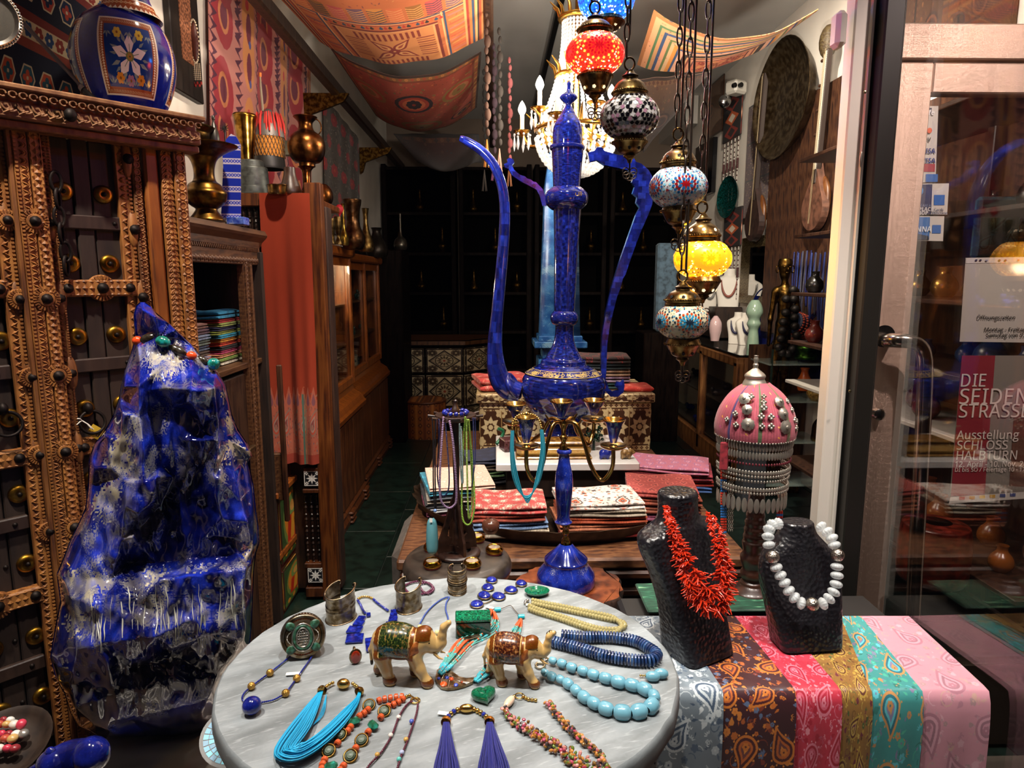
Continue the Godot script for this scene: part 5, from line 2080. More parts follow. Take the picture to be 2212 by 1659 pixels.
func jewellery()->void:
	var silver:=mat("old_silver","a8a098",.32,1.0,{"tex":TC.patina,"tri":9.0,"bump":TC.grain,"bs":.04})
	var gold:=plain("gold_bead","d8b060",.22,1.0)
	var lap:=mat("lapis_bead","ffffff",.12,.0,{"tex":lapis_tex("lapis_small",81,256,.97,.97,"0a1058","1c2e98"),"tri":12.0,"coat":.5})
	var bands:=[[.0,.03],[.06,.03],[.08,.0],[.38,-.02],[.4,.02],[.46,.02],[.5,-.03],[.54,.02],[.6,.02],[.62,-.02],[.92,.0],[.94,.03],[1.0,.03]]
	cuff(737,1334,.036,.067,1.5,1.15,bands,silver,"wide engraved silver cuff with a raised middle rib at the back left of the table",.008)
	cuff(883,1312,.034,.057,1.5,1.3,[[.0,.02],[.07,.02],[.1,.0],[.3,-.02],[.33,.0],[.36,-.02],[.6,-.02],[.63,.0],[.66,-.02],[.9,.0],[1.0,.01]],silver,"plain ribbed silver cuff standing in front of the purple bead bracelet",.006)
	cuff(988,1277,.0255,.06,1.2,1.6,[[.0,.0],[.2,.0],[.4,.0],[.6,.0],[.8,.0],[1.0,.0]],silver,"silver cuff covered with rows of granules at the back edge of the table",.0,9)
	var bo:=tp(655,1372,.042)
	var t:=thing("tibetan_bracelet",tp(655,1376),"broad silver bracelet inlaid with turquoise and coral standing on edge at the table's back left","bracelet")
	var bb:=Basis(Vector3.UP,.25)*Basis(Vector3.RIGHT,-.25)
	var g:=G.new()
	g.at(bo,bb*Basis(Vector3.RIGHT,PI/2)).lathe(smooth([[.037,-.02],[.041,-.016],[.044,0],[.043,.008],[.0415,.012],[.036,.013]]),Vector3.ZERO,40)
	g.at(bo,bb).ball(Vector3(0,0,.004),Vector3(.042,.042,.013),30,12)
	put(g,"band",silver,t)
	var tq:=mat("turq_inlay","3f7a72",.35,.0,{"tex":TC.patina,"tri":20.0})
	g=G.new()
	g.at(bo,bb).torus(Vector3(0,0,.0165),.0165,.0028,Basis(),30,8,1.35)
	put(g,"turquoise_ring",tq,t)
	g=G.new()
	g.at(bo,bb).torus(Vector3(0,0,.017),.0205,.0015,Basis(),30,8,1.3)
	g.torus(Vector3(0,0,.018),.0128,.0013,Basis(),30,8,1.42)
	put(g,"silver_wire",plain("bright_silver","c8c0b4",.25,1.0),t)
	g=G.new()
	g.at(bo,bb)
	for k in 30:
		var y:=-.015+.005*(k/5)
		g.torus(Vector3(-.008+.004*(k%5),y,.017),.0026,.0009,Basis(),8,5)
	g.ball(Vector3(0,0,.0155),Vector3(.0115,.017,.001),16,6)
	stuff(put(g,"knotwork",plain("bright_silver","c8c0b4",.25,1.0),t))
	for k in 4:
		g=G.new()
		g.at(bo,bb).ball(Vector3([-1,1,-1,1][k]*.0225,[1,1,-1,-1][k]*.022,.0125),Vector3(.011,.0085,.004),12,8,Basis(Vector3.BACK,[-.6,.6,.6,-.6][k]))
		put(g,"turquoise_panel",tq,t)
	for s in [1,-1]:
		for k in 9:
			g=G.new()
			var ang:=PI/2+(k-4)*.13
			g.at(bo,bb).box(Vector3(cos(ang)*.0365,s*sin(ang)*.0365,.0098),Vector3(.004,.008,.004),.0008,Basis(Vector3.BACK,s*(ang-PI/2)))
			put(g,"coral_inlay",plain("coral_inlay","a8501c",.4),t)
	g=G.new()
	g.at(bo,bb)
	for k in 46:
		var ang:=TAU*k/46
		g.ball(Vector3(cos(ang)*.0425,sin(ang)*.0425,.004),Vector3(.0018,.0018,.0018),6,4)
		g.ball(Vector3(cos(ang)*.03,sin(ang)*.018,.0135),Vector3(.0016,.0016,.0016),6,4)
	stuff(put(g,"granules",plain("bright_silver","c8c0b4",.25,1.0),t))
	var ro:=tp(768,1418,.016)
	t=thing("red_ring",tp(768,1420),"silver ring with an oval red stone standing on the table","ring")
	var rb:=Basis(Vector3.UP,.35)
	g=G.new()
	g.at(ro,rb*Basis(Vector3.UP,PI/2)).torus(Vector3(.012,0,0),.011,.0024,Basis(Vector3.UP,.0),22,8)
	g.at(ro,rb).ball(Vector3.ZERO,Vector3(.0125,.0165,.004),20,8)
	put(g,"band",silver,t)
	g=G.new()
	g.at(ro,rb).ball(Vector3(0,0,.003),Vector3(.0095,.0135,.003),18,8)
	put(g,"stone",mat("carnelian","8a2410",.15,.0,{"coat":.5}),t)
	t=thing("lapis_bib_necklace",tp(805,1370),"necklace of flat square lapis tiles with a bead chain, left of the larger elephant","necklace")
	for side in [[[772,1296],[778,1305],[784,1318],[790,1326]],[[806,1294],[816,1303],[828,1312],[840,1320]]]:
		g=G.new()
		beads(g,tpath(side),.0032,1.9)
		stuff(put(g,"bead_chain",lap,t))
	g=G.new()
	beads(g,tpath([[772,1294],[782,1289],[795,1289],[806,1293]]),.0028,2.0)
	put(g,"gold_clasp",gold,t)
	for q in [[796,1328,9,7,.2],[780,1336,17,9,-.15],[775,1346,22,10,-.15],[766,1360,31,13,-.1],[766,1379,37,17,.1],[808,1391,36,26,.25],[850,1321,12,7,.15],[850,1329,16,8,.1],[849,1337,19,8,.05],[846,1349,27,11,.05],[846,1360,34,11,.0],[838,1370,36,12,-.3]]:
		g=G.new()
		var o:=tp(q[0],q[1],.004)
		var s:=mpp(o)
		g.box(o,Vector3(q[2]*s,.005,q[3]*s/.5),.0012,Basis(Vector3.UP,q[4]))
		put(g,"lapis_tile",lap,t)
	t=thing("lapis_ball_necklace",tp(544,1525),"fine dark blue bead necklace with one big lapis ball at the table's left edge","necklace")
	var pa:=tpath([[684,1394],[665,1397],[640,1408],[610,1432],[583,1453],[560,1470],[543,1483],[527,1498],[524,1512],[540,1518],[565,1517],[590,1512],[606,1504],[617,1497],[630,1480],[641,1465],[655,1445],[672,1421],[682,1400],[684,1394]])
	g=G.new()
	beads(g,pa,.0019,1.8)
	stuff(put(g,"seed_beads",lap,t))
	bead(t,"lapis_ball",tp(544,1524,.016),Vector3(.0165,.0155,.0165),Basis(),lap,20)
	for q in [[583,1453],[543,1482],[617,1497],[641,1465]]:
		bead(t,"gold_ball",tp(q[0],q[1],.007),Vector3(.0072,.0072,.0072),Basis(),mat("gold_net","c89c50",.35,1.0,{"bump":TC.hammer,"tri":60.0,"bs":.1}),14)
	g=G.new()
	g.torus(tp(684,1393,.004),.004,.0012,Basis(Vector3.RIGHT,PI/2),14,6)
	put(g,"clasp",gold,t)
	tagcard(t,634,1455,.028,.1)
	t=thing("turquoise_thread_necklace",tp(680,1570),"thick skein necklace of bright turquoise threads with a gold bead clasp","necklace")
	g=G.new()
	rng.seed=5
	for k in 110:
		var f:=rng.randf()
		var h:=rng.randf()
		var w:=rng.randf_range(-1,1)
		var l:=[[694+4*w,1492],[676-9+22*f,1522+5*w],[640-14+44*f,1570+4*w],[604-10+46*f,1618-6*f+4*w],[600+52*f,1640-34*f+4*w],[640+24*f,1644-44*f],[690+10*f,1618-44*f+3*w],[742+4*f,1570-40*f+3*w],[774-6*f,1520-12*f],[777+3*w,1494]]
		var path:=[]
		for q in l.size():
			path.append(tp(l[q][0],l[q][1],.003+.014*h*sin(PI*q/(l.size()-1.0))+.004))
		g.tube(spline(path,4),.0009,4,false)
	for k in 5:
		g.tube(spline([tp(705,1500),tp(690+k*2,1545),tp(668-k*3,1575+k*2),tp(654+k,1600),tp(660,1606)],4),.0005,4,false)
	stuff(put(g,"threads",mat("turq_thread","0d9ccc",.5,.0,{"rim":.5}),t))
	for s in [[[698,1488],[706,1482],[716,1476],[726,1473]],[[760,1475],[767,1480],[774,1486],[777,1491]]]:
		g=G.new()
		beads(g,tpath(s,.006),.0034,1.9)
		put(g,"gold_beads",gold,t)
	bead(t,"gold_bead",tp(742,1477,.01),Vector3(.0095,.012,.0095),facing(Vector3(1,0,.1)),gold,16)
	for q in [[695,1490,-.5],[777,1493,.5]]:
		g=G.new()
		g.at(tp(q[0],q[1],.009),facing(Vector3(q[2],0,-1).normalized())).lathe([[.0085,-.004],[.0085,.001],[.006,.005],[.0004,.006]],Vector3.ZERO,14)
		put(g,"end_cap",gold,t)
	t=thing("coral_necklace",tp(790,1580),"coral bead necklace with turquoise stones and brass medallions beside the turquoise skein","necklace")
	var coral:=mat("coral_bead","c85428",.35,.0,{"tex":TC.soft,"tri":20.0})
	var turq:=mat("turq_stone","2a9088",.3,.0,{"tex":TC.patina,"tri":16.0})
	for l in [[[874,1505],[862,1505],[842,1508],[822,1512],[808,1520],[790,1538],[772,1551],[755,1574],[742,1590],[728,1607],[712,1624],[702,1640],[695,1660],[700,1676]],[[874,1507],[865,1514],[850,1522],[836,1528],[826,1545],[812,1562],[798,1578],[786,1594],[774,1608],[763,1625],[752,1641],[738,1660],[722,1680]]]:
		var path:=tpath(l,.006)
		var L:=plen(path)
		var n:=int(L/.0098)
		for k in n:
			var q:=along(path,(k+.5)*L/n)
			var skip:=false
			for e in [[797,1523],[765,1558],[735,1587],[710,1622],[830,1536],[805,1565],[781,1599],[757,1633]]:
				if (tp(e[0],e[1],.006) as Vector3).distance_to(q[0])<.013:
					skip=true
			if not skip:
				g=G.new()
				g.at(q[0],facing(q[1])).lathe([[.003,-.0042],[.0056,-.003],[.006,0],[.0056,.003],[.003,.0042]],Vector3.ZERO,12)
				put(g,"coral_bead",coral,t)
	for q in [[797,1523],[830,1536],[735,1587],[757,1633],[710,1622],[781,1599]]:
		var o:=tp(q[0],q[1],.006)
		g=G.new()
		g.at(o,Basis(Vector3.RIGHT,.5)).lathe(smooth([[.011,-.003],[.012,.0],[.0105,.002],[.0085,.0012]]),Vector3.ZERO,20)
		var md:=put(g,"medallion",brass("medal","8a7448",.35),t)
		g=G.new()
		g.at(o,Basis(Vector3.RIGHT,.5)).ball(Vector3(0,.001,0),Vector3(.008,.003,.008),14,6)
		g.torus(Vector3(0,.003,0),.0045,.0012,Basis(Vector3.RIGHT,PI/2),12,5)
		put(g,"medallion_inlay",plain("medal_inlay","4a5a48",.4),md)
	for q in [[765,1558,.5],[806,1566,-.9],[714,1655,.4]]:
		g=G.new()
		g.at(tp(q[0],q[1],.008)).box(Vector3.ZERO,Vector3(.022,.011,.015),.005,Basis(Vector3.UP,q[2]))
		put(g,"turquoise_stone",turq,t)
	g=G.new()
	beads(g,tpath([[876,1506],[882,1502],[890,1503]]),.003,2.0)
	put(g,"clasp",gold,t)
	t=thing("garnet_necklace",tp(870,1590),"thin dark purple bead necklace with a gold ring clasp right of the coral necklace","necklace")
	for l in [[[892,1515],[880,1521],[862,1548],[848,1585],[826,1622],[800,1650],[785,1672]],[[903,1520],[900,1540],[890,1572],[878,1606],[866,1635],[855,1672]]]:
		g=G.new()
		beads(g,tpath(l),.0021,1.9)
		stuff(put(g,"seed_beads",plain("garnet","4a1428",.25),t))
	for q in [[861,1549,"pearl","d8d0c8"],[844,1588,"pearl","d8d0c8"],[815,1630,"gold_dot","b89048"],[889,1558,"blue_dot","4a5ab0"],[877,1597,"gold_dot","b89048"],[868,1625,"pale_dot","a8b0d0"],[862,1640,"turq_dot","5ab0a8"]]:
		bead(t,"accent_bead",tp(q[0],q[1],.005),Vector3(.0042,.0036,.0042),Basis(),plain(q[2],q[3],.25),10)
	g=G.new()
	g.torus(tp(897,1513,.003),.008,.0014,Basis(Vector3.RIGHT,PI/2),20,6)
	g.tube([tp(887,1503,.005),tp(905,1514,.005)],.0016,6)
	put(g,"ring_clasp",gold,t)
	t=thing("blue_tassel_necklace",tp(1015,1580),"necklace with two full dark blue silk tassels at the table's front edge","necklace")
	var pc:=tpath([[964,1556],[970,1546],[982,1536],[1000,1531],[1020,1531],[1040,1540],[1052,1550],[1057,1556]],.005)
	for k in 14:
		var q:=along(pc,(k+.5)*plen(pc)/14)
		bead(t,"bead",q[0],Vector3(.0046,.004,.0046),facing(q[1]),gold if k%2==0 else (lap if k<4 or k>9 else gold),10)
	bead(t,"gold_bead",tp(1008,1530,.008),Vector3(.0075,.013,.0075),facing(Vector3(1,0,0)),gold,16)
	for e in [[964,1556,938,992,1690,950],[1058,1556,1036,1098,1690,1066]]:
		g=G.new()
		rng.seed=9+e[0]
		for k in 150:
			var f:=rng.randf()
			var h:=sqrt(1-pow(2*f-1,2))*rng.randf()
			var wob:=rng.randf_range(-3,3)
			var l:=[[e[0]-6+12*f,e[1]+4],[lerpf(e[2],e[3],f)*.55+e[0]*.45+wob,lerpf(e[1],e[4],.4)],[lerpf(e[2],e[3],f)+wob,lerpf(e[1],e[4],.75)],[lerpf(e[2],e[3],f)+wob*1.6,e[4]+wob]]
			g.tube(spline([tp(l[0][0],l[0][1],.007+h*.005),tp(l[1][0],l[1][1],.005+h*.017),tp(l[2][0],l[2][1],.004+h*.015),tp(l[3][0],l[3][1],.003+h*.008)],4),.0009,4,false)
		stuff(put(g,"tassel",mat("blue_silk","181d70",.45,.0,{"rim":.5}),t))
		g=G.new()
		g.at(tp(e[0],e[1],.008),facing(Vector3(.1,0,-1).normalized())).lathe([[.0085,-.006],[.0085,.0],[.006,.004],[.0004,.005]],Vector3.ZERO,14)
		put(g,"end_cap",plain("copper_cap","c07a2c",.35,.8),t)
	tagcard(t,962,1541,.026,-.2)
	t=thing("tourmaline_necklace",tp(1200,1580),"necklace of many small brown, pink and green stone chips with gold clasp","necklace")
	var ts:=[[1092,1535],[1100,1552],[1128,1572],[1165,1592],[1205,1616],[1240,1640],[1275,1664],[1300,1668],[1306,1650],[1290,1625],[1262,1602],[1236,1580],[1212,1556],[1195,1535],[1180,1518]]
	var chips:={}
	var cc:=["8a5a20","a86a6a","5a6a2a","b87a3a","3a3030","c08078","6a4a1a","9a3a50"]
	for k in cc.size():
		chips[k]=G.new()
	rng.seed=21
	for s in 5:
		var off:=[]
		for q in ts.size():
			var w:=(s-2)*8.0*sin(PI*q/(ts.size()-1.0))
			off.append([ts[q][0]+w*(.4 if q>7 else .5)+rng.randf_range(-3,3),ts[q][1]+w*(-.6 if q<7 else .6)+rng.randf_range(-2,2)])
		var path:=tpath(off,.006)
		var L:=plen(path)
		for k in int(L/.0048):
			var q:=along(path,k*.0048)
			var o:Vector3=q[0]+Vector3(rng.randf_range(-.004,.004),rng.randf_range(-.002,.006),rng.randf_range(-.004,.004))
			chips[rng.randi()%cc.size()].ball(o,Vector3(.0044,.0032,.0028),6,4,Basis(Vector3(rng.randf(),rng.randf(),rng.randf()+.1).normalized(),rng.randf()*6))
	for k in cc.size():
		stuff(put(chips[k],"stone_chips",mat("chip%d"%k,cc[k],.12,.0,{"coat":.6}),t))
	g=G.new()
	beads(g,tpath([[1128,1502],[1140,1510],[1155,1512],[1168,1514]]),.0034,1.9)
	beads(g,tpath([[1093,1530],[1097,1520],[1106,1508],[1118,1500]]),.0034,2.0)
	put(g,"gold_beads",gold,t)
	bead(t,"baroque_pearl",tp(1100,1516,.008),Vector3(.007,.017,.007),facing(Vector3(.55,0,-1).normalized()),plain("pearl_pink","d8b8a0",.2),14)
	g=G.new()
	g.torus(tp(1122,1503,.004),.008,.0013,Basis(Vector3.RIGHT,PI/2),18,6)
	put(g,"clasp",gold,t)
	t=thing("aquamarine_necklace",tp(1300,1490),"necklace of large pale blue aquamarine nuggets on the right of the table","necklace")
	var aq:=mat("aquamarine","6fa8bc",.22,.0,{"tex":TC.soft,"tri":9.0,"coat":.5})
	var aqn:=[[1194,1427,9],[1214,1433,11],[1235,1442,12],[1259,1449,12],[1282,1457,13],[1308,1465,14],[1336,1473,16],[1366,1480,16],[1393,1489,17],[1413,1504,15],[1407,1525,19],[1380,1537,19],[1344,1539,19],[1309,1531,17],[1283,1519,15],[1262,1506,15],[1244,1491,13],[1227,1477,13],[1210,1467,10],[1192,1461,11],[1177,1453,9]]
	for k in aqn.size():
		var q=aqn[k]
		var o:=tp(q[0],q[1],.011)
		var s:=mpp(o)*.94
		var nx=aqn[mini(k+1,aqn.size()-1)]
		var pv=aqn[maxi(k-1,0)]
		var dr:=(tp(nx[0],nx[1])-tp(pv[0],pv[1])).normalized()
		g=G.new()
		g.at(o,facing(dr)).lathe(smooth([[q[2]*s*.45,-q[2]*s*1.05],[q[2]*s*.85,-q[2]*s*.7],[q[2]*s*.95,0],[q[2]*s*.85,q[2]*s*.7],[q[2]*s*.4,q[2]*s*1.05]],2),Vector3.ZERO,9)
		put(g,"aquamarine",aq,t)
	g=G.new()
	g.torus(tp(1167,1437,.004),.009,.0024,Basis(Vector3.RIGHT,PI/2),20,7)
	put(g,"ring_clasp",plain("pale_gold","c8bca0",.3,1.0),t)
	g=G.new()
	beads(g,tpath([[1172,1430],[1184,1425]],.006),.004,1.0)
	put(g,"silver_beads",plain("bright_silver","c8c0b4",.25,1.0),t)
	for n in 2:
		var er:=thing("aquamarine_earring",tp([1410,1428][n],[1461,1455][n]),["pale blue aquamarine nugget earring with gold wire, the nearer of the pair","pale blue aquamarine nugget earring behind its partner at the table's right edge"][n],"earring")
		g=G.new()
		var o:=tp([1410,1428][n],[1461,1455][n],.01)
		g.at(o,facing(Vector3(1,0,.1).normalized())).lathe(smooth([[.004,-.013],[.0085,-.008],[.0098,0],[.0085,.008],[.004,.013]],2),Vector3.ZERO,9)
		put(g,"aquamarine",aq,er)
		g=G.new()
		beads(g,tpath([[[1381,1459],[1398,1460]],[[1438,1456],[1444,1456]]][n],.005),.0022,2.0)
		put(g,"gold_wire",gold,er)
	t=thing("blue_disc_necklace",tp(1300,1400),"thick rope necklace of stacked denim blue stone discs on the right of the table","necklace")
	for l in [[[1212,1372],[1264,1376],[1317,1376],[1370,1384],[1400,1399],[1418,1412],[1415,1422],[1400,1427],[1357,1425],[1304,1416],[1251,1400],[1188,1384]]]:
		var path:=tpath(l,.0125,8)
		var L:=plen(path)
		var n:=int(L/.0062)
		for k in n:
			var q:=along(path,(k+.5)*L/n)
			g=G.new()
			g.at(q[0],facing(q[1])).lathe([[.009,-.0027],[.0118,-.0018],[.0122,0],[.0118,.0018],[.009,.0027]],Vector3.ZERO,16)
			put(g,"stone_disc",mat("disc%d"%(k*7%5),["1c2f58","26406e","18284a","34517c","203660"][k*7%5],.2,.0,{"coat":.4}),t)
	g=G.new()
	beads(g,tpath([[1190,1380],[1184,1374],[1186,1367],[1194,1366],[1204,1371]],.008),.005,1.7)
	put(g,"silver_beads",silver,t)
	t=thing("lemon_quartz_necklace",tp(1250,1330),"two strand necklace of clear pale yellow beads at the back right of the table","necklace")
	g=G.new()
	for w in [-3.5,3.5]:
		var lq:=[[1148,1299+w],[1180,1306+w],[1212,1312+w],[1264,1323+w],[1317,1334+w],[1340+w,1343],[1346+w,1353],[1330,1362-w],[1300,1361-w],[1264,1352-w],[1212,1334-w],[1159,1318-w],[1137,1309-w]]
		beads(g,tpath(lq,.007),.0058,1.7,Vector3(1,.7,1))
	stuff(put(g,"quartz_beads",mat("lemon_quartz","c8bc84",.06,.0,{"refract":.05,"body":.45}),t))
	g=G.new()
	beads(g,tpath([[1134,1304],[1137,1298],[1146,1296]],.005),.004,1.8)
	put(g,"clasp",plain("bright_silver","c8c0b4",.25,1.0),t)
	tagcard(t,1146,1306,.022,.0)
	var mv:=ramp("malachite",noise(401,.016,1,2),[[.0,"062a1c"],[.2,"0e6a48"],[.32,"04301f"],[.42,"128058"],[.5,"063a28"],[.6,"1a8a60"],[.7,"05281c"],[.85,"0f6a48"],[1.0,"04221a"]])
	var mal:=mat("malachite_stone","ffffff",.1,.0,{"tex":mv,"tri":9.0,"coat":.6})
	g=G.new()
	g.at(tp(1160,1284,.001),Basis.from_scale(Vector3(1.25,1,1))).lathe(smooth([[.012,0],[.02,.004],[.024,.01],[.0215,.011],[.012,.006],[.0004,.005]]),Vector3.ZERO,30)
	one(g,"malachite_dish",mal,"small oval green malachite dish near the candelabrum's stump","dish")
	var mb:=thing("malachite_box",tp(1022,1352),"rectangular green malachite box with a banded lid behind the elephants","box")
	g=G.new()
	var m0:=tp(1022,1352,.018)
	g.box(m0,Vector3(.073,.036,.04),.002,Basis(Vector3.UP,.05))
	put(g,"body",mat("malachite_dark","6a8a7a",.1,.0,{"tex":mv,"tri":9.0,"coat":.6}),mb)
	g=G.new()
	g.box(m0+Vector3(0,.022,0),Vector3(.075,.008,.042),.002,Basis(Vector3.UP,.05))
	put(g,"lid",mal,mb)
	g=G.new()
	var hp:=PackedVector2Array()
	for k in 28:
		var a:=TAU*k/28
		hp.append(Vector2(16*pow(sin(a),3),13*cos(a)-5*cos(2*a)-2*cos(3*a)-cos(4*a))*.00145)
	var lay:=PackedVector3Array()
	for q in [[.55,.0],[.9,.004],[1.0,.01],[.92,.016],[.6,.0205],[.05,.022]]:
		for k in 29:
			lay.append(Vector3(hp[28-k if k>0 else 0].x if k<28 else hp[0].x,0,0)*q[0]+Vector3(0,q[1],-(hp[28-k if k>0 else 0].y if k<28 else hp[0].y)*q[0]))
	g.at(tp(1046,1512,.0),Basis(Vector3.UP,.3))
	g.patch(lay,29,6,true)
	one(g,"malachite_heart",mal,"polished green malachite heart in front of the smaller elephant","stone heart")
	t=thing("lapis_cabochon_necklace",tp(1075,1282),"necklace of oval lapis stones in silver settings at the table's back edge","necklace")
	for q in [[1062,1253,12,7],[1054,1269,13,8],[1046,1286,14,9],[1077,1288,15,9],[1104,1274,14,8],[1126,1260,12,7],[1030,1305,15,8]]:
		var o:=tp(q[0],q[1],.005)
		var s:=mpp(o)
		g=G.new()
		g.ball(o,Vector3(q[2]*s*.92,.008,q[3]*s/.55),16,8,Basis(Vector3.UP,.4))
		var cb:=put(g,"cabochon",lap,t)
		g=G.new()
		g.at(o,Basis(Vector3.UP,.4)).torus(Vector3(0,-.001,0),q[2]*s*.95,.0016,Basis(Vector3.RIGHT,PI/2),20,6,q[3]/(q[2]*.52))
		put(g,"setting",silver,cb)
	g=G.new()
	for l in [[[1062,1253],[1054,1269],[1046,1286],[1040,1300],[1052,1302],[1077,1288],[1104,1274],[1126,1260]]]:
		g.tube(tpath(l,.003),.0014,5)
	put(g,"silver_links",silver,t)
	t=thing("multi_strand_necklace",tp(1010,1430),"many stranded turquoise and coral bead necklace with a silver crescent pendant between the elephants","necklace")
	var sets:=[plain("turq_seed","4a9088",.35),plain("coral_seed","c04a1c",.35),plain("silver_seed","b0a894",.3,.9),plain("blue_seed","3aa0b0",.3)]
	var gs:=[G.new(),G.new(),G.new(),G.new()]
	rng.seed=31
	for l in [[[1062,1317],[1052,1330],[1040,1350],[1028,1368],[1012,1382],[995,1398],[982,1415],[968,1432],[956,1446],[948,1458]],[[1066,1322],[1072,1340],[1064,1358],[1040,1372],[1012,1384],[996,1400],[980,1420],[962,1442],[950,1456]],[[1126,1338],[1120,1352],[1112,1372],[1104,1388],[1090,1400],[1074,1420],[1060,1440],[1042,1458],[1024,1474]]]:
		for s in 6:
			var off:=[]
			for q in l.size():
				var w:=(s-2.5)*5.2*sin(PI*clampf((q+.3)/(l.size()-.2),0,1))
				off.append([l[q][0]+w*.9+rng.randf_range(-1,1),l[q][1]+w*.55])
			var path:=tpath(off,.004+.003*(s%3))
			var L:=plen(path)
			var st:=.0036
			for k in int(L/st):
				var q:=along(path,k*st)
				var u:=k*st/L
				var kind:=0
				if u<.12 or (u>.52 and u<.72 and s%2==0) or rng.randf()<.06:
					kind=1
				elif rng.randf()<.12:
					kind=2
				elif u>.86 or rng.randf()<.05:
					kind=3
				var r:float=[.0019,.0027,.0024,.003][kind]
				gs[kind].ball(q[0],Vector3(r,.002,r),6,4,facing(q[1]))
	for k in 4:
		stuff(put(gs[k],["turquoise_beads","coral_beads","silver_beads","blue_beads"][k],sets[k],t))
	g=G.new()
	g.tube(tpath([[1126,1334],[1112,1318],[1103,1308],[1090,1312],[1078,1317]]),.0008,5)
	put(g,"cord",plain("cord_brown","4a3a2c",.7),t)
	for q in [[1075,1317],[1126,1332]]:
		g=G.new()
		g.at(tp(q[0],q[1],.005),facing(Vector3(1,0,-.15).normalized())).lathe([[.0045,-.007],[.005,-.006],[.005,.006],[.0045,.007]],Vector3.ZERO,10)
		put(g,"turquoise_tube",plain("turq_tube","1aa0b0",.3),t)
	for q in [[1020,1376,.4],[1090,1388,-.2]]:
		g=G.new()
		g.box(tp(q[0],q[1],.012),Vector3(.034,.002,.012),.0006,Basis(Vector3.UP,q[2]))
		put(g,"spacer",silver,t)
	tagcard(t,1058,1312,.02,-.6)
	g=G.new()
	var cp:=PackedVector2Array()
	var c0:=tp(982,1466,.002)
	for q in [[944,1452],[941,1466],[944,1480],[953,1489],[967,1492],[985,1490],[1004,1485],[1022,1477],[1024,1468],[1008,1470],[992,1466],[978,1456],[968,1448],[956,1447]]:
		var o:=tp(q[0],q[1],.002)-c0
		cp.append(Vector2(o.x,-o.z))
	g.at(c0,Basis(Vector3.RIGHT,-PI/2)).prism(cp,.005,.0015)
	var pd:=put(g,"pendant",silver,t)
	for q in [[958,1478,"c8481c",8],[965,1464,"283a9a",5],[948,1466,"283a9a",4],[975,1467,"c8481c",5],[985,1480,"3a4aa8",5],[998,1474,"8a3a1c",3]]:
		g=G.new()
		var o:=tp(q[0],q[1],.007)
		g.ball(o,Vector3(q[3]*mpp(o),.003,q[3]*mpp(o)*1.2),10,6)
		put(g,"inset_stone",plain("inset_"+q[2],q[2],.2),pd)
	g=G.new()
	for k in 3:
		g.tube(tpath([[952+k*8,1482+k],[956+k*9,1464],[964+k*12,1456+k*5],[990+k*8,1471+k*3],[1014,1474]],.0075),.001,5)
	stuff(put(g,"filigree",plain("bright_silver","c8c0b4",.25,1.0),pd))
	t=thing("blue_cord_necklace",tp(935,1320),"thin blue bead string necklace with cream beads behind the larger elephant","necklace")
	g=G.new()
	beads(g,tpath([[905,1352],[912,1338],[922,1322],[938,1306],[955,1294],[970,1290],[964,1302],[963,1318],[968,1336],[965,1352]]),.002,1.8)
	stuff(put(g,"seed_beads",plain("blue_seed2","26408a",.25),t))
	for q in [[907,1354],[926,1365],[944,1366],[953,1364],[962,1358]]:
		bead(t,"cream_bead",tp(q[0],q[1],.006),Vector3(.0052,.0052,.0052),Basis(),plain("cream_amber","d8c88a",.25),10)
	t=thing("purple_bracelet",tp(900,1276),"loops of small purple beads behind the plain ribbed cuff","bracelet")
	for l in [[[872,1266],[890,1258],[915,1256],[934,1268],[922,1280],[900,1284],[880,1278],[872,1266]],[[905,1262],[925,1259],[937,1272],[925,1282],[912,1276],[905,1262]]]:
		g=G.new()
		beads(g,tpath(l,.005),.0032,1.8)
		stuff(put(g,"bead_loop",plain("amethyst","4a1c34",.2),t))

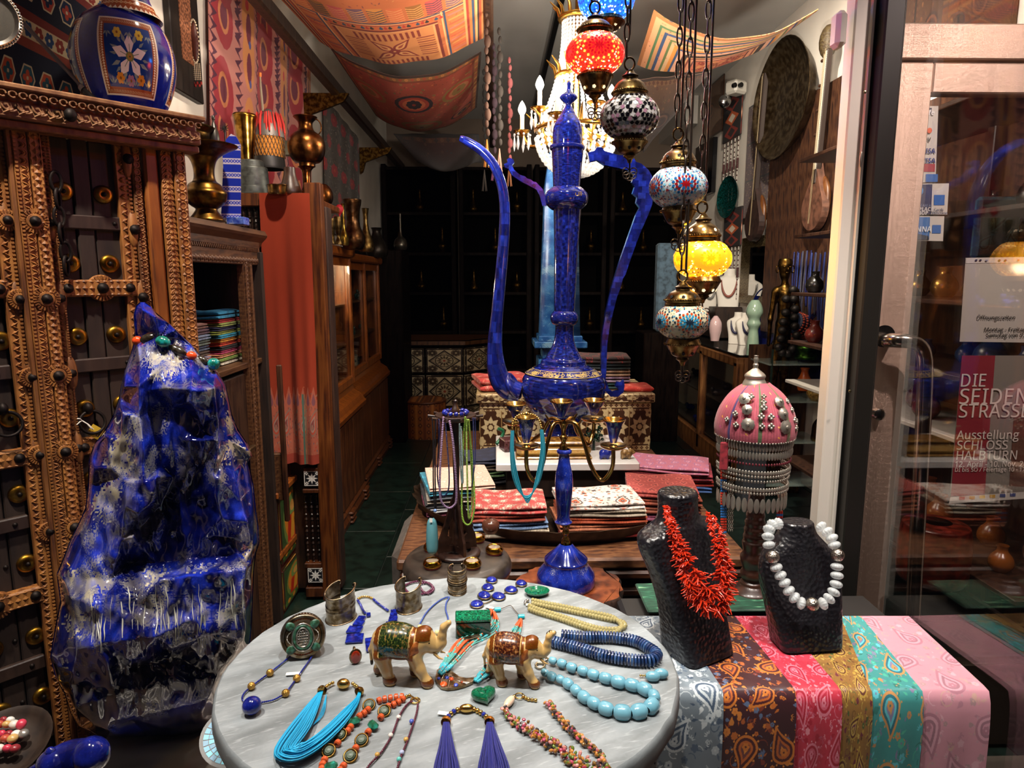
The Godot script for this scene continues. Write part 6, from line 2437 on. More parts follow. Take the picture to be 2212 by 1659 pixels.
func blob(caps:Array,cell:float,k:float)->G:
	var lo:=Vector3.INF
	var hi:=-Vector3.INF
	for c in caps:
		for e in 2:
			lo=lo.min(c[e]-Vector3.ONE*(c[2+e]+k+2*cell))
			hi=hi.max(c[e]+Vector3.ONE*(c[2+e]+k+2*cell))
	var n:=Vector3i(((hi-lo)/cell).ceil())+Vector3i.ONE
	var f:=PackedFloat32Array()
	f.resize(n.x*n.y*n.z)
	f.fill(1.0)
	for c in caps:
		var a:Vector3=c[0]
		var d:Vector3=c[1]-a
		var dd:=maxf(d.length_squared(),1e-9)
		var m:float=maxf(c[2],c[3])+k+cell*1.5
		var p0:=Vector3i(((a.min(c[1])-Vector3.ONE*m-lo)/cell).floor()).clamp(Vector3i.ZERO,n-Vector3i.ONE)
		var p1:=Vector3i(((a.max(c[1])+Vector3.ONE*m-lo)/cell).ceil()).clamp(Vector3i.ZERO,n-Vector3i.ONE)
		for z in range(p0.z,p1.z+1):
			for y in range(p0.y,p1.y+1):
				var at:=(z*n.y+y)*n.x
				for x in range(p0.x,p1.x+1):
					var p:=lo+Vector3(x,y,z)*cell-a
					var t:=clampf(p.dot(d)/dd,0,1)
					var s:float=(p-d*t).length()-lerpf(c[2],c[3],t)
					var o:=f[at+x]
					var h:=maxf(k-absf(o-s),.0)/k
					f[at+x]=minf(o,s)-h*h*k*.25
	var g:=G.new()
	var id:={}
	var offs:=[Vector3i(0,0,0),Vector3i(1,0,0),Vector3i(0,1,0),Vector3i(1,1,0),Vector3i(0,0,1),Vector3i(1,0,1),Vector3i(0,1,1),Vector3i(1,1,1)]
	var step:=[1,n.x,n.x*n.y]
	for z in n.z-1:
		for y in n.y-1:
			for x in n.x-1:
				var at:=(z*n.y+y)*n.x+x
				var q:=[f[at],f[at+1],f[at+n.x],f[at+n.x+1],f[at+step[2]],f[at+step[2]+1],f[at+step[2]+n.x],f[at+step[2]+n.x+1]]
				var neg:=0
				for e in q:
					neg+=1 if e<0 else 0
				if neg==0 or neg==8:
					continue
				var s:=Vector3.ZERO
				var m:=0
				for i in 8:
					for b in [1,2,4]:
						if not i & b and (q[i]<0)!=(q[i | b]<0):
							s+=Vector3(offs[i]).lerp(Vector3(offs[i | b]),q[i]/(q[i]-q[i | b]))
							m+=1
				id[at]=g.v.size()
				g.v.append(lo+(Vector3(x,y,z)+s/m)*cell)
				var gr:=Vector3(q[1]+q[3]+q[5]+q[7]-q[0]-q[2]-q[4]-q[6],q[2]+q[3]+q[6]+q[7]-q[0]-q[1]-q[4]-q[5],q[4]+q[5]+q[6]+q[7]-q[0]-q[1]-q[2]-q[3])
				g.n.append(gr.normalized())
				g.c.append(Color.WHITE)
				g.t.append(Vector2(g.v[-1].x,g.v[-1].y))
	for at in id:
		for ax in 3:
			var a1:int=step[(ax+1)%3]
			var a2:int=step[(ax+2)%3]
			if not (id.has(at-a1) and id.has(at-a2) and id.has(at-a1-a2)):
				continue
			var e0:=f[at]
			var e1:=f[at+step[ax]]
			if (e0<0)==(e1<0):
				continue
			var q:=[id[at-a1-a2],id[at-a2],id[at],id[at-a1]]
			if e0<0:
				q.reverse()
			g.ix.append_array(PackedInt32Array([q[0],q[1],q[2],q[0],q[2],q[3]]))
	return g
# a thin layer of paint or cloth lying on a skin, where keep(point) is true
func layer(g:G,off:float,keep:Callable)->G:
	var r:=G.new()
	r.n=g.n.duplicate()
	r.c=g.c.duplicate()
	r.t=g.t.duplicate()
	var ok:=PackedByteArray()
	for k in g.v.size():
		r.v.append(g.v[k]+g.n[k]*off)
		ok.append(1 if keep.call(g.v[k]) else 0)
	for k in range(0,g.ix.size(),3):
		if ok[g.ix[k]] and ok[g.ix[k+1]] and ok[g.ix[k+2]]:
			r.ix.append_array(PackedInt32Array([g.ix[k],g.ix[k+1],g.ix[k+2]]))
	return r
func elephants()->void:
	var el:=[]
	var bone:=mat("bone_ivory","c8a468",.28,.0,{"tex":TC.soft,"tri":9.0,"coat":.4})
	var red:=mat("painted_gold","a8823a",.3,.2,{"tex":ramp("ornament",noise(61,.09,2,2),[[.0,"5a2a14"],[.35,"a84a2a"],[.5,"d8b050"],[.62,"3a4a20"],[.8,"c89a48"],[1.0,"e0c070"]]),"tri":22.0,"coat":.5})
	for n in 2:
		var s:float=[.00096,.00082][n]
		var caps:=[]
		for c in [[-16,84,0,-2,82,0,33,34],[-30,80,0,-36,66,0,29,22],[14,80,0,30,78,0,30,26],[40,86,0,58,82,0,22,17],[48,98,0,52,92,0,17,17],
			[62,78,0,74,76,0,13,10],[74,76,0,82,84,0,9.5,8.5],[82,84,0,83,100,0,8,7.5],[83,100,0,86,116,0,7,6.5],[86,116,0,96,126,0,6.5,6],[62,66,0,72,62,0,6,3],
			[30,62,15,40,36,16,15,11],[40,36,16,54,9,16,11,9.5],[54,9,16,57,6,16,10.5,10.5],
			[22,60,-16,20,36,-16,14,10.5],[20,36,-16,24,7,-16,10.5,11],
			[-34,58,15,-26,32,16,18,11.5],[-26,32,16,-20,8,16,10.5,9.5],[-20,8,16,-17,6,16,11,11],
			[-40,58,-16,-46,32,-16,17,11],[-46,32,-16,-52,9,-16,10,10],
			[-57,80,0,-63,60,0,3.5,2.8],[-63,60,0,-60,36,0,2.6,3.2]]:
			caps.append([Vector3(c[0],c[1],c[2])*s,Vector3(c[3],c[4],c[5])*s,c[6]*s,c[7]*s])
		var body:=blob(caps,3.3*s,7.0*s)
		var foot:Vector3=[tp(868,1468,.0),tp(1104,1472,.0)][n]
		var e:=thing("painted_elephant",foot,["larger painted cream elephant figurine with raised trunk and dark green blanket","smaller painted cream elephant figurine with raised trunk and red brown blanket"][n],"figurine")
		e.rotation.y=-.14
		var o:=foot
		for k in body.v.size():
			body.v[k]+=o
		var spot:=func(p:Vector3,x0:float,x1:float,y0:float)->bool:return (p.x-o.x)/s>x0 and (p.x-o.x)/s<x1 and (p.y-o.y)/s>y0
		put(layer(body,.0011,func(p): return spot.call(p,-47,33,56) and not spot.call(p,-36,22,64)),"blanket_border",red,e)
		put(layer(body,.0012,func(p): return spot.call(p,-36,22,64)),"blanket",mat("blanket%d"%n,"ffffff",.22,.0,{"tex":ramp("blanket%d"%n,noise(71+n,.06,2,3),[[.0,"0c140c"],[.4,["16240f","3a140c"][n]],[.55,["2a4018","5a2412"][n]],[.7,["8a7a30","a87838"][n]],[.85,["a03a40","c08a70"][n]],[1.0,"d8c070"]]),"tri":16.0,"coat":.6}),e)
		put(layer(body,.0011,func(p): return spot.call(p,33,62,94)),"head_cloth",red,e)
		put(layer(body,.0008,func(p): return (p.y-o.y)/s>4 and (p.y-o.y)/s<17),"anklets",red,e)
		put(body,"body",bone,e)
		for q in [1,-1]:
			var g:=G.new()
			g.at(o,Basis.from_scale(Vector3.ONE*s)).ball(Vector3(36,76,q*22),Vector3(13,21,4.5),14,10,Basis(Vector3.UP,q*.5)*Basis(Vector3.BACK,-.35))
			put(g,"ear",mat("ear_paint","b06a38",.35,.0,{"tex":TC.patina,"tri":14.0}),e)
			g=G.new()
			g.at(o).tube([o*0+Vector3(68,66,q*9)*s,Vector3(78,58,q*11)*s,Vector3(86,56,q*11)*s],[3.2*s,2.4*s,.8*s],8)
			put(g,"tusk",bone,e)
			g=G.new()
			g.at(o).ball(Vector3(60,90,q*15.5)*s,Vector3(2.4,2.2,1.6)*s,8,6)
			put(g,"eye",plain("eye_dark","1a100a",.2),e)
		var g:=G.new()
		g.at(o).ball(Vector3(-60,34,0)*s,Vector3(3.4,7,3.4)*s,8,6)
		put(g,"tail_tuft",plain("eye_dark","1a100a",.2),e)

# ---- low table of scarves on the right, the two black busts and the tribal headdress
const SY:=.735
func scarf_table()->void:
	var g:=G.new()
	g.box(Vector3(.685,.515,-1.52),Vector3(.7,.41,.46),.01)
	var tb:=thing("low_table",Vector3(.685,.31,-1.52),"low dark box table carrying the row of draped scarves","table")
	put(g,"body",plain("box_black","14110f",.6),tb)
	var w:=256
	var h:=384
	var tx:=[
		paisley_tex("pais_grey",w,h,"78848e",["c6ced2","47586e","b2bcc2","5a6a7c","c8d0d4"],["b8c2c8","55657a","cad2d6","46566a"],30,1,420),
		paisley_tex("pais_brown",w,h,"3c1a20",["c8742e","4a1c20","b8602a","6a3a3a","d88a3a"],["b86428","a8582a","5a6a8a","c87a34","7a3424"],26,2,420),
		paisley_tex("pais_red",w,h,"bc3246",["d8788c","a82034","cc5a70","b02a40","e098a8"],["d06a80","a81e34","e08a98","b85068"],26,3,420),
		paisley_tex("pais_gold",w,h,"8a6430",["a88a3c","5a3020","b89a50","6a3a48","c0a050"],["a88838","6a2a38","5a3a1c","b8a050","4a5a30"],24,4,420),
		paisley_tex("pais_turq",w,h,"3c8c8a",["c08a54","2a6a78","5ab4c0","7a7a9a","b89060"],["b8895a","58b8c4","7a7898","2c7068","48a890"],34,5,260),
		paisley_tex("pais_pink",w,h,"c48a98",["a87484","cc98a6","9a6e7c","c890a0","b8909a"],["b07c8c","d0a0ac","a8888c","c09a90"],30,6,200)]
	var names:=["silver grey and slate paisley scarf at the left end of the row","dark brown scarf with orange paisley and a dotted end in front of the coral necklace's bust","crimson and pink paisley scarf between the two black busts","mustard gold and brown paisley scarf, fourth in the row","turquoise scarf with ochre paisley right of the crystal necklace's bust","pale pink silk scarf at the right end of the row beside the glass"]
	var back:=[1352,1452,1584,1680,1812,1856,1960]
	var front:=[1400,1556,1712,1810,1876,1985,2128]
	for k in 6:
		var p:=PackedVector3Array()
		var uv:=PackedVector2Array()
		var yb:=SY+.006+.0025*(5-k)
		var m:=34
		for j in m:
			for i in 20:
				var u:=i/19.0
				var a:=py(lerpf(back[k]-3,back[k+1]+3,u),1332,yb)
				var b:=py(lerpf(front[k]-3,front[k+1]+3,u),1488,yb)
				var v:=j/(m-1.0)
				var q:Vector3
				if v<.5:
					q=a.lerp(b,v/.5)
					q.y+=.0015*sin(u*14+k)*v
				else:
					var s:=(v-.5)/.5
					var dz:=.02*(1-exp(-s*12))+.004*sin(u*11+k*2)*s
					q=b+Vector3(0,-.02*(s*3 if s<.1 else .3)-maxf(0,s-.05)*.42,dz)
				p.append(q)
				uv.append(Vector2(u*.62+k*.13,v*1.75+k*.21))
		g=G.new()
		g.sheet(p,20,m,.002,uv)
		one(g,"paisley_scarf",cloth("silk%d"%k,tx[k],"ffffff",.42,{"bs":.01}),names[k],"scarf","draped scarves on the low table")
	g=G.new()
	g.box(Vector3(.64,SY+.012,-1.69),Vector3(.5,.008,.16),.003)
	one(g,"green_cloth",cloth("green_brocade",ramp("brocade",noise(99,.05,2,2),[[.0,"06281c"],[.6,"0e4a34"],[.8,"5a8a68"],[1.0,"a8b08a"]]),"ffffff",.5),"green and silver brocade cloth under the headdress stand","cloth")

func bust(called:String,foot:Vector3,turn:float,rows:Array,m:Material,label:String,big:float)->MeshInstance3D:
	var g:=G.new()
	g.at(foot,Basis(Vector3.UP,turn)*Basis.from_scale(Vector3.ONE*big))
	var p:=PackedVector3Array()
	var W:=41
	var fine:=[]
	for k in rows.size()-1:
		for s in 3:
			var e:=[]
			for c in 5:
				e.append(cubic_interpolate(rows[k][c],rows[k+1][c],rows[maxi(k-1,0)][c],rows[mini(k+2,rows.size()-1)][c],s/3.0))
			fine.append(e)
	fine.append(rows[-1])
	rows=fine
	for r in rows:
		for i in W:
			var a:=TAU*i/(W-1)
			var e:float=r[4]
			p.append(Vector3(signf(cos(a))*pow(absf(cos(a)),e)*r[1],r[0],r[3]-signf(sin(a))*pow(absf(sin(a)),e)*r[2]))
	g.patch(p,W,rows.size(),true)
	var c:=PackedVector3Array()
	for i in W-1:
		c.append(p[(rows.size()-1)*W+i])
	g.fan(c)
	return one(g,called,m,label,"bust")
func busts()->void:
	var lea:=mat("black_leather","17161a",.3,.0,{"bump":ramp("croc",noise(205,.06,2,1),[[.0,"000000"],[.5,"909090"],[1.0,"ffffff"]]),"tri":7.0,"bs":.35,"coat":.25,"cr":.2})
	var f1:=py(1506,1412,SY+.026)
	f1.y=SY+.023
	f1.z-=.03
	bust("jewellery_bust",f1,.5,[[.0,.062,.05,.01,.3],[.05,.066,.042,.0,.35],[.11,.074,.034,-.015,.45],[.17,.09,.032,-.03,.5],[.215,.103,.034,-.045,.55],[.24,.1,.036,-.052,.6],[.252,.07,.037,-.056,.8],[.262,.05,.036,-.058,.95],[.285,.043,.038,-.06,1.0],[.312,.043,.038,-.062,1.0],[.318,.038,.033,-.062,1.0]],lea,"black crocodile leather necklace bust wearing the spiky red coral necklace",1.12)
	var f2:=py(1748,1395,SY+.024)
	f2.y=SY+.021
	f2.z-=.03
	bust("jewellery_bust",f2,.1,[[.0,.07,.04,.008,.3],[.04,.076,.036,.0,.35],[.09,.086,.03,-.015,.45],[.13,.091,.03,-.03,.5],[.165,.09,.032,-.04,.6],[.19,.08,.033,-.046,.7],[.21,.062,.033,-.05,.85],[.228,.046,.032,-.054,1.0],[.246,.038,.031,-.056,1.0],[.252,.037,.03,-.056,1.0],[.256,.034,.027,-.056,1.0]],lea,"shorter black leather necklace bust wearing the clear crystal bead necklace",1.06)
	var t:=thing("branch_coral_necklace",py(1540,1330,SY+.05),"necklace of spiky red branch coral twigs on the taller black bust","necklace")
	var g:=G.new()
	rng.seed=17
	var D1:=-f1.z-.02
	for l in [[[1436,1092,.05],[1444,1130,.012],[1456,1172,.0],[1468,1212,-.012],[1486,1252,-.03],[1508,1288,-.042],[1534,1310,-.05],[1556,1306,-.05],[1570,1276,-.036],[1572,1234,-.02],[1566,1192,-.004],[1554,1150,.01],[1540,1112,.045]],[[1440,1092,.05],[1452,1130,.012],[1466,1165,.0],[1482,1205,-.014],[1504,1240,-.028],[1526,1270,-.036],[1545,1282,-.042],[1556,1260,-.032],[1556,1220,-.018],[1548,1180,-.002],[1536,1140,.014],[1528,1108,.045]]]:
		var pts:=[]
		for q in l:
			pts.append(pz(q[0],q[1],D1+q[2]))
		pts=spline(pts,6)
		var L:=plen(pts)
		for k in 520:
			var s:=rng.randf()
			var q:=along(pts,s*L)
			var low:=1.0-absf(2*s-1)
			var len:=lerpf(.007,.03,pow(low,1.3))*rng.randf_range(.6,1.25)
			var dr:=Vector3(rng.randf_range(-1,1),rng.randf_range(-1,.5)-.4*low,rng.randf_range(-.1,1)).normalized()
			dr=(dr-q[1]*dr.dot(q[1])*.7).normalized()
			var b:=Vector3(rng.randf_range(-1,1),rng.randf_range(-1,1),0)*len*.18
			g.tube([q[0],q[0]+dr*len*.55+b,q[0]+dr*len],[.0024,.0021,.0011],5)
	stuff(put(g,"coral_twigs",mat("branch_coral","c02c10",.25,.0,{"coat":.5}),t))
	t=thing("crystal_necklace",py(1755,1310,SY+.05),"necklace of large clear ribbed crystal beads with three silver beads on the shorter black bust","necklace")
	var cr:=mat("rock_crystal","dfe6e8",.08,.0,{"alpha":.5,"coat":.8})
	cr.roughness=.3
	var sv:=mat("openwork_silver","b8b0a4",.28,1.0,{"bump":TC.hammer,"tri":30.0,"bs":.15})
	var cs:=[[1681,1131,.055],[1668,1134,.045],[1661,1144,.03],[1659,1159,.018],[1661,1177,.01],[1669,1203,.0],[1677,1226,-.006],[1686,1243,-.01],[1695,1259,-.016],[1704,1276,-.022],[1716,1291,-.026],[1731,1303,-.03],[1755,1305,-.032],[1778,1304,-.03],[1791,1293,-.026],[1801,1279,-.022],[1806,1262,-.016],[1808,1243,-.01],[1808,1224,-.004],[1809,1199,.002],[1802,1177,.01],[1797,1162,.016],[1787,1149,.024],[1774,1138,.04]]
	var D2:=-f2.z-.03
	for k in cs.size():
		var o:=pz(cs[k][0],cs[k][1],D2+cs[k][2])
		var a:=pz(cs[maxi(k-1,0)][0],cs[maxi(k-1,0)][1],D2+cs[maxi(k-1,0)][2])
		var b:=pz(cs[mini(k+1,23)][0],cs[mini(k+1,23)][1],D2+cs[mini(k+1,23)][2])
		if k in [5,12,19]:
			bead(t,"silver_bead",o,Vector3(.0145,.0145,.0145),facing((b-a).normalized()),sv,20,10,.06)
		else:
			bead(t,"crystal_bead",o,Vector3(.0132,.0088,.0132),facing((b-a).normalized()),cr,36,12,.07)
func headdress()->void:
	var st:=mat("stand_wood","3a2116",.35,.0,{"tex":TC.wood,"tri":8.0,"coat":.3})
	var D:=1.72
	pot("turned_stand",1622,D,[[1287,44],[1282,45],[1272,42],[1262,26],[1256,24],[1252,20],[1245,24],[1236,25],[1226,21],[1212,26],[1202,27],[1190,22],[1172,25],[1166,22],[1158,24],[1151,21],[1143,23],[1136,20],[1128,22],[1120,19],[1112,20],[1104,18],[1096,19],[1080,17],[1060,16]],st,"turned dark wooden stand under the pink tribal headdress","stand","",30)
	var t:=thing("tribal_headdress",pz(1630,1150,D),"pink cloth headdress domed with silver discs and hung with silver fringes on a turned stand","headdress")
	var v:=Cv.new(256,128,"98404e")
	for k in 128:
		v.rect(k*2,0,1,128,["a84c5a","843442","a04658"][k%3])
	for x in [40,104,168,232]:
		v.rect(x,0,7,128,["5a5a3a","3a2a5a","4a5a3a","c87a2a"][(x/40)%4])
	for k in 22:
		v.leaf(Vector2(18+64*(k%4),8+k*6),5,.8,["d88a2a","b82a7a","e0a050"][k%3])
	var q:=turned(1630,D,[[938,82],[925,84],[905,82],[880,74],[855,59],[840,44],[830,30],[825,24]])
	var g:=G.new()
	g.at(q[0]).lathe(smooth(q[1]),Vector3.ZERO,64,2,1,32,.012)
	put(g,"dome",cloth("headdress_cloth",v.tex(),"ffffff",.8),t)
	var sil:=mat("tribal_silver","b4aea2",.42,.85,{"tex":TC.soft,"tri":9.0})
	var f:=turned(1630,D,[[832,26],[826,24],[818,20],[812,22],[806,18],[798,8],[794,5],[788,6],[784,4],[776,5],[771,4],[768,5]])
	g=G.new()
	g.at(f[0]).lathe(smooth(f[1]),Vector3.ZERO,28)
	put(g,"finial",sil,t)
	for e in [[1590,862,13,0],[1589,885,11,0],[1588,915,14,0],[1570,893,8,1],[1569,916,8,1],[1657,869,12,0],[1661,894,13,0],[1664,921,15,0],[1622,870,8,1],[1620,881,9,2],[1613,899,9,1],[1632,900,9,1],[1613,919,8,1],[1631,919,9,1],[1690,886,7,1],[1693,907,8,1],[1703,910,7,1],[1697,924,8,1],[1682,868,7,1],[1557,905,7,1],[1602,858,8,1],[1625,858,7,1]]:
		var prof:=[[938,82],[925,84],[905,82],[880,74],[855,59],[840,44],[830,30]]
		var hw:=84.0
		var sl:=.0
		for k in 6:
			if e[1]<=prof[k][0] and e[1]>=prof[k+1][0]:
				hw=lerpf(prof[k][1],prof[k+1][1],(prof[k][0]-e[1])/float(prof[k][0]-prof[k+1][0]))
				sl=float(prof[k][1]-prof[k+1][1])/(prof[k][0]-prof[k+1][0])
		var ang:=asin(clampf((e[0]-1630)/hw,-.98,.98))
		var ax:=pz(1630,e[1],D)
		var rr:=hw*mpp(ax)
		var nn:=Vector3(sin(ang),sl,cos(ang)).normalized()
		var hit:=Vector3(ax.x+rr*sin(ang),ax.y+rr*cos(ang)*.2,ax.z+rr*cos(ang))
		var s:=mpp(hit)*float(e[2])
		g=G.new()
		g.at(hit+nn*.001,facing(nn))
		if e[3]==0:
			g.lathe([[s,-.003],[s,.001],[s*.8,.002],[s*.62,.004],[s*.3,.005],[s*.24,.008],[.0004,.009]],Vector3.ZERO,20,1,1,10,.06)
		else:
			for w in [[1,0],[0,1],[-1,0],[0,-1]]:
				g.ball(Vector3(w[0],0,w[1])*s*.5,Vector3(s*.42,.004,s*.42),8,5)
			g.box(Vector3.ZERO,Vector3(s*1.3,.003,s*1.3),.001,Basis(Vector3.UP,PI/4 if e[3]==1 else .1))
		put(g,"silver_disc" if e[3]==0 else "silver_rosette",sil,t)
	g=G.new()
	var rc:Vector3=q[0]
	for k in 80:
		var a:=TAU*k/80
		g.ball(rc+Vector3(cos(a)*.1,-.002,sin(a)*.1),Vector3(.0028,.0028,.0028),6,4)
	stuff(put(g,"rim_chain",sil,t))
	var red:=plain("fringe_red","5a1420",.5)
	for row in 7:
		g=G.new()
		var y:=-.014-row*.0225
		for k in 44:
			var a:=-.25+(PI+.5)*k/43.0
			var rr:=.094-.003*row*.3
			var o:=rc+Vector3(cos(a)*rr,y,sin(a)*rr)
			match row:
				0,1: g.ball(o,Vector3(.0042,.011,.0025),8,6)
				2,4: g.ball(o,Vector3(.003,.004,.003),6,4)
				3,5:
					g.ball(o,Vector3(.004,.0065,.003),7,5)
					g.ball(o+Vector3(0,-.01,0),Vector3(.0035,.004,.003),6,4)
				6:
					if k%2==0:
						g.ball(o+Vector3(0,-.02,0),Vector3(.0075,.02,.0016),8,6,Basis(Vector3.UP,PI/2-a))
		stuff(put(g,["pendant_row","bead_row"][1 if row in [2,4] else 0],red if row in [2] else sil,t))
	for side in [[1562,955,1150],[1683,1050,1130]]:
		g=G.new()
		var rg:=[G.new(),G.new()]
		for k in 4:
			for j in 26:
				var o:=pz(side[0]-4+k*3.4,lerpf(side[1]+55,side[2],j/25.0),D-.02)
				rg[1 if (j/5)%2 else 0].ball(o,Vector3(.0024,.0036,.0024),6,4)
		stuff(put(rg[0],"red_bead_strings",plain("string_red","c0301c",.4),t))
		stuff(put(rg[1],"blue_bead_strings",plain("string_blue","2a6ab0",.4),t))
	g=G.new()
	g.box(pz(1564,985,D-.04),Vector3(.022,.075,.008),.003)
	put(g,"side_tab",cloth("tab_cloth",TC.grain,"a82c3a",.8,{"tri":8.0}),t)
	g=G.new()
	for k in 3:
		for j in 24:
			g.torus(pz(1574+k*4,1040+j*4.6,D-.03),.0026,.0008,Basis(Vector3.UP,PI/2*(j%2)),8,4)
	stuff(put(g,"side_chains",sil,t))

# ---- the tall lapis ewer on its slab, tray of folded scarves and chest behind it
const ED:=2.95
func ewer()->void:
	var S:=512
	var v:=Cv.new(S,S,"111a68")
	rng.seed=44
	for j in 18:
		for i in 14:
			var k:=rng.randf()
			v.im.fill_rect(Rect2i(int((i+.5*(j%2))*S/14.0)%S,j*S/18,S/14,S/18-1),C("0b1250").lerp(C("1c2f96"),k))
	var a:=bytes(noise(141,9.0/S,1,4),S)
	var b:=bytes(noise(142,40.0/S,1,2),S)
	var d:=v.im.get_data()
	for k in S*S:
		var f:=.65+.7*a[k]/255.0
		var w:=clampf((b[k]/255.0-.8)*4.0,0,1)*.35
		for e in 3:
			d[k*3+e]=mini(255,int(d[k*3+e]*f*(1-w)+[150,140,110][e]*w))
	var tx:=ImageTexture.create_from_image(Image.create_from_data(S,S,false,Image.FORMAT_RGB8,d))
	var lp:=mat("ewer_lapis","ffffff",.1,.0,{"tex":tx,"uv":Vector3(2,2,1),"coat":.8,"cr":.03})
	var lt:=mat("ewer_lapis_flat","ffffff",.12,.0,{"tex":tx,"tri":2.2,"coat":.7,"cr":.05})
	var base:=pz(1214,962,ED)
	var t:=thing("lapis_ewer",base,"very tall blue lapis ewer with long curved spout and handle on a white slab","ewer")
	t.rotation.z=-.017
	var parts:={
		"foot":[[962,62],[952,63],[945,60],[936,46],[926,40],[912,38]],
		"body":[[912,40],[904,52],[893,66],[880,77],[862,86],[846,90],[832,91],[816,88],[806,80],[797,66],[790,56]],
		"shoulder":[[790,56],[787,50],[780,48],[777,47],[774,40],[765,35],[750,27],[735,22],[718,20],[702,20]],
		"neck_ring":[[702,21],[700,25],[694,29],[686,30],[678,28],[672,23]],
		"neck":[[672,22],[640,23],[560,25],[500,27.5],[452,30]],
		"neck_bulb":[[453,32],[448,38],[440,44.5],[428,47],[418,45],[410,38],[405,32]],
		"upper_neck":[[405,29],[370,31],[323,34.5]],
		"flange":[[324,35],[323,37],[319,38],[315,37],[314,31]],
		"lid":[[314,31],[300,32],[280,31.5],[266,28],[254,21],[247,16],[244,15],[240,13],[229,7],[224,7],[220,12],[213,19],[207,18],[201,10],[196,5],[186,4],[180,4.5],[175,1]]}
	for n in parts:
		var q:=turned(1214,ED,parts[n])
		var g:=G.new()
		g.at(q[0]).lathe(smooth(q[1]),Vector3.ZERO,22 if n=="body" else 40)
		put(g,n,lp,t)
	var g:=G.new()
	var cv:=Cv.new(256,32,"111a68")
	rng.seed=2
	for k in 60:
		var o:=Vector2(rng.randf()*256,16+rng.randf_range(-9,9))
		cv.ring(o,rng.randf_range(3,8),2.2,"c8b06a",rng.randf()*6,rng.randf()*3+8)
	cv.rect(0,0,256,2,"c8b06a")
	cv.rect(0,30,256,2,"c8b06a")
	var q2:=turned(1214,ED,[[806,81],[795,64.5]])
	g.at(q2[0]).lathe([[q2[1][0][0]+.003,q2[1][0][1]],[q2[1][1][0]+.003,q2[1][1][1]]],Vector3.ZERO,40,3)
	put(g,"script_band",mat("gilt_script","ffffff",.25,.2,{"tex":cv.tex()}),t)
	g=G.new()
	var sm:=pz(1240,419,ED-.1)
	for w in [[-6,3,-6,-3],[-4,3,0,3],[0,3,0,-4],[3,3,3,-6],[6,3,6,-6]]:
		g.tube([sm+Vector3(w[0],-w[1],0)*.002,sm+Vector3(w[2],-w[3],0)*.002],.0018,5)
	put(g,"gilt_mark",plain("gilt","c8b06a",.3,.8),t)
	var sp:=[]
	var rad:=[]
	for e in [[1128,850,22],[1105,842,25],[1086,822,23],[1076,790,20],[1073,745,16],[1077,680,13],[1083,600,12.5],[1089,510,12],[1089,445,11.5],[1081,400,11],[1063,358,10.5],[1036,328,10],[1005,309,9],[990,303,6]]:
		var p:=pz(e[0]-8,e[1],ED)
		sp.append(p)
		rad.append([mpp(p)*e[2],.0])
	var fine:=spline(sp,4)
	var fr:=[]
	for k in fine.size():
		var u:=k/4.0
		fr.append(lerpf(rad[mini(int(u),13)][0],rad[mini(int(u)+1,13)][0],u-int(u)))
	g=G.new()
	g.tube(fine,fr,18)
	for k in g.t.size():
		g.t[k]=Vector2(g.t[k].x*.3,g.t[k].y*.06)
	put(g,"spout",lp,t)
	g=G.new()
	g.torus(pz(1106,836,ED),.052,.014,Basis(Vector3.UP,PI/2-.3)*Basis(Vector3.RIGHT,-.5),26,10)
	put(g,"spout_collar",lt,t)
	var flat:=func(l:Array,nm:String,th:float)->void:
		var o:=pz(1214,600,ED)
		var pp:=PackedVector2Array()
		for e in l:
			var p:=pz(e[0]-6,e[1],ED)-o
			pp.append(Vector2(p.x,p.y))
		var h:=G.new()
		h.at(o-Vector3(0,0,th/2)).prism(pp,th,.003)
		put(h,nm,lt,t)
	flat.call([[1178,446],[1168,446],[1162,425],[1155,412],[1140,404],[1120,394],[1102,382],[1094,368],[1086,365],[1084,358],[1092,354],[1090,348],[1096,344],[1104,348],[1106,354],[1101,360],[1106,370],[1118,380],[1130,384],[1134,388],[1142,390],[1147,394],[1154,396],[1160,402],[1168,410],[1174,424]],"spout_brace",.03)
	flat.call([[1268,350],[1264,330],[1278,326],[1284,318],[1294,318],[1300,326],[1330,334],[1360,336],[1368,348],[1380,352],[1396,366],[1406,384],[1408,410],[1404,440],[1396,462],[1380,500],[1366,540],[1356,570],[1350,590],[1344,600],[1340,618],[1332,640],[1326,666],[1318,700],[1313,740],[1312,800],[1310,826],[1302,826],[1300,770],[1302,720],[1309,670],[1320,620],[1336,565],[1354,510],[1370,462],[1378,446],[1370,436],[1372,424],[1362,416],[1366,402],[1360,392],[1364,374],[1352,366],[1330,362],[1300,356],[1284,346]],"handle",.028)
	flat.call([[1306,822],[1314,822],[1318,838],[1328,844],[1340,840],[1332,832],[1336,822],[1344,824],[1350,818],[1352,830],[1350,844],[1338,854],[1322,854],[1310,842]],"handle_curl",.024)

